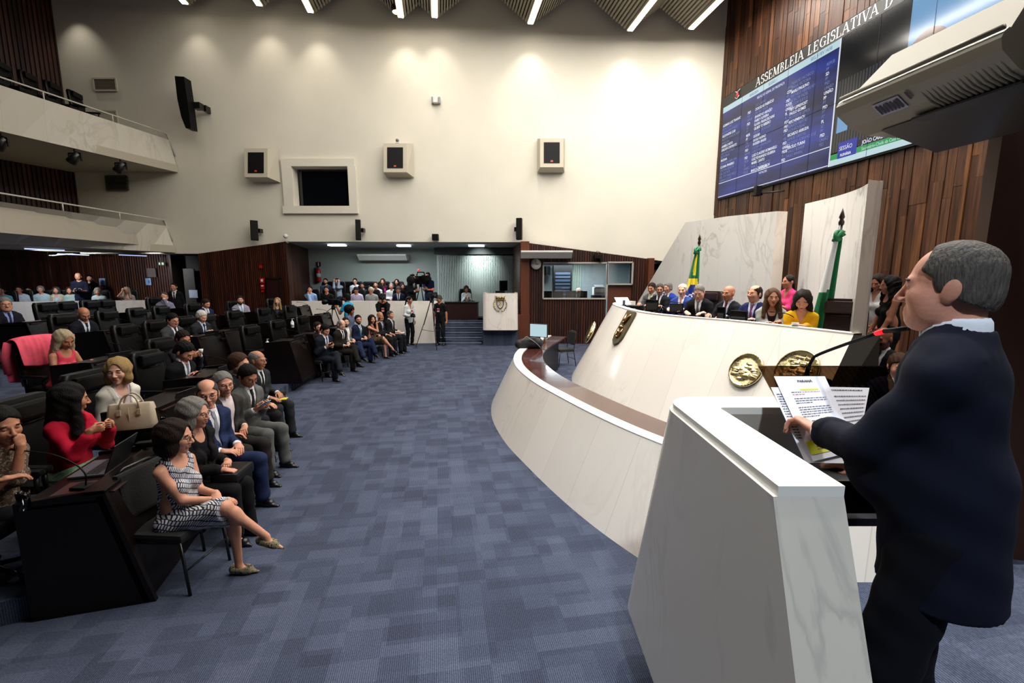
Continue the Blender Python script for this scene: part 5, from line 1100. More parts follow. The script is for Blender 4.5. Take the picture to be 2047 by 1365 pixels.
simple('equipment_box', [('body', B(((0, 0, .07), (.3, .3, .14)), bev=.01), M_BLACK), ('knobs', B(((-.08, -.15, .09), (.04, .02, .04)), ((.04, -.15, .07), (.06, .02, .03))), M_CHROME)], 'black sound box among papers at the far end of the bench', 'box', (2.72, 9.75, 1.66), -.6)
simple('binder', [('binder', B(((0, 0, .12), (.05, .18, .24)), bev=.004), mat('binder grey blue', '34384c', .5))], 'upright grey blue binder at the far end of the bench', 'binder', (2.55, 10.05, 1.66), -.3)
def brown(x, y, z, face, label):
    t = dup(CH0); 
    for c in t.children: c.data = c.data.copy(); c.data.materials[0] = M_BROWNL
    t.location = (x, y, z); t.rotation_euler = (0, 0, -math.radians(face)); t['label'] = label; t['group'] = 'brown leather armchairs behind the bench'; return t
# ------------------------------------------------------------------ flags
def flag(loc, pole_h, label, cols, w0, w1, drop, lean=(0, 0), knot=None):
    t = empty('flag', loc, label, 'flag'); z = pole_h; MB().tube([(0, 0, 0), (lean[0], lean[1], z)], .022).build('pole', mat('pole dark wood', '2a1512', .3), t)
    MB().lathe([(.0, z-.02), (.03, z-.02), (.035, z+.02), (.02, z+.05), (.034, z+.08), (.018, z+.14), (.0, z+.2)], c=(lean[0], lean[1], 0), n=12).build('finial', mat('pole dark wood', ''), t)
    nr, nc = 40, 25; rows = []; 
    for i in range(nr+1):
        v = i/nr; wd = w0+(w1-w0)*min(1, v*1.2)**.8; zc = z-.22-drop*v; row = []
        for k in range(nc):
            u = k/(nc-1); row.append((lean[0]*(1-v*.9)-wd*(u-.12)+.0, lean[1]*(1-v)-.03-.035*math.sin(u*15+v*2.2)*(.4+v*.8)-.05*v, zc-.0*u))
        rows.append(row)
    ms = []; b = MB()
    for i in range(nr):
        for k in range(nc-1):
            v, u = (i+.5)/nr, (k+.5)/(nc-1); b.add([rows[i][k], rows[i][k+1], rows[i+1][k+1], rows[i+1][k]], [(0, 1, 2, 3)], cols[1](u, v), True)
    o = b.build('cloth', cols[0], t); o.modifiers.new('w', 'WELD').merge_threshold = .0005; so = o.modifiers.new('s', 'SOLIDIFY'); so.thickness = .006
    k = MB()
    if knot:
        for q in range(3): k.tube([(lean[0]-.05+.07*math.cos(a*.7+q), lean[1]-.05+.03*math.sin(a+q), z-.16+.06*math.sin(a*.7+q*2)) for a in range(9)], .022)
        k.build('ribbon_knot', knot, t)
    return t
GR, YE, BL, WHf = mat('flag green', '0d6b3f', .7), mat('flag yellow', 'e8cf20', .7), mat('flag blue', '1c2a86', .7), mat('flag white', 'e6e8ea', .7)
def br(u, v):
    if v < .36: return 1 if abs(u-.52+.15*v) < .17 else 0
    if v > .48 and ((u-.5)/.62)**2+((v-.74)/.25)**2 < 1: return 3 if abs(v-.60-.10*u) < .012 else (3 if (int(u*23)*7+int(v*40)*11) % 17 == 0 and v > .64 else 2)
    return 1 if (v > .40 and u > .08+.15*(.6-v)) else 0
flag((4.00, 9.7, .93), 2.22, 'green, yellow and blue flag with a starry disc on a dark pole', ([GR, YE, BL, WHf], br), .11, .30, 1.35, (.06, .05), GR)
def pr_(u, v): return 1 if (u > .42+.25*v and v < .42) or (v < .40 and u > .40) or (v > .93 and u < .35) else 0
flag((4.20, 6.0, .93), 2.18, 'green and white flag hanging on a dark pole before the curved marble slab', ([GR, WHf], pr_), .12, .25, 1.6, (.13, -.05), GR)
# ------------------------------------------------------------------ reading stand, papers and microphone on the near lectern
def quad3(mb, a, b_, c, d, th, mi=0):
    a, b_, c, d = map(Vector, (a, b_, c, d)); n = (b_-a).cross(d-a).normalized()*th
    vs = [a, b_, c, d, a-n, b_-n, c-n, d-n]; mb.add([tuple(v) for v in vs], [(0, 1, 2, 3), (7, 6, 5, 4), (0, 4, 5, 1), (1, 5, 6, 2), (2, 6, 7, 3), (3, 7, 4, 0)], mi)
def rp(px, py, y): r = ray(px, py); return Vector((0, 0, CAM_H))+r*(y/r.y)
A_ = rp(1515, 731, 1.86); B_ = rp(1772, 731, 1.70); C_ = rp(1860, 925, 1.42); D_ = rp(1622, 925, 1.50)
t = empty('reading_stand', D_, 'dark smoked acrylic reading stand on the lectern holding the speaker\'s sheets', 'reading stand'); b = MB(); quad3(b, A_-D_, D_-D_, C_-D_, B_-D_, .006); b.build('smoked_panel', M_SMOKE, t)
b = MB(); q0 = D_*0; b.box((q0.x+.12, q0.y-.0, q0.z-.08), (.26, .2, .12), bev=.01); b.build('foot', M_BLACK, t)
pn = (D_-A_).cross(B_-A_).normalized(); 
if pn.z < 0: pn = -pn
ux = (B_-A_).normalized(); uy = pn.cross(ux)
def onp(px, py, off=.01): r = ray(px, py); o_ = Vector((0, 0, CAM_H)); k = (A_+pn*off-o_).dot(pn)/r.dot(pn); return o_+r*k
MPAP = mat('paper white', 'dfe1ee', .6); MINK = mat('ink dark', '3a3a48', .7); MYEL = mat('highlighter yellow', 'd2d820', .6); MREDI = mat('ink red', 'c87878', .7)
def sheet(c4, label, off, lines):
    P4 = [onp(x, y, off) for x, y in c4]; t = empty('paper_sheet', P4[3], label, 'paper'); O_ = P4[3]; b = MB(); quad3(b, P4[0]-O_, P4[3]-O_, P4[2]-O_, P4[1]-O_, .0008); b.build('sheet', MPAP, t)
    L_ = {'ink': MB(), 'yellow': MB(), 'red': MB()}
    def uvp(u, v): a = P4[0]+(P4[1]-P4[0])*u; c = P4[3]+(P4[2]-P4[3])*u; return a+(c-a)*v-O_+pn*.0012
    for kind, u0, u1, v, h in lines:
        m_ = L_[kind]
        if kind == 'yellow': m_.add([tuple(uvp(u0, v)), tuple(uvp(u1, v)), tuple(uvp(u1, v+h)), tuple(uvp(u0, v+h))], [(0, 1, 2, 3)]); continue
        u = u0
        while u < u1-.01:
            w = min(random.uniform(.02, .075), u1-u); m_.add([tuple(uvp(u, v)+pn*.0004), tuple(uvp(u+w, v)+pn*.0004), tuple(uvp(u+w, v+h)+pn*.0004), tuple(uvp(u, v+h)+pn*.0004)], [(0, 1, 2, 3)]); u += w+.012
    for k_, m_, mm in (('printed_lines', L_['ink'], MINK), ('highlight', L_['yellow'], MYEL), ('red_lines', L_['red'], MREDI)):
        if m_.v: o = m_.build(k_, mm, t); o['kind'] = 'stuff'
    return t, uvp, O_
random.seed(3)
ln = [('yellow', .02, .5, .80, .14), ('yellow', .40, .76, .175, .02), ('red', .42, .78, .215, .009), ('ink', .2, .4, .215, .009), ('red', .2, .46, .245, .009)]
v = .30
for n_ in (3, 5, 4, 3, 3):
    for k in range(n_): ln.append(('ink', .2, .84 if k < n_-1 else .55, v, .009)); v += .0285
    v += .027
ln = [l for l in ln if l[3] < .93]
tp, uvp, O_ = sheet([(1547, 752), (1652, 752), (1712, 872), (1620, 924)], 'upper white sheet of speech notes under the speaker\'s fingers', .012, ln) if False else sheet([(1547, 752), (1649, 752), (1717, 900), (1626, 922)], 'upper sheet of speech notes with a yellow heading, under the speaker\'s fingers', .012, ln)
x1, y1 = (uvp(1, .1)-uvp(0, .1)).normalized(), -(uvp(.3, 1)-uvp(.3, 0)).normalized()
o = text('letterhead', 'PARANÁ', .013, MINK, (0, 0, 0), x1, y1, tp, 'LEFT', .0002, 1., .0006); o.location = uvp(.42, .085)+pn*.001
sheet([(1541, 774), (1636, 774), (1700, 926), (1610, 925)], 'lower sheet with a yellow highlighted block, sticking out under the first', .006, [('ink', .05, .9, .1+.035*k, .012) for k in range(18)])
sheet([(1648, 773), (1738, 775), (1722, 860), (1690, 872)], 'paler printed sheet lying behind on the reading stand', .004, [('ink', .1, .85, .06, .02)]+[('ink', .1, .95, .2+.09*k, .018) for k in range(8)])
# microphone with a red lit ring
P1 = rp(1612, 748, 1.80); P2 = rp(1622, 722, 1.78); P3 = rp(1640, 707, 1.74); P4 = rp(1752, 666, 1.48); P5 = rp(1768, 662, 1.44); P6 = rp(1815, 656, 1.36)
t = empty('gooseneck_microphone', P1-Vector((0, 0, .02)), 'black gooseneck microphone with a lit red ring reaching to the speaker\'s mouth', 'microphone'); O_ = P1-Vector((0, 0, .02))
MB().tube([p-O_ for p in spline([P1, P2, P3, P4], 6)], [.009]*4+[.006]*15, n=8).build('gooseneck', M_BLACK, t)
MB().tube([P4-O_, P5-O_], .0085, n=12).build('red_ring', mat('ring lit red', 'd81020', .4, emit='e8101c', es=1.8), t); MB().tube([P5-O_, P6-O_], [.0085, .0075], n=10).build('capsule', M_BLACK, t)
b = MB(); b.box((0, 0, -.01), (.16, .09, .035), bev=.01); b.tube([(0, 0, 0), P1-O_+Vector((0, 0, .0))], [.022, .010]); b.build('base', M_BLACK, t)
# ------------------------------------------------------------------ air conditioner at the upper right
YA = 2.75*1.45; Aa = rp(1676, 205, YA); dirn = Vector((.164, -.987, 0)); t = empty('air_conditioner', Aa, 'large cream air conditioner with ribbed vents hanging beside the brown pillar', 'air conditioner'); t.scale = (1.45,)*3
nx = Vector((.987, .164, 0)); Lc = .775
def prof(pts, l0, l1, mb, mi=0, sk=0.):
    n_ = len(pts); V = [tuple(nx*p[0]+Vector((0, 0, p[1]))+dirn*(l0+sk*(p[1] > .08)*.12)) for p in pts]+[tuple(nx*p[0]+Vector((0, 0, p[1]))+dirn*l1) for p in pts]
    mb.add(V, [tuple(range(n_)), tuple(range(n_, 2*n_))[::-1]]+[(i, i+n_, (i+1) % n_+n_, (i+1) % n_) for i in range(n_)], mi)
MA = mat('plastic cream glossy', '928c7b', .35, spec=.4)
b = MB(); prof([(0, -.005), (-.012, -.03), (0, -.075), (.10, -.14), (.22, -.175), (.60, -.175), (.60, 0), (.02, .012)], 0, Lc, b); b.build('casing', MA, t)
b = MB(); prof([(.03, .012), (.60, .0), (.60, .19), (.14, .19)], .05, Lc, b, sk=1); b.build('top_cover', MA, t)
b = MB(); b.tube([nx*-.005+Vector((0, 0, .012))+dirn*.02, nx*-.005+Vector((0, 0, .012))+dirn*Lc], .012); b.build('trim_ridge', MA, t)
b = MB()
for k in range(15): l = .43+k*.0225; b.tube([nx*.0+Vector((0, 0, -.06))+dirn*l, nx*.105+Vector((0, 0, -.145))+dirn*l, nx*.20+Vector((0, 0, -.175))+dirn*l], .0065)
b.build('ribs', MA, t); b = MB(); prof([(.16, -.176), (.56, -.19), (.56, -.20), (.16, -.186)], .30, Lc-.02, b); b.build('intake_grille', mat('ac outlet dark', ''), t)
b = MB(); prof([(.2, -.176), (.60, -.28), (.60, -.17)], .1, Lc*.98, b); b.build('lower_tray', mat('plastic grey brown', '4d4a44', .3), t)
def on_ac(l, u): k = Vector((.10, 0, -.065)); return dirn*l+nx*(.0+.10*u)+Vector((0, 0, -.077-.065*u))
b = MB(); b.add([tuple(on_ac(.20, .15)+Vector((-.002, 0, -.003))), tuple(on_ac(.34, .15)+Vector((-.002, 0, -.003))), tuple(on_ac(.34, .9)+Vector((-.002, 0, -.003))), tuple(on_ac(.20, .9)+Vector((-.002, 0, -.003)))], [(0, 1, 2, 3)]); b.build('rating_label', mat('label pale violet', 'b9b6c6', .5), t)
b = MB(); 
for i in range(7): b.add([tuple(on_ac(.21+.018*i, .25+.07*(i % 3))+Vector((-.004, 0, -.006))), tuple(on_ac(.222+.018*i, .25)+Vector((-.004, 0, -.006))), tuple(on_ac(.222+.018*i, .8)+Vector((-.004, 0, -.006))), tuple(on_ac(.21+.018*i, .8)+Vector((-.004, 0, -.006)))], [(0, 1, 2, 3)])
b.add([tuple(on_ac(.375, .1)+Vector((-.004, 0, -.005))), tuple(on_ac(.388, .1)+Vector((-.004, 0, -.005))), tuple(on_ac(.388, .55)+Vector((-.004, 0, -.005))), tuple(on_ac(.375, .55)+Vector((-.004, 0, -.005)))], [(0, 1, 2, 3)])
b.build('label_print', MINK, t)
b = MB(); b.box(dirn*(Lc+.03)+nx*.3+Vector((0, 0, .02)), (.10, .05, .5)); b.build('bracket', M_METALB, t)
# ------------------------------------------------------------------ alcove desk, laptop on the far lectern
simple('dark_desk', [('front', B(((0, 0, .33), (1.35, .05, .66)), ((-.66, .3, .33), (.04, .6, .66)), ((.66, .3, .33), (.04, .6, .66))), mat('wood espresso red', '2a1411', .35)), ('desk_top', B(((0, .28, .68), (1.42, .66, .05))), M_DESK)], 'dark wooden desk beside the blue stairs, before the pale blind', 'desk', (-2.05, 17.5, .75)) 
o = put(LP0, -.42, 15.9, 1.6, 180, 'open laptop on the far white lectern'); o['label'] = 'black laptop lid sticking up from the far white lectern'; o.location.z = 1.72; del o['group']
o = put(MC0, -.15, 15.95, 1.74, 220, 'thin microphone on the far white lectern'); del o['group']
simple('lectern_board', [('lectern_board', B(((0, 0, 0), (1.0, .5, .03))), M_DESK)], 'dark wooden board inside the far white lectern', 'board', (-.41, 15.98, 1.69))
monitor((-.32, 17.6, 1.6), .9, 'black monitor beside the wooden corner of the alcove', .46, .40, stand=.3)
simple('monitor_shelf', [('monitor_shelf', B(((0, 0, .42), (.5, .4, .84))), M_DESK)], 'narrow dark cabinet under the monitor by the wooden corner', 'cabinet', (-.34, 17.65, .755))
# ------------------------------------------------------------------ people
SK = {'light': 'c98f74', 'pale': 'd6a48c', 'tan': 'b0775a', 'brown': '8a5840', 'dark': '5c3a2a'}
def skinmat(k):
    return mat('skin '+k, SK.get(k, k), .5, bump=(90, .12), var=(14, .1), spec=.4)
HAIRC = {'black': '0b0908', 'dark': '1d120c', 'brown': '3a2417', 'grey': '77746f', 'white': 'c9c6c0', 'blond': '94794e', 'dkgrey': '413d3a', 'honey': '4e3826', 'saltpepper': '4f4a45', 'greyblond': 'a8977c'}
def hairmat(k):
    return mat('hair '+k, HAIRC[k], .6, bump=(60, .8, (3, 3, .5)), var=(55, .35, (3, 3, .4)), spec=.15)
def cloth(c, pat=None):
    if pat: return PATTERN[pat](c)
    return mat('cloth '+c, c, .88, bump=(7, .35), var=(9, .12), spec=.2)
def pat_bars(c):
    """navy ground, white broken bars"""
    m = mat('cloth bars '+c, c, .85)
    if m.get('done'): return m
    m['done'] = 1; nt = m.node_tree; N = nt.nodes; L = nt.links
    tc = N.new('ShaderNodeTexCoord'); mp = N.new('ShaderNodeMapping'); mp.inputs['Rotation'].default_value = (0, .5, 1.2)
    br = N.new('ShaderNodeTexBrick'); br.inputs['Scale'].default_value = 17; br.inputs['Mortar Size'].default_value = .06
    br.inputs['Color1'].default_value = lin('e6e4e6'); br.inputs['Color2'].default_value = lin('aeb0bc'); br.inputs['Mortar'].default_value = lin('14162c')
    br.inputs['Brick Width'].default_value = .28; br.inputs['Row Height'].default_value = .62; br.offset = .4
    nz = N.new('ShaderNodeTexNoise'); nz.inputs['Scale'].default_value = 6; mx = N.new('ShaderNodeMix'); mx.data_type = 'VECTOR'; mx.inputs[0].default_value = .05
    L.new(tc.outputs['Object'], mp.inputs[0]); L.new(tc.outputs['Object'], nz.inputs['Vector'])
    cx = N.new('ShaderNodeSeparateXYZ'); cb = N.new('ShaderNodeCombineXYZ'); ad = N.new('ShaderNodeMath'); ad.operation = 'ADD'
    L.new(mp.outputs[0], mx.inputs[4]); L.new(nz.outputs['Color'], mx.inputs[5]); L.new(mx.outputs[1], cx.inputs[0])
    L.new(cx.outputs[0], ad.inputs[0]); L.new(cx.outputs[1], ad.inputs[1]); L.new(ad.outputs[0], cb.inputs[0]); L.new(cx.outputs[2], cb.inputs[1])
    L.new(cb.outputs[0], br.inputs['Vector']); L.new(br.outputs['Color'], N['Principled BSDF'].inputs['Base Color']); return m
def pat_blotch(cols):
    """irregular coloured blotches: 'ground,c1,c2'"""
    m = mat('cloth blotch '+cols, cols.split(',')[0], .85)
    if m.get('done'): return m
    m['done'] = 1; nt = m.node_tree; N = nt.nodes; L = nt.links; cs = cols.split(',')
    tc = N.new('ShaderNodeTexCoord'); nz = N.new('ShaderNodeTexNoise'); nz.inputs['Scale'].default_value = 38; nz.inputs['Detail'].default_value = 3
    nz.inputs['Distortion'].default_value = 1.2
    rp = N.new('ShaderNodeValToRGB'); rp.color_ramp.interpolation = 'CONSTANT'; e = rp.color_ramp.elements
    e[0].color = lin(cs[0]); e[1].position = .55; e[1].color = lin(cs[1])
    x = e.new(.62); x.color = lin(cs[2]); x = e.new(.40); x.color = lin(cs[-1]); x = e.new(.44); x.color = lin(cs[0])
    L.new(tc.outputs['Object'], nz.inputs['Vector']); L.new(nz.outputs['Fac'], rp.inputs[0]); L.new(rp.outputs[0], N['Principled BSDF'].inputs['Base Color']); return m
def pat_check(c):
    m = mat('cloth check '+c, c, .88)
    if m.get('done'): return m
    m['done'] = 1; nt = m.node_tree; N = nt.nodes; L = nt.links
    tc = N.new('ShaderNodeTexCoord'); ck = N.new('ShaderNodeTexChecker'); ck.inputs['Scale'].default_value = 60
    a = lin(c); ck.inputs['Color1'].default_value = a; ck.inputs['Color2'].default_value = tuple(x*.55 for x in a[:3])+(1,)
    L.new(tc.outputs['Object'], ck.inputs['Vector']); L.new(ck.outputs['Color'], N['Principled BSDF'].inputs['Base Color']); return m
PATTERN = {'bars': pat_bars, 'blotch': pat_blotch, 'check': pat_check}
def resolve(c):
    if ':' in c: p, c = c.split(':'); return cloth(c, p)
    return cloth(c)

def ik(S, W, l1, l2, pole):
    S = np.array(S, float); W = np.array(W, float); d = W-S; L = np.linalg.norm(d)
    if L > (l1+l2)*.995: W = S+d/L*(l1+l2)*.995; d = W-S; L = np.linalg.norm(d)
    n = d/L; p = np.array(pole, float); p = p-n*(p @ n); p /= np.linalg.norm(p)+1e-9
    a = (l1*l1-l2*l2+L*L)/(2*L); h = math.sqrt(max(l1*l1-a*a, 0)); return S+n*a+p*h, W
def nrm(v): v = np.array(v, float); return v/(np.linalg.norm(v)+1e-9)
def hand_prims(W, d, n, side, curl, s=1., wr=None):
    """five fingers; side = +1 right hand; n = palm normal"""
    d = nrm(d); n = np.array(n, float); n = nrm(n-d*(n @ d)); t = np.cross(d, n)*side
    W = np.array(W, float); K = .84*s
    pr = [(rc(W-d*.02, W+d*.03*K, .026*s, .034*s, n, 1.7), .012), (rc(W+d*.03*K, W+d*.072*K, .036*s, .040*s, n, 2.6), .012)]
    for i, (o, L) in enumerate([(.031, .078), (.0105, .086), (-.0105, .08), (-.031, .062)]):
        c = curl*(1+.08*i); b = W+d*.083*K+t*o*s*.92; a1 = c*1.0; a2 = c*2.1; a3 = c*2.7
        j = lambda a: d*math.cos(a)+n*math.sin(a)
        sp = t*(o*2.2)*(1-curl)
        p1 = b+(j(a1)+sp*.6)*L*.48*s; p2 = p1+j(a2)*L*.32*s; p3 = p2+j(a3)*L*.26*s
        r = .0092*s*(1 if i < 3 else .88)
        pr += [(rc(b-d*.012, b, r*1.1, r*1.12), .008), (rc(b, p1, r*1.12, r), .003), (rc(p1, p2, r*1.02, r*.92), .002), (rc(p2, p3, r*.92, r*.78), .002)]
    tb = W+d*.018*s+t*.022*s+n*.006; t1 = tb+(d*.7+t*.75+n*(.2+.5*curl))*.036*s; t2 = t1+(d*.95+t*(.35-.7*curl)+n*(.2+.5*curl))*.032*s; t3 = t2+(d*.9+t*(.1-.6*curl)+n*(.3+.4*curl))*.02*s
    pr += [(rc(tb, t1, .0165*s, .0125*s), .01), (rc(t1, t2, .0118*s, .0105*s), .003), (rc(t2, t3, .0105*s, .0085*s), .003)]
    return pr
ARMS = {  # wrist, direction, palm normal, curl for the right hand (x mirrored for the left)
 'lap': ((.09, .24, .675), (-.75, .6, -.15), (.1, .3, -1), .35), 'laps': ((.09, .30, .69), (-.55, .8, -.1), (-.2, 0, -1), .3),
 'knees': ((.13, .34, .675), (-.1, 1, -.15), (0, 0, -1), .22), 'phone': ((.085, .27, .81), (-.45, .8, .25), (-.65, .2, .75), .65),
 'desk': ((.15, .36, .845), (-.45, .9, -.02), (0, 0, -1), .25), 'deskw': ((.2, .33, .845), (-.75, .65, -.02), (0, 0, -1), .35),
 'side': ((.25, .03, .82), (-.05, .1, -1), (-1, 0, 0), .3), 'clasp': ((.10, .2, .93), (-.85, .4, -.3), (0, -1, -.2), .4),
 'sphone': ((.09, .27, 1.13), (-.4, .8, .35), (-.6, .2, .8), .65), 'cam': ((.12, .24, 1.50), (-.4, .8, .35), (-.8, .2, .4), .7),
 'chin': ((.05, .17, 1.03), (-.1, .1, 1), (-.2, -.8, .2), 1.0), 'cup': ((.10, .33, .93), (-.6, .7, .1), (-.9, .2, .1), .7),
 'clap': ((.05, .3, 1.2), (-.35, .55, .7), (-1, 0, .3), .25), 'mic': ((.06, .24, 1.08), (-.3, .6, .6), (-.8, .4, .1), .95), 'face': ((.10, .18, 1.17), (.0, .1, 1), (-.5, -.7, .1), .5),
 'vid': ((.16, .36, 1.35), (-.2, .9, .3), (-.7, 0, -.4), .7), 'fold': ((.12, .22, .80), (-.95, .25, .1), (0, -1, .2), .3), 'back': ((.14, -.16, .95), (-.8, -.2, -.3), (0, 1, 0), .3)}
RES = {0: (.010, .0048, .0035), 1: (.0135, .0065, .0048), 2: (.018, .009, .0065), 3: (.024, .012, .0085)}
PERSONS = []
def person(label, loc, face, pose='sit', s=1., skin='light', hair=('short', 'dark'), top=('suit', '15161a', 'e8e8ea', '22242c'), bottom='15161a', arms='lap', legs='n', hs=1.1,
           lean=4., head=(0, 0), glasses=False, sex='m', fat=.3, lod=1, beard=None, shoes='0c0b0b', group=None, twist=0., extra=None, seat=.50, headgear=None):
    hb, hh, hf = RES[lod]; E = lambda *a: np.array(a, float)
    cl, sl = math.cos(math.radians(lean)), math.sin(math.radians(lean))
    u = E(0, sl, cl); fw = E(0, cl, -sl); sx = E(1, 0, 0)
    if twist:
        c, q = math.cos(math.radians(-twist)), math.sin(math.radians(-twist)); Rt = np.array([[c, -q, 0], [q, c, 0], [0, 0, 1]]); fw = Rt @ fw; sx = Rt @ sx
    sit = pose == 'sit'; P = E(0, 0, (seat if sit else .93*s)); sw = (.172 if sex == 'm' else .150)*s
    NB = P+u*.54*s; wm = 1. if sex == 'm' else .86
    hy, hp = math.radians(head[0]), math.radians(head[1]); hr = math.radians(head[2]) if len(head) > 2 else 0
    Rh = np.array((Matrix.Rotation(-hy, 3, 'Z') @ Matrix.Rotation(-hp, 3, 'X') @ Matrix.Rotation(hr, 3, 'Y')), float)
    S0 = s; sh_ = s*hs; HC = NB+E(0, 0, .155*s+.115*s*(hs-1))+fw*.025*s+Rh @ E(0, .03, 0)*s*math.sin(abs(hp))
    H_ = lambda f: xform(f, Rh*s, HC) if False else scal(f, Rh, HC, s)
    def scal(f, R, o, k):
        R = A3(R); o = A3(o)
        def g(Pt): return f(((Pt-o) @ R)/k)*k
        cs = np.array([[x, y, z] for x in (f.lo[0], f.hi[0]) for y in (f.lo[1], f.hi[1]) for z in (f.lo[2], f.hi[2])]) @ R.T*k+o
        g.lo = cs.min(0); g.hi = cs.max(0); return g
    # ---- head (local frame, +y forward)
    fem = sex != 'm'
    hd = [(el((0, -.015, .035), (.075, .094, .088)), .03), (el((0, .026, -.03), (.056-.004*fem, .064, .078)), .04), (el((0, .062, -.094), (.024-.004*fem, .02, .019)), .025),
          (rc((-.03, .076, .024), (.03, .076, .024), .0125-.003*fem), .015), (el((.036, .056, -.02), (.026, .03, .03)), .02), (el((-.036, .056, -.02), (.026, .03, .03)), .02),
          (rc((0, .088, .012), (0, .108, -.024), .0075, .0115), .008), (el((.0125, .098, -.030), (.009, .011, .008)), .006), (el((-.0125, .098, -.030), (.009, .011, .008)), .006),
          (rc((-.016, .084, -.0555), (.016, .084, -.0555), .0085), .006), (rc((-.014, .083, -.0655), (.014, .083, -.0655), .0085), .006),
          (el((.077, -.012, -.005), (.010, .021, .033), rotx3(.25)), .006), (el((-.077, -.012, -.005), (.010, .021, .033), rotx3(.25)), .006)]
    if fat > .6: hd += [(el((0, .03, -.085), (.062, .06, .038)), .03), (el((.045, .03, -.05), (.028, .04, .04)), .03), (el((-.045, .03, -.05), (.028, .04, .04)), .03)]
    fh0 = union(hd, .02); sock = [el((x, .092, .006), (.018, .014, .0115)) for x in (-.031, .031)]
    lids = [el((x, .0735, .0095), (.0145, .0150, .0135)) for x in (-.031, .031)]
    mouth = rc((-.02, .095, -.0605), (.02, .095, -.0605), .0022)
    def fh(Pt):
        d = fh0(Pt)
        for g in sock: d = smax(d, -g(Pt), .008)
        for g in lids: d = smin(d, np.maximum(g(Pt), -(Pt[:, 2]-.0055-.15*np.abs(Pt[:, 0]-.03)*0)), .002)
        return smax(d, -mouth(Pt), .002)
    fh.lo, fh.hi = fh0.lo, fh0.hi
    fhw = scal(fh, Rh, HC, sh_)
    neck = rc(NB-u*.03, HC+Rh @ E(0, -.025, -.05)*s, .058*s*(1 if not fem else .82), .054*s*(1 if not fem else .82))
    # ---- torso
    fk = 1+.22*max(0, fat-.9)
    T = [(rc(P, P+u*.17*s, .148*s*wm**.4*fk, .138*s*wm*fk, fw, 1.35/fk), .05), (rc(P+u*.2*s, P+u*.39*s, .138*s*wm, .160*s*wm, fw, 1.5), .06),
         (el(P+u*.15*s+fw*.05*fat*s, A3((.14*wm+.02*fat, .10+.055*fat, .14))*s), .05),
         (rc(NB-u*.068*s-sx*sw*.74, NB-u*.068*s+sx*sw*.74, .060*s*wm), .04), (rc(NB+u*.01, NB-u*.03*s+sx*sw*.6, .05*s*wm, .04*s), .03), (rc(NB+u*.01, NB-u*.03*s-sx*sw*.6, .05*s*wm, .04*s), .03)]
    if fem: T += [(el(NB-u*.23*s+fw*.085*s+sx*x*s, (.06*s, .055*s, .06*s)), .03) for x in (-.07, .07)]
    # ---- arms
    if isinstance(arms, str): arms = (arms, arms)
    ar = {}; UA = []; FA = []; HANDS = []; cuffs = []
    for sd, spec in ((1, arms[0]), (-1, arms[1])):
        if isinstance(spec, str): spec = ARMS[spec]
        w, d, n, cu = spec[:4]; f = E(sd, 1, 1)
        zf = 1 if not sit else 1; W = E(*w)*f
        if not sit: W[2] *= s
        else: W[2] += seat-.5
        d = nrm(E(*d)*f); n = E(*n)*f
        if spec is ARMS.get('lap') and sd == -1: W[2] += .03; W[1] -= .02
        S = NB-u*.072*s+sx*sw*sd; pole = E(*spec[4])*f if len(spec) > 4 else E(.28*sd, -.5, -1)
        el_, W = ik(S, W, .285*s, .255*s, pole)
        UA.append((rc(S, el_, .050*s*wm, .042*s*wm), .03)); FA.append((rc(el_, W, .042*s*wm, .029*s*wm), .02)); HANDS.append((W, hand_prims(W, d, n, sd, cu, s*(1 if not fem else .9)), d))
        ar[sd] = (S, el_, W, d, n)
    # ---- legs
    lg = {}; TH = []; SH = []; FEET = []
    for sd in (1, -1):
        hj = P+E(.088*sd*s, 0, 0)
        if sit:
            kn = E((.12 if not fem else .075)*sd, .44*s, seat+.01); an = E(.13*sd if not fem else .08*sd, .45*s, .085); ft = E(.12*sd, 1, -.08)
            over = {'R': 1, 'L': -1}.get(legs[0])
            if over == sd:
                kn = E(.02*sd, .43*s, seat+.12); 
                if legs.endswith('4'): an = E(-.20*sd, .60*s, seat+.06); ft = E(-.45*sd, .6, .55)
                else: an = E(-.13*sd, .66*s, seat-.21); ft = E(-.1*sd, 1, -.35)
            elif over is not None: kn = E(.06*sd, .43*s, seat); an = E(.06*sd, .44*s if not legs.endswith('b') else .30*s, .085)
            elif legs == 'w': kn[0] *= 1.5; an[0] *= 1.4
            elif legs == 'f': an[1] += .16*sd
        else:
            an = E(.105*sd*s, .0 if legs != 'step' else .12*sd, .085); kn, an = ik(hj, an, .43*s, .425*s, (0.1*sd, 1, 0)); ft = E(.25*sd, 1, -.08)
        TH.append((rc(hj, kn, .088*s, .058*s), .035)); SH.append((rc(kn, an, .056*s if not fem else .05*s, .037*s if not fem else .03*s), .02)); FEET.append((an, nrm(ft)))
        if fem or True: SH.append((el(kn+(an-kn)*.3-nrm(ft)*.012, (.045*s, .05*s, .08*s)), .03))
        lg[sd] = (hj, kn, an, nrm(ft))
    feetf = []
    for an, ft in FEET: feetf += [(rc(an-E(0, 0, .035), an+ft*.13*s-E(0, 0, .062), .028*s, .014*s), .03)] if fem else [(rc(an-E(0, 0, .04), an+ft*.06*s-E(0, 0, .055), .022*s, .014*s), .02)]
    # ---- the body, one continuous mesh
    fb = union(T+UA+FA+TH+SH+feetf+[(neck, .03)]); parts = [nets(fb, hb*1.15 if top[0] in ('suit', 'jacket') else hb)+(0,)]
    fhn = union([(fhw, .02), (neck, .02)]); lo = fhw.lo-.01; lo = lo-E(0, 0, .02)
    parts.append(nets(fhn, hh, lo, fhw.hi+.01)+(0,))
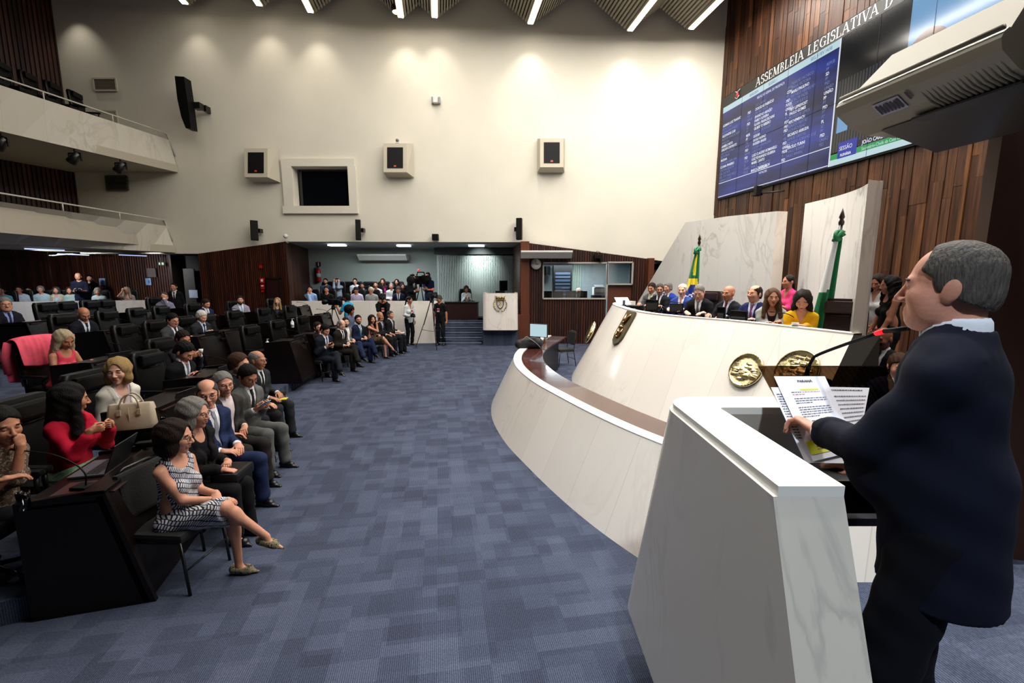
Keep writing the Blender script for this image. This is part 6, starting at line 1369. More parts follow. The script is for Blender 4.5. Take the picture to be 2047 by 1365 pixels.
    for (W, pr, d), fa in zip(HANDS, FA):
        f = union(pr+[(fa[0], .01)], .004); hl = union(pr, .004); parts.append(nets(f, hf, hl.lo-.01, hl.hi+.01)+(0,))
    er = A3((.0125, .0125, .0125))
    for x in (-.031, .031):
        v, q = ballq((x, .0722, .0065), (.0126, .0126, .0112)); parts.append(((v @ Rh.T)*sh_+HC, q, 1))
        v, q = ballq((x*.98, .0785, .0052), (.0066, .0066, .0066)); parts.append(((v @ Rh.T)*sh_+HC, q, 2))
        bw = [el((x*k, .0885-(abs(k-1)*.014), .0285+.002*(1-abs(k-1)*3)), (.0088, .0052, .0030)) for k in (.6, .9, 1.2, 1.5)]
        parts.append(nets(scal(union(bw, .004), Rh, HC, sh_), min(hh, .006)*.6)+(3,))
    lip = union([(el((0, .0905, -.0555), (.021, .0055, .0042)), .002), (el((0, .0900, -.0655), (.018, .006, .0048)), .002)], .002)
    parts.append(nets(scal(lip, Rh, HC, sh_), min(hh, .006)*.6)+(4,))
    hc = hair[1] if hair else 'dark'; bc = 'dkgrey' if hc == 'saltpepper' else 'grey' if hc in ('grey', 'white') else ('brown' if hc in ('blond', 'honey') else 'dark')
    lipm = mat('lips dark rose', '8c3b38', .45) if fem else mat('lips natural', '9a5f50', .5)
    body = link('person', np_mesh('person', parts), [skinmat(skin), mat('eye white', '9a938c', .3), mat('iris', '1a100b', .2), hairmat(bc), lipm])
    body.location = loc; body.rotation_euler = (0, 0, -math.radians(face)); props(body, label, 'person', group)
    # ---- hair
    if hair and hair[0] != 'bald':
        st = hair[0]; G = (lambda p: p)
        cran = lambda g, dy=0: el((0, -.015-dy, .035), (.075+g, .094+g, .088+g))
        face_c = el((0, .115, -.016), (.066, .078, .116)); thick = {'short': .009, 'buzz': .004, 'balding': .006, 'receding': .007, 'thick': .018}.get(st, .014)
        low = el((0, -.024, -.03), (.073+thick, .078+thick*.6, .070)); cr = union([(cran(thick), .02), (low, .03)], .02)
        def hf_(Pt):
            d = cr(Pt); x, y, z = Pt[:, 0], Pt[:, 1], Pt[:, 2]
            w = (.0035 if lod else .0012)*np.sin(x*190+y*60)*np.sin(z*70+y*90)
            if st in ('short', 'thick', 'buzz', 'balding', 'receding'):
                d = smax(d, -(z-(.55*y-.022)), .008); d = smax(d, (y-.030)-.3*np.maximum(z-.03, 0)*4, .012)
                d = smax(d, -face_c(Pt), .01)
            if st == 'receding': d = smax(d, -el((0, .085, .085), (.060, .055, .05))(Pt), .02)
            if st == 'balding': d = smax(d, -el((0, .035, .135), (.066, .115, .085))(Pt), .01)
            return d+w
        hf_.lo, hf_.hi = cr.lo-.01, cr.hi+.01; f = hf_
        if st in ('bob', 'long', 'longwavy', 'curly', 'pony'):
            z0 = {'bob': -.12, 'long': -.30, 'longwavy': -.30, 'curly': -.24, 'pony': -.05}[st]; g = {'bob': .032, 'curly': .034, 'pony': .012}.get(st, .02)
            B = [(cran(g*.42, .004), .03), (rc((0, -.035, .02), (0, -.04, z0+.05), .080+g*.6, .07+g*.4), .03)]
            for x in (-1, 1): B.append((rc((.066*x, .012, .02), (.072*x if z0 > -.2 else .098*x, .006 if z0 > -.2 else .05, z0+.045), .026+g*.3, .026 if z0 > -.2 else .034), .03))
            if st == 'bob': B += [(el((.06*x, .01, -.07), (.04, .045, .05)), .03) for x in (-1, 1)]
            if st == 'pony': B = [B[0], (rc((0, -.1, .02), (0, -.13, -.2), .03, .02), .03)]
            nk = rc((0, .085, -.10), (0, .10, -.4), .066, .075); b0 = union(B, .03); fc = el((0, .112, -.018), (.058, .088, .112)); amp = {'longwavy': .008, 'curly': .014}.get(st, .0035)
            fr = 55 if st != 'curly' else 95
            def f(Pt):
                x, y, z = Pt[:, 0], Pt[:, 1], Pt[:, 2]
                d = b0(Pt)+amp*np.sin(x*fr*1.6+2*np.sin(z*fr*.5))*np.cos(z*fr+y*40)
                return smax(smax(smax(d, -fc(Pt), .012), -nk(Pt), .02), y-.095, .01)
            f.lo, f.hi = b0.lo-.02, b0.hi+.02
        if st == 'afro':
            b0 = union([(el((0, -.035, .06), (.14, .135, .125)), .03)], .03); fc = el((0, .13, -.04), (.07, .1, .115))
            def f(Pt):
                x, y, z = Pt[:, 0], Pt[:, 1], Pt[:, 2]
                return smax(b0(Pt)+.008*np.sin(x*110)*np.sin(y*120)*np.sin(z*115), -fc(Pt), .012)
            f.lo, f.hi = b0.lo-.02, b0.hi+.02
        sobj('hair', scal(f, Rh, HC, sh_), hh, hairmat(hair[1]), body)
    if beard:
        bb = union([(el((0, .045, -.085), (.050, .045, .038)), .02), (el((.045, .03, -.055), (.018, .035, .035)), .02), (el((-.045, .03, -.055), (.018, .035, .035)), .02), (rc((-.02, .092, -.047), (.02, .092, -.047), .005), .006)], .02)
        bf = lambda Pt: np.maximum(np.maximum(smin(fh0(Pt)-.003, bb(Pt)+.004, .002)*0+np.maximum(fh0(Pt)-.0045, bb(Pt)), -(el((0, .095, -.061), (.024, .02, .0115))(Pt))), -1)
        bf.lo, bf.hi = bb.lo, bb.hi
        sobj('beard', scal(bf, Rh, HC, sh_), hh*.85, hairmat(beard), body)
    if glasses:
        g = MB()
        for x in (-1, 1):
            g.tube([(x*.031+.0235*math.cos(t)*(1 if abs(math.cos(t)) < .8 else .96), .101-.003*abs(math.cos(t)), .004+.0175*math.sin(t)) for t in [i*math.pi/8 for i in range(17)]], .0017, n=6)
            g.tube([(x*.054, .098, .010), (x*.073, .07, .012), (x*.0795, -.005, .010)], .0016, n=6)
        g.tube([(-.008, .103, .008), (0, .106, .010), (.008, .103, .008)], .0016, n=6)
        g.v = [tuple((np.array(v) @ Rh.T)*sh_+HC) for v in g.v]; g.build('glasses', mat('glasses frame', '0d0b0b', .3), body)
    # ---- clothing
    kind = top[0]; tc = top[1]; wr = .0055
    def wrinkle(d, P_, a=wr):
        x, y, z = P_[:, 0], P_[:, 1], P_[:, 2]
        return d+a*(np.sin(23*z+9*x+4*np.sin(11*y))*np.cos(14*y+7*x)+.5*np.sin(47*z-21*y+15*x))
    nb = A3(NB); U = A3(u); FW = A3(fw); SX = A3(sx)
    def chest(Pt): q = Pt-nb; return q @ SX, (q @ U)/s, q @ FW
    def arms_pr(frac_u=1., frac_f=1., pad=0.):
        o = []
        for sd in (1, -1):
            S, e, W = ar[sd][:3]; e = np.array(e); W = np.array(W)
            eu = S+(e-S)*frac_u; o.append((rc(S, eu, .048*s*wm+pad, (.050-.009*frac_u)*s*wm+pad), .035))
            if frac_f > 0: o.append((rc(e, e+(W-e)*frac_f, .042*s*wm+pad, (.042-.008*frac_f)*s*wm+pad*1.15), .02))
        return o
    def neckhole(d, Pt, r=.062):
        x, uu, w = chest(Pt); return np.maximum(d, -(np.sqrt(x*x+(w-.008)**2)-r*s*(1 if not fem else .88)+10*np.maximum(-.02-uu, 0)))
    pants_on = bottom and not str(bottom).startswith('skirt')
    if kind in ('suit', 'jacket', 'blazer'):
        pd = .020; J = [(p, k) for p, k in T]; base = union(J, .05, pd)
        ap = arms_pr(1, .74, .015); hem = rc(P+u*(.07 if sit else -.25*s), P+u*.12, (.152 if sit else .165)*s*wm**.4*fk+pd*.6, .142*s*wm*fk+pd, fw, 1.3/fk); jcut = P[2]-(.20*s if not sit else -.0)
        vw = {'suit': .058, 'jacket': .07, 'blazer': .075}[kind]; vd = {'suit': -.36, 'jacket': -.5, 'blazer': -.34}[kind]
        allj = union([(base, .02), (hem, .04)]+ap, .02)
        def jf(Pt):
            d = wrinkle(allj(Pt), Pt); x, uu, w = chest(Pt); ax_ = np.abs(x)
            wid = vw*s*np.clip((uu-vd)/(-vd-.03), 0, 1.15)
            band = np.maximum(np.maximum(np.abs(ax_-wid-.024*s)-.024*s, -(w-.03)), np.maximum(uu-.02, vd+.05-uu)); d = np.where(band < 0, d-.006, d)
            col = np.maximum(base(Pt)-.012, np.maximum(np.abs(uu-.005)-.03, -(0*w))); d = smin(d, np.where(w < .03, np.maximum(base(Pt)-.006, np.abs(uu+.0)-.035), 1), .004)
            g = np.maximum(ax_-wid, -(w-.02)); d = smax(d, -g, .005); d = smax(d, jcut-Pt[:, 2], .006)
            return neckhole(d, Pt, .07)
        jf.lo, jf.hi = allj.lo-.01, allj.hi+.01
        sobj('jacket', jf, hb, resolve(tc), body)
        sc = top[2] if len(top) > 2 else None
        if sc:
            sb = union(T+[(rc(NB-u*.02, NB+E(0, 0, .045)*s+fw*.004, .069*s*(1 if not fem else .85)), .01)], .03, .006)
            def sf(Pt):
                d = sb(Pt); x, uu, w = chest(Pt); d = np.maximum(d, -(uu+.45))
                if fem: d = smax(d, -el(NB+fw*.09*s+u*.0, (.065*s, .08*s, .10*s))(Pt), .004)
                d = np.maximum(d, uu-.072-.5*np.minimum(0, w*-1)-.0*x); return np.maximum(d, -(np.sqrt(x*x+(w-.01)**2)-.0575*s*(1 if not fem else .8)+20*np.maximum(-.01-uu, 0)))
            sf.lo, sf.hi = sb.lo, sb.hi
            v, q = nets(sf, min(hb, .014)); pp = [(v, q, 0)]
            if not fem:
                for sd in (1, -1):
                    e, W = ar[sd][1], ar[sd][2]; dd = nrm(W-e); pp.append(nets(rc(W-dd*.07, W-dd*.034, .0385*s), .012 if lod else .007)+(0,))
            link('shirt', np_mesh('shirt', pp), resolve(sc), body)
        if len(top) > 3 and top[3]:
            tb = union(T, .05, .0095)
            def tf(Pt):
                x, uu, w = chest(Pt); wd = np.where(uu > -.045, .021, .014+.075*np.clip(-uu, 0, .5))*s
                d = np.maximum(np.maximum(tb(Pt)-np.where(uu > -.06, .008, .0), np.abs(x)-wd), -(w-.02)); d = np.maximum(d, uu-.012); return np.maximum(d, -(uu+.40))
            tf.lo, tf.hi = tb.lo, tb.hi; hw = .06*s
            sobj('tie', tf, min(hb*.75, .011), resolve(top[3]), body, NB-E(hw, .1, .6), NB+E(hw, .35, .05))
    else:
        pd = .013; slv = top[2] if len(top) > 2 else 'short'
        ap = {'none': [], 'short': arms_pr(.55, 0, .020), 'long': arms_pr(1, .95, .014), 'elbow': arms_pr(1, .1, .018)}[slv]
        Tp = T+([] if fem and kind == 'dress' else [(rc(P-E(0, 0, .0 if sit else .06*s), P+u*.1, .15*s*wm**.4, .14*s*wm, fw, 1.3), .05)])
        if kind == 'dress' or (bottom and str(bottom).startswith('skirt')): pass
        tb = union([(union(Tp, .05, pd), .02)]+ap, .02); deep = top[3] if len(top) > 3 else 'crew'
        sleeveless = slv == 'none'
        def tf(Pt):
            d = wrinkle(tb(Pt), Pt, .0025); x, uu, w = chest(Pt)
            if deep == 'scoop': d = smax(d, -el(NB+fw*.07*s, (.085*s, .1*s, .085*s))(Pt), .004)
            elif deep == 'v': d = smax(d, -np.maximum(np.abs(x)-.06*s*np.clip((uu+.16)/.16, 0, 1.2), -(w-.02)), .004)
            if kind != 'dress': d = smax(d, (P[2]-(.03 if sit else .10*s))-Pt[:, 2], .006)
            if sleeveless: d = smax(d, np.abs(x)-(sw-.025*s), .006)
            return neckhole(d, Pt, .066 if deep == 'crew' else .074)
        tf.lo, tf.hi = tb.lo-.01, tb.hi+.01
        if kind == 'dress':
            hem = top[4] if len(top) > 4 else .8
            if sit:
                Q = []
                for sd in (1, -1): hj, kn = lg[sd][:2]; Q.append((rc(hj, hj+(kn-hj)*hem, .098*s, .078*s), .07))
                Q.append((rc((lg[1][0]+lg[-1][0])/2, (lg[1][0]+(lg[1][1]-lg[1][0])*hem*.92+lg[-1][0]+(lg[-1][1]-lg[-1][0])*hem*.92)/2, .09*s, .07*s), .05))
            else: Q = [(rc(P, P-E(0, 0, hem), .135*s, .17*s, fw, 1.2), .04)]
            qb = union(Q, .06, .012); end = (P-E(0, 0, hem))
            def df(Pt):
                d = qb(Pt)
                if not sit: d = smax(d, end[2]-Pt[:, 2], .004)
                else: d = smax(d, Pt[:, 1]-(.44*s*hem+.02), .005)
                return smin(tf(Pt), wrinkle(d, Pt, .003), .04)
            df.lo, df.hi = np.minimum(tf.lo, qb.lo), np.maximum(tf.hi, qb.hi); sobj('dress', df, hb, resolve(tc), body)
        else: sobj('top' if fem else 'shirt', tf, hb, resolve(tc), body)
        if kind == 'polo' :
            cf = union([(rc(NB-u*.015, NB+E(0, 0, .012), .07*s), .01)], .01)
            def cff(Pt): return neckhole(cf(Pt), Pt, .064)
            cff.lo, cff.hi = cf.lo, cf.hi; sobj('collar', cff, min(hb, .012), resolve(tc), body)
    if bottom and kind != 'dress':
        if str(bottom).startswith('skirt'):
            c = bottom.split('|')[1]; hem = float(bottom.split('|')[2])
            if sit: Q = [(rc(lg[sd][0], lg[sd][0]+(lg[sd][1]-lg[sd][0])*min(1, hem*2), .10*s, .085*s), .07) for sd in (1, -1)]+[(rc(P, P+E(0, .4*min(1, hem*2), 0), .1*s, .09*s), .06)]
            else: Q = [(rc(P+u*.08, P-E(0, 0, hem), .14*s, .165*s, fw, 1.2), .04)]
            qb = union(Q, .06, .010); z0 = P[2]-hem
            def kf(Pt): return smax(wrinkle(qb(Pt), Pt), (z0-Pt[:, 2]) if not sit else -1+0*Pt[:, 0], .005)
            kf.lo, kf.hi = qb.lo, qb.hi; sobj('skirt', kf, hb, resolve(c), body)
        else:
            TP = [(rc(P-E(0, 0, .01), P+u*.1*s, .145*s*wm**.4, .14*s*wm**.4, fw, 1.3), .04)]
            for sd in (1, -1):
                hj, kn, an, ft = lg[sd]; TP += [(rc(hj, kn, .092*s, .068*s), .04), (rc(kn, an+(kn-an)*.06, .066*s, .060*s), .03)]
            tp = union(TP, .03, .008 if not fem else .003)
            def pf(Pt): return wrinkle(tp(Pt), Pt, .0045)
            pf.lo, pf.hi = tp.lo-.01, tp.hi+.01; sobj('trousers', pf, hb*1.1, resolve(bottom), body)
    if shoes:
        for sd in (1, -1):
            an, ft = lg[sd][2], lg[sd][3]; up = nrm(E(0, 0, 1)-ft*ft[2]); b = an-up*.048*s
            pr = [(rc(b-ft*.035*s, b+ft*.08*s, .044*s, .042*s, up, 1.05), .02), (rc(b+ft*.06*s-up*.008, b+ft*.165*s-up*.014*s, .040*s, .024*s if not fem else .012*s, up, 1.8), .02), (rc(b-ft*.02+up*.02, an+up*.01, .038*s, .036*s), .02) if not fem else (rc(b-ft*.03*s, b-ft*.035*s-up*.02, .024, .012), .01)]
            f0 = union(pr, .02)
            if fem:
                op = el(b+ft*.01*s+up*.035*s, (.03*s, .062*s, .034*s)); f = lambda Pt, f0=f0, op=op: smax(f0(Pt), -op(Pt), .004)
                f.lo, f.hi = f0.lo, f0.hi
            else: f = f0
            sobj('shoe', f, min(hb, .014)*.8, mat('shoe '+shoes, shoes, .35, spec=.5) if ':' not in shoes else resolve(shoes), body)
    PERSONS.append((body, ar, HC, Rh, s, NB, u, fw))
    body['_'] = 0; del body['_']
    return body
def rotx3(a): return np.array(Matrix.Rotation(a, 3, 'X'), float)
def to_world(b, p):
    a = b.rotation_euler.z; c, q = math.cos(a), math.sin(a); return Vector((b.location.x+c*p[0]-q*p[1], b.location.y+q*p[0]+c*p[1], b.location.z+p[2]))
# ------------------------------------------------------------------ the people
def P(key_or_xyzf, label='', **k):
    x, y, z, f = key_or_xyzf; f = k.pop('face', f); return person(label, (x, y, z), f, **k)
def atp(px, y, z, f=180): x = (px-1023.5)/F_PX*(y*CPI-(z+ (1.65) -CAM_H)*SPI); return (x, y, z, f)
SU = lambda j, s='e6e6ea', t='20222c': ('suit', j, s, t)
DKS = '13141a'
# front row of guests
P(G['F1'], hs=1.17, label='woman with a dark bob in a navy and white patterned sleeveless dress, legs crossed', lod=0, sex='f', s=.95, skin='light', hair=('bob', 'dark'), top=('dress', 'bars:15173a', 'none', 'scoop', .93), bottom=None, legs='R', arms=(((-.02, .34, .66), (-.5, .85, -.2), (0, -.1, -1), .3), ((.04, .30, .70), (-.7, .6, -.3), (0, 0, -1), .4)), head=(-16, 8), glasses=True, shoes='blotch:8d8468,4c4436,2c2820', lean=2)
P(G['F2'], hs=1.17, label='grey-haired woman with glasses in black, hand on a black handbag in her lap', lod=0, sex='f', s=.97, skin='light', hair=('bob', 'grey'), top=('blazer', '0c0c0e', '101013'), bottom='0c0c0e', arms=(((.02, .33, .68), (-.3, .9, -.2), (0, 0, -1), .3), ((.16, .2, .68), (-.7, .5, 0), (0, 0, -1), .4)), head=(-10, 8), glasses=True, lean=3)
P(G['F3'], hs=1.17, label='balding man with glasses in a blue suit turning to look back', lod=0, s=1.03, skin='light', fat=.6, hair=('balding', 'dkgrey'), top=SU('1b2848', 'dfe0e6', '8d9098'), bottom='192544', arms='laps', head=(38, 4), glasses=True, legs='w')
P(G['F4'], hs=1.17, label='grey-haired man with glasses in a dark jacket and open pinkish white shirt', lod=0, s=1., skin='light', hair=('short', 'grey'), top=('jacket', '2b2a28', 'd9c9c9'), bottom='23211f', arms='lap', head=(18, 4), glasses=True)
P(G['F5'], hs=1.17, label='dark-haired man with glasses in a grey suit looking down at a light blue phone', lod=0, s=1., skin='tan', hair=('short', 'black'), top=SU('5d5e5c', 'cfcfcf', '1d1e20'), bottom='5a5b58', arms='phone', head=(8, 30), glasses=True, lean=8)
P(G['F6'], hs=1.17, label='stout brown-haired bearded man in a black suit with one hand on his thigh', lod=0, s=1.04, skin='light', fat=1., hair=('thick', 'brown'), top=SU('1b1c1f', 'd4d4d6', '202126'), bottom='1a1b1e', arms='knees', head=(-12, 4), beard='dkgrey')
P(G['F7'], hs=1.17, label='elderly man with thin glasses in a charcoal suit holding a yellow booklet', lod=0, s=.98, skin='tan', hair=('balding', 'grey'), top=SU('26282c', 'd2d2d2', '1a1b1e'), bottom='25272a', arms=('knees', 'laps'), head=(-10, 6), glasses=True)
P(G['F8'], 'dark-haired man in a navy black suit bent over his phone, legs crossed', lod=1, s=1.03, skin='light', hair=('short', 'black'), top=SU('191d28', 'e2e4ea', '2c3f6e'), bottom='191c26', arms='phone', legs='L', head=(0, 32), lean=14)
P(G['F9'], 'man with dark hair mostly hidden behind the phone user', lod=1, s=1., skin='light', hair=('short', 'dark'), top=SU('17181c'), bottom=DKS, arms='lap', head=(10, 5), lean=10, glasses=True)
P(G['F10'], 'bald man in a dark brown suit looking down with crossed legs', lod=1, s=1., skin='pale', hair=('balding', 'grey'), top=SU('1d1915', 'e6e6e6', '2a1c16'), bottom='1b1815', arms='lap', legs='L', head=(5, 34), lean=6)
P(G['F11'], 'bearded man in a light grey check blazer and white shirt looking at the camera', lod=1, s=1., skin='pale', hair=('short', 'dark'), top=('jacket', 'check:77736c', 'e2e2e2'), bottom='1c2744', arms='lap', legs='L', head=(42, 2), beard='dark')
P(G['F12'], 'bearded man with glasses in a navy suit and teal tie', lod=1, s=1.02, skin='light', hair=('short', 'black'), top=SU('141d38', 'e4e6ea', '3a7382'), bottom='151f3c', arms='lap', legs='L', head=(36, 2), glasses=True, beard='black')
P(G['F13'], 'curly-haired woman in a sleeveless patterned dress holding a microphone to her mouth', lod=1, sex='f', s=.96, skin='light', hair=('curly', 'dark'), top=('dress', 'blotch:15110f,8a6a4c,3a2a24', 'none', 'scoop', .95), bottom=None, arms=('mic', 'lap'), legs='R', head=(36, 2))
P(G['F14'], 'bald bearded man in a black suit and patterned blue tie', lod=1, s=1.03, skin='tan', fat=.7, hair=('bald', 'dark'), top=SU('121214', 'dfe1ea', '46507c'), bottom=DKS, arms='knees', head=(22, 4), beard='dark')
P(G['F15'], 'short-haired man in a black suit holding white papers, last in the row of guests', lod=1, s=1.02, skin='light', hair=('short', 'dkgrey'), top=SU('121315', 'e2e2e6', '7c7f88'), bottom=DKS, arms='laps', head=(10, 2))
# deputies
P(SEATS['blw'], hs=1.17, label='short-haired woman in a brown patterned blouse resting her chin on her fist', lod=0, sex='f', s=.98, skin='tan', hair=('short', 'black'), top=('top', 'blotch:3b2c22,8a7a66,5c3c28', 'elbow', 'crew'), bottom='14141a', arms=(('deskw'), ((-.02, .30, 1.02), (.0, -.1, 1), (.3, -.9, 0), 1.1)), head=(26, 12), lean=18, face=80)
P(SEATS['red'], hs=1.17, label='long black-haired woman in a red blazer and green patterned skirt, hands held together', lod=0, sex='f', s=.97, skin='tan', hair=('long', 'black'), top=('blazer', 'b0122e', '15151a'), bottom='skirt|blotch:5d8a6a,9fb08c,7ea886|.6', arms='cup', head=(-50, 12), lean=8, face=88)
P(SEATS['blonde'], hs=1.17, label='blonde woman in a white blazer looking towards the camera behind a beige handbag', lod=0, sex='f', s=1., skin='pale', hair=('bob', 'blond'), top=('blazer', 'd6d0c4', 'cbb8bd'), bottom='cfc9bd', arms='lap', head=(50, 4), face=105)
P(SEATS['tie'], hs=1.17, label='dark-haired man in a black suit and striped tie looking down at his phone', lod=1, s=1.03, skin='light', hair=('short', 'black'), top=SU('111114', 'd9dbe4', '6a6f86'), bottom=DKS, arms='phone', head=(-4, 38), lean=18)
P(SEATS['redtie'], hs=1.17, label='man in a grey suit with a red tie drinking from a small white cup', lod=1, s=1., skin='tan', hair=('short', 'dark'), top=SU('23262e', 'cfd2e2', 'a3122a'), bottom=DKS, arms='cup', head=(10, 20), lean=10)
P(SEATS['coral'], hs=1.17, label='woman with long blond hair in a coral sleeveless top reading her phone', lod=1, sex='f', s=.98, skin='tan', hair=('long', 'greyblond'), top=('top', 'd8455a', 'none', 'scoop'), bottom='d8455a', arms='desk', head=(4, 28), lean=12)
P(SEATS['glass'], 'bearded man with glasses in a mid grey suit looking down', lod=1, s=1.02, skin='light', fat=.7, hair=('short', 'black'), top=SU('3c3e42', 'dddfe4', '1c1e26'), bottom='2c2e32', arms='desk', head=(4, 20), glasses=True, beard='black', lean=8)
P(SEATS['white'], 'white-haired man in a dark grey suit and blue tie reading', lod=1, s=1.02, skin='pale', hair=('short', 'white'), top=SU('28292e', 'b9c6dc', '1f2a44'), bottom=DKS, arms='phone', head=(6, 28), lean=10)
P(SEATS['bald'], 'bald man with glasses in a dark navy suit typing at his desk', lod=1, s=1.02, skin='tan', hair=('bald', 'dark'), top=SU('161822', 'c9d2de', '23262e'), bottom=DKS, arms='desk', head=(14, 26), glasses=True, lean=14)
P(SEATS['navy'], 'dark-haired man in a navy suit with a phone, third row', lod=2, s=1., skin='light', hair=('short', 'dark'), top=SU('16204a', 'd8dbe2', '8a93a6'), bottom=DKS, arms='phone', head=(-6, 24), lean=6)
P(SEATS['ltgrey'], 'bearded man in a light grey suit and pale blue tie facing the camera', lod=2, s=1.03, skin='light', hair=('short', 'dark'), top=SU('8c8a98', 'e2e4ec', '6fa4c8'), bottom='77767f', arms='desk', head=(18, 2), beard='dark')
P(SEATS['handhead'], 'man in a lilac grey jacket and dark tie holding his hand to his forehead', lod=2, s=1., skin='light', hair=('short', 'dkgrey'), top=SU('79768c', 'dfe2ee', '1a1c26'), bottom='3a3a44', arms=(('face'), 'desk'), head=(20, 10), beard='dkgrey')
P(SEATS['leftman'], 'grey-bearded man with glasses in a blue shirt and dark jacket', lod=2, s=1.03, skin='light', fat=.9, hair=('short', 'grey'), top=SU('15161f', '7f8fc4', '22243a'), bottom=DKS, arms='desk', head=(20, 4), glasses=True, beard='grey')
# bench
FB = .93
def bench(px, y, face, label, **k):
    k.setdefault('arms', 'desk'); k.setdefault('lod', 1); y *= 1.04; x = (px-1023.5)/F_PX*(y*CPI+.15*SPI); return person(label, (x, y, FB), face, **k)
bench(1306, 10.6, 228, 'man in a grey jacket at the far end of the bench, half hidden', s=1.02, skin='tan', hair=('short', 'dark'), top=SU('56575a', 'c8cabf', 'a9ac7c'), head=(-6, 12))
bench(1322, 9.9, 222, 'bearded man with glasses in a black suit near the far end of the bench', s=1.0, skin='tan', hair=('short', 'dkgrey'), top=SU('0f1014', 'd6d6d6', '14151a'), head=(-20, 6), glasses=True, beard='grey')
bench(1338, 11.0, 228, 'grey-haired man in a bright blue suit behind the bearded man on the bench', s=1.02, skin='light', hair=('short', 'grey'), top=SU('233a96', 'd6d6da', '22283a'), head=(14, 6))
bench(1367, 8.9, 222, 'white-haired man in a blue suit and salmon tie smiling at the bench', s=1.02, skin='pale', fat=.6, hair=('balding', 'white'), top=SU('2e4488', 'e4e4ea', 'c97a70'), head=(-8, 6))
bench(1403, 8.05, 218, 'grey crew-cut man in a black suit and grey tie writing at the bench', s=1.04, skin='pale', fat=.7, hair=('buzz', 'grey'), top=SU('101012', 'dcdcde', '6a6a70'), head=(0, 26), lean=12)
bench(1462, 7.35, 240, 'bald man in a dark suit and dark red tie at the bench', s=1.0, skin='tan', hair=('bald', 'dark'), top=SU('16171f', 'b9bfd4', '5c1622'), head=(4, 2))
bench(1514, 6.75, 238, 'balding man in a navy suit and purple tie beside the woman in light grey', s=1.02, skin='light', fat=.6, hair=('balding', 'dark'), top=SU('1b2352', 'c9d0e2', '77427a'), head=(12, -2))
bench(1544, 6.22, 200, 'woman with long light brown hair in a light grey blazer, hands clasped', sex='f', s=.98, skin='tan', hair=('long', 'honey'), top=('blazer', '9d9c98', '17171a'), head=(0, 4), arms='lap' if False else (((.06, .33, .845), (-.7, .7, 0), (0, 0, -1), .7), ((.06, .33, .865), (-.7, .7, 0), (0, 0, -1), .7)))
bench(1606, 5.72, 212, 'long dark-haired woman in a yellow blouse looking down at a white phone', sex='f', s=.98, lod=0, skin='light', hair=('longwavy', 'dark'), top=('top', 'd8a010', 'long', 'v'), head=(4, 30), arms=(((.06, .30, .86), (-.6, .8, .1), (-.2, 0, -1), .6), ((.06, .30, .86), (-.6, .8, .1), (-.2, 0, -1), .6)), lean=8)
b_ = person('woman in a bright pink blouse standing and clapping behind the bench', (4.62, 7.35, .93), 262, 'stand', lod=1, sex='f', s=.86, skin='tan', hair=('pony', 'dark'), top=('top', 'd83a72', 'elbow', 'v'), bottom='17171c', arms='clap', head=(0, 2))
for px, y, lab in ((1398, 8.6, 'high-backed brown leather armchair of the crew-cut man at the bench'),): x, y = on_desk(px, y*1.05); brown(x+.1, y+.12, FB, 235, lab)
x, y = on_desk(1665, 5.35); brown(4.18, 5.60, FB, 222, 'empty brown leather armchair beside the woman in yellow')
# people at the far right behind the rostrum
b = MB(); b.box((6.9, 7.6, .375), (3.2, 4.2, .75)); struct('floor_side_platform', b, CARPET)
x = (1754-1023.5)/F_PX*7.1; person('woman in a white blouse standing by the wooden wall, arms folded', (x, 7.1, .75), 255, 'stand', lod=1, sex='f', s=.97, skin='tan', hair=('long', 'dark'), top=('top', 'c9c7c6', 'elbow', 'v'), bottom='2a2a30', arms='fold', head=(-10, 22))
x = (1783-1023.5)/F_PX*6.2; person('dark-haired woman in a black sleeveless top standing behind the speaker, turned away', (x, 6.2, .75), 285, 'stand', lod=1, sex='f', s=.95, skin='tan', hair=('longwavy', 'black'), top=('top', '0d0d10', 'none', 'scoop'), bottom='0d0d10', arms='fold', head=(0, 10))
x = (1757-1023.5)/F_PX*5.35; person('bald dark-skinned man in black seated low beyond the microphone', (x, 5.2, .48), 250, lod=1, s=1., skin='brown', hair=('bald', 'black'), top=SU('0b0b0e', 'c9c9cc', '17171c'), bottom=DKS, head=(0, 10))
put(BQ0, x, 5.2, .48, 250, 'black chair of the bald man in black beyond the microphone', 'black banquet chairs of the guests')
x2 = (1784-1023.5)/F_PX*4.75; person('young brown-haired man in a blue jacket partly hidden by the speaker\'s shoulder', (x2, 4.6, .28), 215, lod=1, s=1., skin='light', hair=('short', 'brown'), top=('jacket', '26366e', 'c9ccd6'), bottom=DKS, head=(-12, 14))
put(BQ0, x2, 4.6, .28, 215, 'black chair of the young man in blue behind the speaker', 'black banquet chairs of the guests')
b = MB(); b.box((x+.3, 5.35, .24), (1.1, .9, .48)); b.box((x2+.35, 4.5, .14), (1.2, .8, .28)); struct('floor_side_steps', b, CARPET)
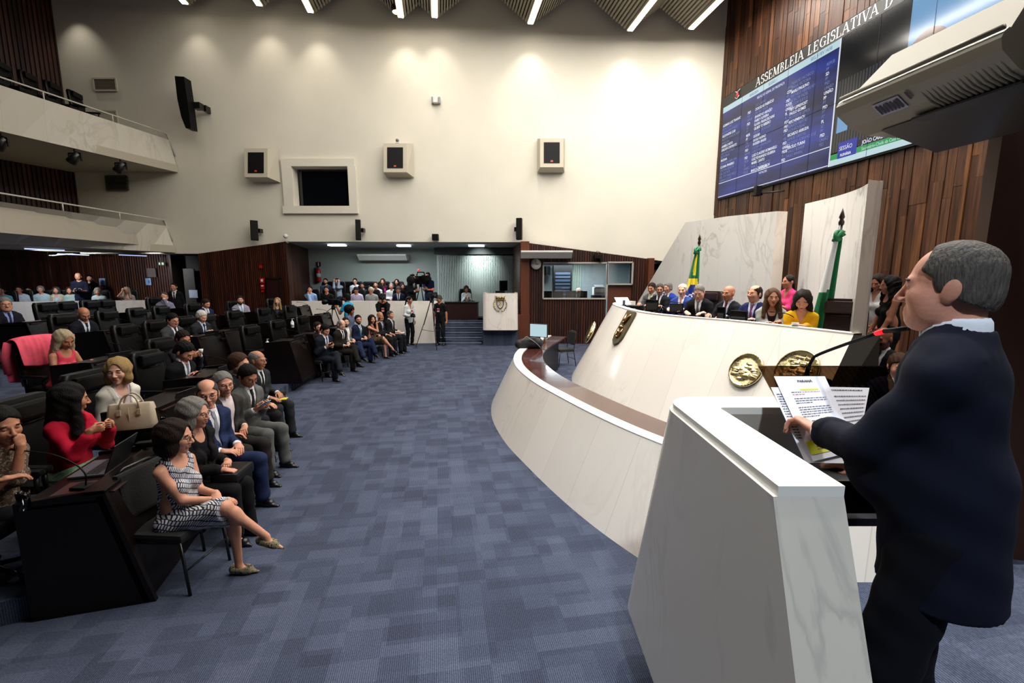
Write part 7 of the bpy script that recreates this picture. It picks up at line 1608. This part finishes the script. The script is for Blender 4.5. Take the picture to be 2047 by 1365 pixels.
# standing staff and press
person('blonde woman in a black cardigan and grey dress standing by the dark door', atp(555, 15.3, .0)[:3], 165, 'stand', lod=2, sex='f', s=.98, skin='pale', hair=('long', 'blond'), top=('jacket', '0d0d10', '3a3a44'), bottom='skirt|3b3c44|.42', arms='clasp') 
person('man in a black suit and tie standing before the grey door', atp(349, 15.5, .42)[:3], 160, 'stand', lod=2, s=1.02, skin='light', hair=('buzz', 'dark'), top=SU('0c0c0f', 'd6d6de', '101014'), bottom='0c0c0f', arms='side', head=(10, 0), glasses=True)
b = MB(); b.box((-12.0, 15.6, .21), (1.1, 1.0, .42)); struct('floor_step_guard', b, CARPET)
x, y, z, _ = atp(697, 14.9, 0); CY = person('cameraman in a bright cyan polo shirt looking into a video camera on a tripod', (x, y, .0), 285, 'stand', lod=1, s=1.06, skin='brown', hair=('short', 'black'), top=('polo', '1d9fd6', 'short'), bottom='1c2c56', arms='vid', head=(0, 6))
x, y, z, _ = atp(765, 15.1, 0); PH = person('photographer in black holding a camera up to his face, red badge on his chest', (x, y, .0), 165, 'stand', lod=1, s=1.06, skin='tan', hair=('thick', 'black'), top=('top', '0e0e11', 'long', 'crew'), bottom='0d0d12', arms='cam', head=(0, 4), sex='m')
x, y, z, _ = atp(816, 15.7, 0); WP = person('woman photographer in a white shirt and black trousers with a long lens', (x, y, .0), 130, 'stand', lod=1, sex='f', s=.99, skin='tan', hair=('pony', 'black'), top=('top', 'cfd3d2', 'long', 'v'), bottom='0c0c10', arms=(((.14, .26, 1.08), (-.2, .9, .2), (-.7, 0, .3), .7), ('side')), head=(-30, 8))
x, y, z, _ = atp(880, 15.75, 0); BT = person('man in a black T-shirt with pale shoulder stripes, badge and lanyard, beside a tripod', (x, y, .0), 195, 'stand', lod=1, s=1.02, skin='tan', hair=('short', 'dkgrey'), top=('top', '0e0e10', 'short', 'crew'), bottom='101114', arms='side', head=(20, 30), glasses=True, sex='m')
x, y, z, _ = atp(711, 14.6, 0); AF = person('man with a big dark afro in a blue grey shirt seated behind the guests', (x-.0, 13.9, .0), 100, lod=1, s=1.06, skin='brown', hair=('afro', 'black'), top=('shirt', '5c6680', 'long', 'crew'), bottom='1a1c26', arms='lap', head=(0, 2), seat=.62)
simple('stool', [('seat', MB().lathe([(0, .55), (.18, .55), (.19, .58), (0, .60)]), M_BLACK), ('post', MB().lathe([(0, 0), (.16, 0), (.16, .02), (.03, .04), (.03, .55), (0, .55)]), M_METALB)], 'black stool under the man with the afro', 'stool', (x, 13.9, 0))
# alcove audience: (px, depth, floor, face, ...)
def aud(px, y, z, label, **k): 
    x = (px-1023.5)/F_PX*(y*CPI); k.setdefault('lod', 2); k.setdefault('face', 172); f = k.pop('face'); person(label, (x, y, z), f, **k)
    if k.get('pose') != 'stand': f_ = fdir(f); put(CH0, x-f_.x*.04, y-f_.y*.04, z, f, 'black armchair of the '+short(label), 'black armchairs in the side audiences')
Z1_, Z2_ = .75, 1.05
aud(619, 17.35, Z1_, 'man in a light blue shirt resting his chin at the alcove wall', s=1., skin='light', hair=('short', 'dark'), top=('shirt', '93aed4', 'long', 'crew'), bottom=DKS, arms=('chin', 'lap'))
aud(652, 17.1, Z1_, 'man in a black T-shirt seated beside the video camera', s=1., skin='tan', hair=('short', 'black'), top=('shirt', '0c0c0e', 'short', 'crew'), bottom=DKS)
aud(651, 18.9, Z2_, 'bearded man in a grey blue shirt in the back row of the alcove', s=1., skin='light', hair=('buzz', 'dark'), top=('shirt', '55627c', 'long', 'crew'), bottom=DKS, beard='dark')
aud(674, 18.7, Z2_, 'man with hands at his face behind the video camera', s=1., skin='light', hair=('short', 'dark'), top=('shirt', '7f8794', 'long', 'crew'), bottom=DKS, arms='face')
aud(710, 18.8, Z2_, 'man in a white shirt and glasses in the alcove back row', s=1., skin='light', hair=('short', 'dark'), top=('shirt', 'c9ccd4', 'short', 'crew'), bottom=DKS, glasses=True)
aud(724, 18.0, .9, 'man in a dark suit in the middle of the alcove', s=.96, skin='brown', hair=('short', 'black'), top=SU('14151a', 'b9bcc6', '14151a'), bottom=DKS)
aud(712, 17.1, Z1_, 'man in a lilac shirt bowing his head in the alcove front row', s=1., skin='tan', hair=('short', 'dark'), top=('shirt', 'b7aec6', 'long', 'crew'), bottom=DKS, head=(0, 34), lean=10)
aud(742, 17.1, Z1_, 'person with short blondish hair in a grey shirt bowing down', s=.98, skin='light', hair=('thick', 'greyblond'), top=('shirt', '8f9294', 'short', 'crew'), bottom=DKS, head=(0, 40), lean=12)
aud(751, 18.0, .9, 'broad man in a white shirt sitting before the woman in magenta', s=1.02, skin='tan', hair=('short', 'dark'), top=('shirt', 'ced2d8', 'long', 'crew'), bottom=DKS)
aud(765, 18.9, Z2_, 'woman with curly hair and glasses in a magenta top', sex='f', s=.98, skin='light', hair=('curly', 'brown'), top=('top', 'b8217a', 'short', 'scoop'), bottom=DKS, glasses=True)
aud(782, 17.9, .9, 'person in white partly hidden behind the photographer in black', s=.94, skin='light', hair=('short', 'grey'), top=('shirt', 'd5d8dc', 'long', 'crew'), bottom=DKS)
aud(793, 18.8, Z2_, 'woman with long black hair in a dark patterned top in the back row', sex='f', s=.96, skin='tan', hair=('long', 'black'), top=('top', '2a2422', 'short', 'v'), bottom=DKS)
aud(796, 17.1, Z1_, 'man in a navy suit bowing his head at the low marble wall', s=1., skin='tan', hair=('short', 'dkgrey'), top=SU('131a33', 'd2d5de', '15161c'), bottom=DKS, head=(0, 30), lean=8)
aud(804, 18.0, .9, 'young woman leaning on the man in the navy suit', sex='f', s=.94, skin='light', hair=('long', 'dark'), top=('top', '1b1b20', 'long', 'crew'), bottom=DKS, head=(-20, 10))
for px, y, z, lab in ((735, 19.0, Z2_, 'empty in the alcove back row, between two men in white'), (694, 18.9, Z2_, 'empty behind the cameraman in cyan')):
    x = (px-1023.5)/F_PX*y*CPI; put(CH0, x, y, z, 172, 'black armchair '+lab, 'black armchairs in the side audiences')
aud(822, 17.0, Z1_, 'bearded man in a black suit with headphones working the big studio camera', pose='stand', s=1.02, skin='tan', hair=('short', 'black'), top=SU('0d0e12', 'd2d4da', '14151a'), bottom='0d0e12', arms='sphone', beard='black', head=(-12, 6), face=120)
aud(857, 17.8, Z1_, 'man in a navy polo shirt standing in the alcove typing on his phone', pose='stand', s=1.06, skin='light', hair=('short', 'dark'), top=('polo', '182242', 'short'), bottom='1b2238', arms='sphone', beard='dark', head=(-16, 10), face=200)
x = (931-1023.5)/F_PX*18.5*CPI; person('woman in a white top behind the dark alcove desk looking at her phone', (x, 18.55, .75), 165, lod=2, sex='f', s=1., skin='tan', hair=('long', 'brown'), top=('top', 'c4cdd4', 'long', 'crew'), bottom=DKS, arms='phone', head=(0, 26))
put(CH0, x, 18.6, .75, 165, 'black armchair of the woman behind the dark alcove desk', 'black armchairs in the side audiences')
x = (1158-1023.5)/F_PX*17.35*CPI; person('bald man just showing above the monitors in the control booth', (x, 17.5, .70), 180, lod=2, s=.98, skin='light', hair=('balding', 'white'), top=('shirt', '3a4458', 'long', 'crew'), bottom=DKS)
put(CH0, x, 17.55, .70, 180, 'black armchair inside the control booth', 'black armchairs in the side audiences')
# left audience behind the glass
def audl(px, y, label, **k): aud(px, y, .75, label, **{**dict(lod=3, face=150), **k})
audl(0, 15.6, 'person in a cyan shirt behind the glass', s=1., skin='light', hair=('short', 'dark'), top=('shirt', '6fb9c9', 'short', 'crew'), bottom=DKS)
audl(36, 16.3, 'dark-haired man in a white shirt behind the glass', s=1.02, skin='tan', hair=('short', 'dark'), top=('shirt', 'ccd3e2', 'long', 'crew'), bottom=DKS)
audl(55, 16.9, 'low man in a dark shirt behind the glass', s=.97, skin='light', hair=('short', 'dark'), top=('shirt', '17181f', 'long', 'crew'), bottom=DKS)
audl(79, 16.6, 'grey-haired man in a pale blue shirt behind the glass', s=1.02, skin='light', hair=('thick', 'grey'), top=('shirt', 'b9cfd8', 'long', 'crew'), bottom=DKS)
audl(110, 16.6, 'woman in a cream cardigan behind the glass', s=.98, sex='f', skin='light', hair=('bob', 'dkgrey'), top=('jacket', 'b8ab94', 'a9bccb'), bottom=DKS)
audl(137, 16.5, 'woman in a pale green top behind the glass', s=.98, sex='f', skin='light', hair=('bob', 'brown'), top=('top', '8fa6a4', 'short', 'crew'), bottom=DKS)
audl(158, 16.6, 'bald man in a navy shirt standing behind the glass holding a camera', pose='stand', s=1.04, skin='light', hair=('bald', 'grey'), top=('polo', '14182c', 'elbow'), bottom='14182c', arms='sphone', head=(0, 20))
audl(180, 17.4, 'person in black standing behind the bald man, hand raised to the face', pose='stand', s=1.0, skin='light', hair=('short', 'black'), top=('shirt', '0e0e12', 'long', 'crew'), bottom='0e0e12', arms=('side', ((.12, .2, 1.5), (-.1, .1, 1), (-.5, -.7, 0), .7)))
audl(193, 16.2, 'grey-haired person in pale clothes leaning forward behind the glass', s=.95, sex='f', skin='light', hair=('bob', 'grey'), top=('top', 'a9b4b9', 'short', 'crew'), bottom=DKS, head=(0, 20))
audl(251, 16.6, 'long-haired woman in a pale pink top sitting alone behind the glass', s=.98, sex='f', skin='light', hair=('long', 'greyblond'), top=('top', 'c2a9a6', 'short', 'v'), bottom=DKS, arms=(('face'), 'lap'))
# one spectator and empty seats on the upper balcony
b = MB(); b.box((-14.9, 12.3, 6.75), (3.4, 6.5, .8)); struct('floor_balcony_riser', b, CARPET)
person('spectator in a pale shirt on the upper balcony', (-13.75, 11.75, 7.05), 80, lod=3, s=1., skin='light', hair=('short', 'dark'), top=('shirt', '8f8ea8', 'long', 'crew'), bottom=DKS)
for i, y in enumerate((11.75, 12.4, 13.05, 13.7, 14.35, 15.0)): put(CH0, -13.78+.18*(y-11.75)*.3, y, 7.05, 80, 'dark seat on the upper balcony, ' + ('under the spectator in a pale shirt', 'next to the spectator', 'two away from the spectator', 'three away from the spectator', 'second from the plaster wall', 'beside the plaster wall')[i], 'dark seats on the upper balcony')
# ------------------------------------------------------------------ the speaker
SP = person('grey-haired man in a dark navy suit speaking into the microphone with his notes', (1.27, 1.21, .75), 322, 'stand', lod=0, s=1.0, skin='c78b74', fat=1.1, hair=('receding', 'saltpepper'), top=('suit', '0b0f20', 'e6e8ee', '14161e'), bottom='080a13', hs=1.0,
    arms=(((.14, .24, .98), (-.4, .85, .1), (-.2, 0, -1), .5), ((-.04, .345, 1.11), (-.5, .85, .2), (.2, .35, -1), .55, (.7, -.2, -.8))), head=(-4, 4), lean=3)
# ------------------------------------------------------------------ things the people hold
def hold(body_i, sd, box, m, name, label, cat, off=(0, .05, .02), rot=None, extra=None):
    body, ar, HC, Rh, s, NB, u, fw = body_i; S_, e, W_, d, n = ar[sd]; p = np.array(W_)+np.array(d)*.10*s+np.array(n)/np.linalg.norm(n)*.03
    q = to_world(body, p+np.array(off)); b = MB(); b.box((0, 0, 0), box, bev=min(box)*.3); o = b.build(name, m); o.location = q; o.rotation_euler = (rot[0] if rot else .6, rot[1] if rot else 0, body.rotation_euler.z+(rot[2] if rot else 0)); return props(o, label, cat)
PB = {p[0].get('label'): p for p in PERSONS}
def who(t): return next(p for l, p in PB.items() if t in l)
hold(who('light blue phone'), -1, (.075, .15, .009), mat('phone light blue', '5c9fc4', .3), 'phone', 'light blue phone in the hands of the man in a grey suit', 'phone', (.07, .02, .02))
hold(who('bent over his phone'), -1, (.075, .15, .009), M_BLACK, 'phone', 'phone held by the bent dark-haired man with crossed legs', 'phone', (.07, .02, .02))
hold(who('striped tie looking'), -1, (.075, .15, .009), M_BLACK, 'phone', 'phone held by the man with the striped tie', 'phone', (.07, .02, .02))
hold(who('in a yellow blouse'), -1, (.08, .16, .01), M_WHITE, 'phone', 'white phone in the hands of the woman in yellow', 'phone', (.06, .04, .03), (.5, 0, 0))
hold(who('reading her phone'), -1, (.075, .15, .009), M_BLACK, 'phone', 'dark phone under the hands of the woman in coral', 'phone', (.14, .05, -.01), (0, 0, 0))
hold(who('last in the row'), 1, (.21, .15, .004), mat('paper white', ''), 'paper', 'white papers on the lap of the last guest in the row', 'paper', (-.1, .03, -.0), (.1, 0, .3))
hold(who('elderly man with thin'), 1, (.12, .17, .008), mat('booklet yellow', 'd3c23a', .5), 'booklet', 'yellow booklet in the lap of the elderly guest', 'booklet', (-.12, -.03, .0), (0, 0, .4))
hold(who('hand on a black handbag'), 1, (.30, .24, .10), M_LEATHER, 'handbag', 'black leather handbag in the lap of the grey-haired woman in black', 'bag', (-.06, -.10, -.02), (0, 0, .2))
c = hold(who('small white cup'), 1, (.02, .02, .02), M_WHITE, 'x', 'x', 'x'); q = c.location.copy(); bpy.data.objects.remove(c)
o = MB().lathe([(0, 0), (.022, 0), (.034, .07), (.030, .07), (.02, .006), (0, .006)], n=16).build('paper_cup', M_WHITE); o.location = q; props(o, 'small white cup in the hands of the man with the red tie', 'cup')
w = who('holding a microphone'); p = to_world(w[0], np.array(w[1][1][2])+np.array(w[1][1][3])*.05)
o = MB().tube([(0, 0, -.06), (0, 0, .10)], [.012, .015]).ball((0, 0, .13), .028, n=12).build('hand_microphone', M_BLACK); o.location = p; o.rotation_euler = (-.5, 0, w[0].rotation_euler.z); props(o, 'black microphone held by the curly-haired woman', 'microphone')
def still_camera(loc, rz, label, L_=.10, rx=0):
    t = empty('photo_camera', loc, label, 'camera', rz=rz); t.rotation_euler[0] = rx; B(((0, 0, 0), (.15, .08, .11)), ((0, 0, .07), (.06, .06, .04)), bev=.008).build('camera_body', M_BLACK, t)
    MB().lathe([(0, 0), (.038, 0), (.042, L_*.5), (.046, L_), (0, L_-.01)], c=(0, .04, 0), n=16, R=rotx(-math.pi/2)).build('lens', M_BLACK, t); return t
w = who('photographer in black holding'); still_camera(to_world(w[0], w[2]+np.array((0, .17, .0))), w[0].rotation_euler.z, 'black camera before the face of the photographer in black')
w = who('woman photographer'); still_camera(to_world(w[0], np.array(w[1][1][2])+np.array((-.03, .12, .03))), w[0].rotation_euler.z-.5, 'camera with a long lens held by the woman in the white shirt', .26)
w = who('holding a camera') if False else who('bald man in a navy shirt'); still_camera(to_world(w[0], np.array((0, .36, 1.2))), w[0].rotation_euler.z, 'small camera in the hands of the standing bald man behind the glass')
def badge(t, label, z=-.22, c='c8303a'):
    w = who(t); q = to_world(w[0], w[5]+np.array((.0, .155*w[4], z))); tt = empty('name_badge', q, label, 'badge'); tt.rotation_euler = (0.05, 0, w[0].rotation_euler.z+math.pi)
    B(((0, 0, 0), (.09, .006, .13))).build('card', mat('badge white', 'd6d2d2', .5), tt); B(((0, -.004, .015), (.088, .003, .06))).build('colour_band', mat('badge red '+c, c, .5), tt)
    MB().tube([(-.01, .0, .065), (-.06, .02, .2), (-.065, .08, .235)], .004).tube([(.01, .0, .065), (.06, .02, .2), (.065, .08, .235)], .004).build('lanyard', M_BLACK, tt)
badge('photographer in black holding', 'red and white badge on the chest of the photographer in black'); badge('woman photographer', 'red and white badge of the woman photographer'); badge('man in a black T-shirt with', 'red and white badge hanging on the black T-shirt')
# video cameras and tripods
def tripod(loc, h, spread, label, rz=0.):
    t = empty('tripod', loc, label, 'tripod', rz=rz)
    for k in range(3):
        a = k*2.0944+.4; x, y = math.cos(a)*spread, math.sin(a)*spread; b = MB(); b.tube([(x*.08, y*.08, h), (x*.5, y*.5, h*.5)], .018); b.tube([(x*.5-y*.03, y*.5+x*.03, h*.52), (x, y, .02)], .011); b.tube([(x*.5+y*.03, y*.5-x*.03, h*.52), (x, y, .02)], .011); b.build('leg', M_METALB, t)
    b = MB(); 
    for k in range(3): a, c = k*2.0944+.4, (k+1)*2.0944+.4; b.tube([(math.cos(a)*spread*.6, math.sin(a)*spread*.6, h*.4), (0, 0, h*.36)], .008)
    b.build('spreader', M_METALB, t); b = MB(); b.lathe([(0, h-.05), (.06, h-.05), (.07, h), (.05, h+.1), (0, h+.1)], n=14); b.tube([(0, 0, h+.05), (-.1, -.4, h-.12)], .012); b.build('fluid_head', M_METALB, t); return t
def video_camera(loc, rz, label, k=1., red=True):
    t = empty('video_camera', loc, label, 'video camera', rz=rz); B(((0, -.05*k, 0), (.13*k, .36*k, .17*k)), ((0, -.26*k, -.02), (.1*k, .1*k, .14*k)), bev=.012).build('camera_body', M_BLACK, t)
    MB().lathe([(0, 0), (.05*k, 0), (.055*k, .12*k), (.075*k, .14*k), (.08*k, .22*k), (0, .2*k)], c=(0, .13*k, 0), n=18, R=rotx(-math.pi/2)).build('lens', M_BLACK, t)
    b = MB(); b.box((-.13*k, -.02, .05*k), (.1*k, .16*k, .10*k), bev=.01); b.tube([(0, .12*k, .09*k), (0, .1*k, .16*k), (0, -.12*k, .16*k), (0, -.14*k, .09*k)], .012*k); b.build('viewfinder', M_BLACK, t)
    if red: MB().ball((0, .05*k, .20*k), (.03*k, .02*k, .02*k)).build('tally_light', mat('ring lit red', ''), t)
    return t
w = CY; q = to_world(CY, np.array((.0, .62, 0))); tripod((q.x, q.y, 0), 1.38, .5, 'black tripod of the cameraman in cyan'); video_camera((q.x, q.y, 1.58), CY.rotation_euler.z, 'black video camera in front of the cameraman in cyan', 1.1, False)
x = (862-1023.5)/F_PX*15.0*CPI; tripod((x, 15.0, 0), 1.62, .62, 'black tripod standing free before the marble wall beside the photographers', .5); video_camera((x, 15.0, 1.82), -2.6, 'video camera with a red light on the free-standing tripod', 1.)
x = (839-1023.5)/F_PX*17.2*CPI; tripod((x, 17.35, .75), 1.35, .4, 'studio tripod behind the low marble wall under the big camera', .9); video_camera((x, 17.35, 2.32), 2.7, 'big studio camera with a glowing red light above the low marble wall', 1.9)
b = MB(); b.tube([(0, 0, -.35), (0, 0, 0)], .05); b.box((0, -.2, .02), (.34, .2, .24), bev=.02); 
# pink jacket over the coral woman's chair
x, y, z, f_ = SEATS['coral']; t = empty('jacket', (x, y, z), 'coral pink jacket hanging over the back of an armchair', 'jacket', rz=-math.radians(f_))
b = MB(); path = [(-.19, .84), (-.20, .98), (-.215, 1.12), (-.245, 1.21), (-.30, 1.245), (-.36, 1.245), (-.405, 1.20), (-.42, 1.10), (-.425, .98), (-.43, .86), (-.42, .72), (-.43, .60)]; rows = []
for i in range(25):
    x_ = -.30+.60*i/24; sh = abs(x_)/.30; row = []
    for k, (y_, z_) in enumerate(path):
        d_ = 1 if y_ > -.33 else -1; wv_ = .012*math.sin(x_*48+k*.35)+.008*math.sin(x_*95-k*.6); row.append((x_*(1+.05*math.sin(k*.8)), y_+d_*.012+d_*abs(wv_)*1.2, z_-.035*sh**3-(.05*math.sin(x_*9+1) if k in (0, 11) else 0)))
    rows.append(row)
b.loft(rows); o = b.build('jacket_cloth', cloth('e0566a'), t); m_ = o.modifiers.new('s', 'SOLIDIFY'); m_.thickness = .008; m_ = o.modifiers.new('b', 'SUBSURF'); m_.levels = m_.render_levels = 1
b = MB(); b.tube([(-.27, -.27, 1.18), (-.36, -.24, 1.20), (-.42, -.22, 1.17)], [.05, .045, .035], n=10); b.build('sleeve', cloth('e0566a'), t); b = MB(); b.tube([(.27, -.40, 1.16), (.31, -.44, .95), (.30, -.44, .72)], [.05, .048, .042], n=10); b.build('sleeve', cloth('e0566a'), t)
# beige handbag on the desk before the blonde woman
pb = atz(268, 850, .94); t = empty('handbag', (pb.x, pb.y, .922), 'beige leather handbag with two handles on the desk before the blonde woman', 'handbag', rz=.35); t.scale = (1.15,)*3; ML = mat('leather beige', 'b3a48c', .45, bump=(50, .1))
b = MB(); rows = []
for z, w, d in ((0, .17, .075), (.03, .175, .078), (.12, .165, .06), (.205, .155, .03), (.215, .15, .018)): rows.append([(w*cx*1., d*cy, z) for cx, cy in ((-1, -.7), (-.85, -1), (0, -1.05), (.85, -1), (1, -.7), (1, .7), (.85, 1), (0, 1.05), (-.85, 1), (-1, .7))])
b.loft(rows, close=True); b.add(rows[0], [tuple(range(10))[::-1]]); b.add(rows[-1], [tuple(range(10))]); b.build('bag_body', ML, t)
for s_ in (-1, 1): MB().tube([(-.07+.07*(1-math.cos(a*math.pi/8)), s_*(.05-.02*math.sin(a*math.pi/8)), .17+.13*math.sin(a*math.pi/8)) for a in range(9)], .008).build('handle', ML, t)
b = MB()
for x_ in (-.07, .07): b.box((x_, -.066, .15), (.03, .012, .05), R=rotx(-.12), bev=.004)
b.box((0, -.07, .1), (.003, .01, .19)); b.build('handle_tab', ML, t)
glassware((pb.x+.32, pb.y-.02, .922), 'water glass on the desk beside the beige handbag', .11, .035)
glassware(tuple(Vector(SEATS['blw'][:3])+Vector((.62, -.28, .70))), 'water glass before the woman with her chin on her fist', .12, .036)
d0 = DESKS[0]; simple('glasses_case', [('glasses_case', B(((0, 0, .025), (.17, .07, .05)), bev=.02), M_BLACK)], 'black case lying on the desk of the woman in the brown blouse', 'case', (d0.x-.02, d0.y+.32, .941), .3)
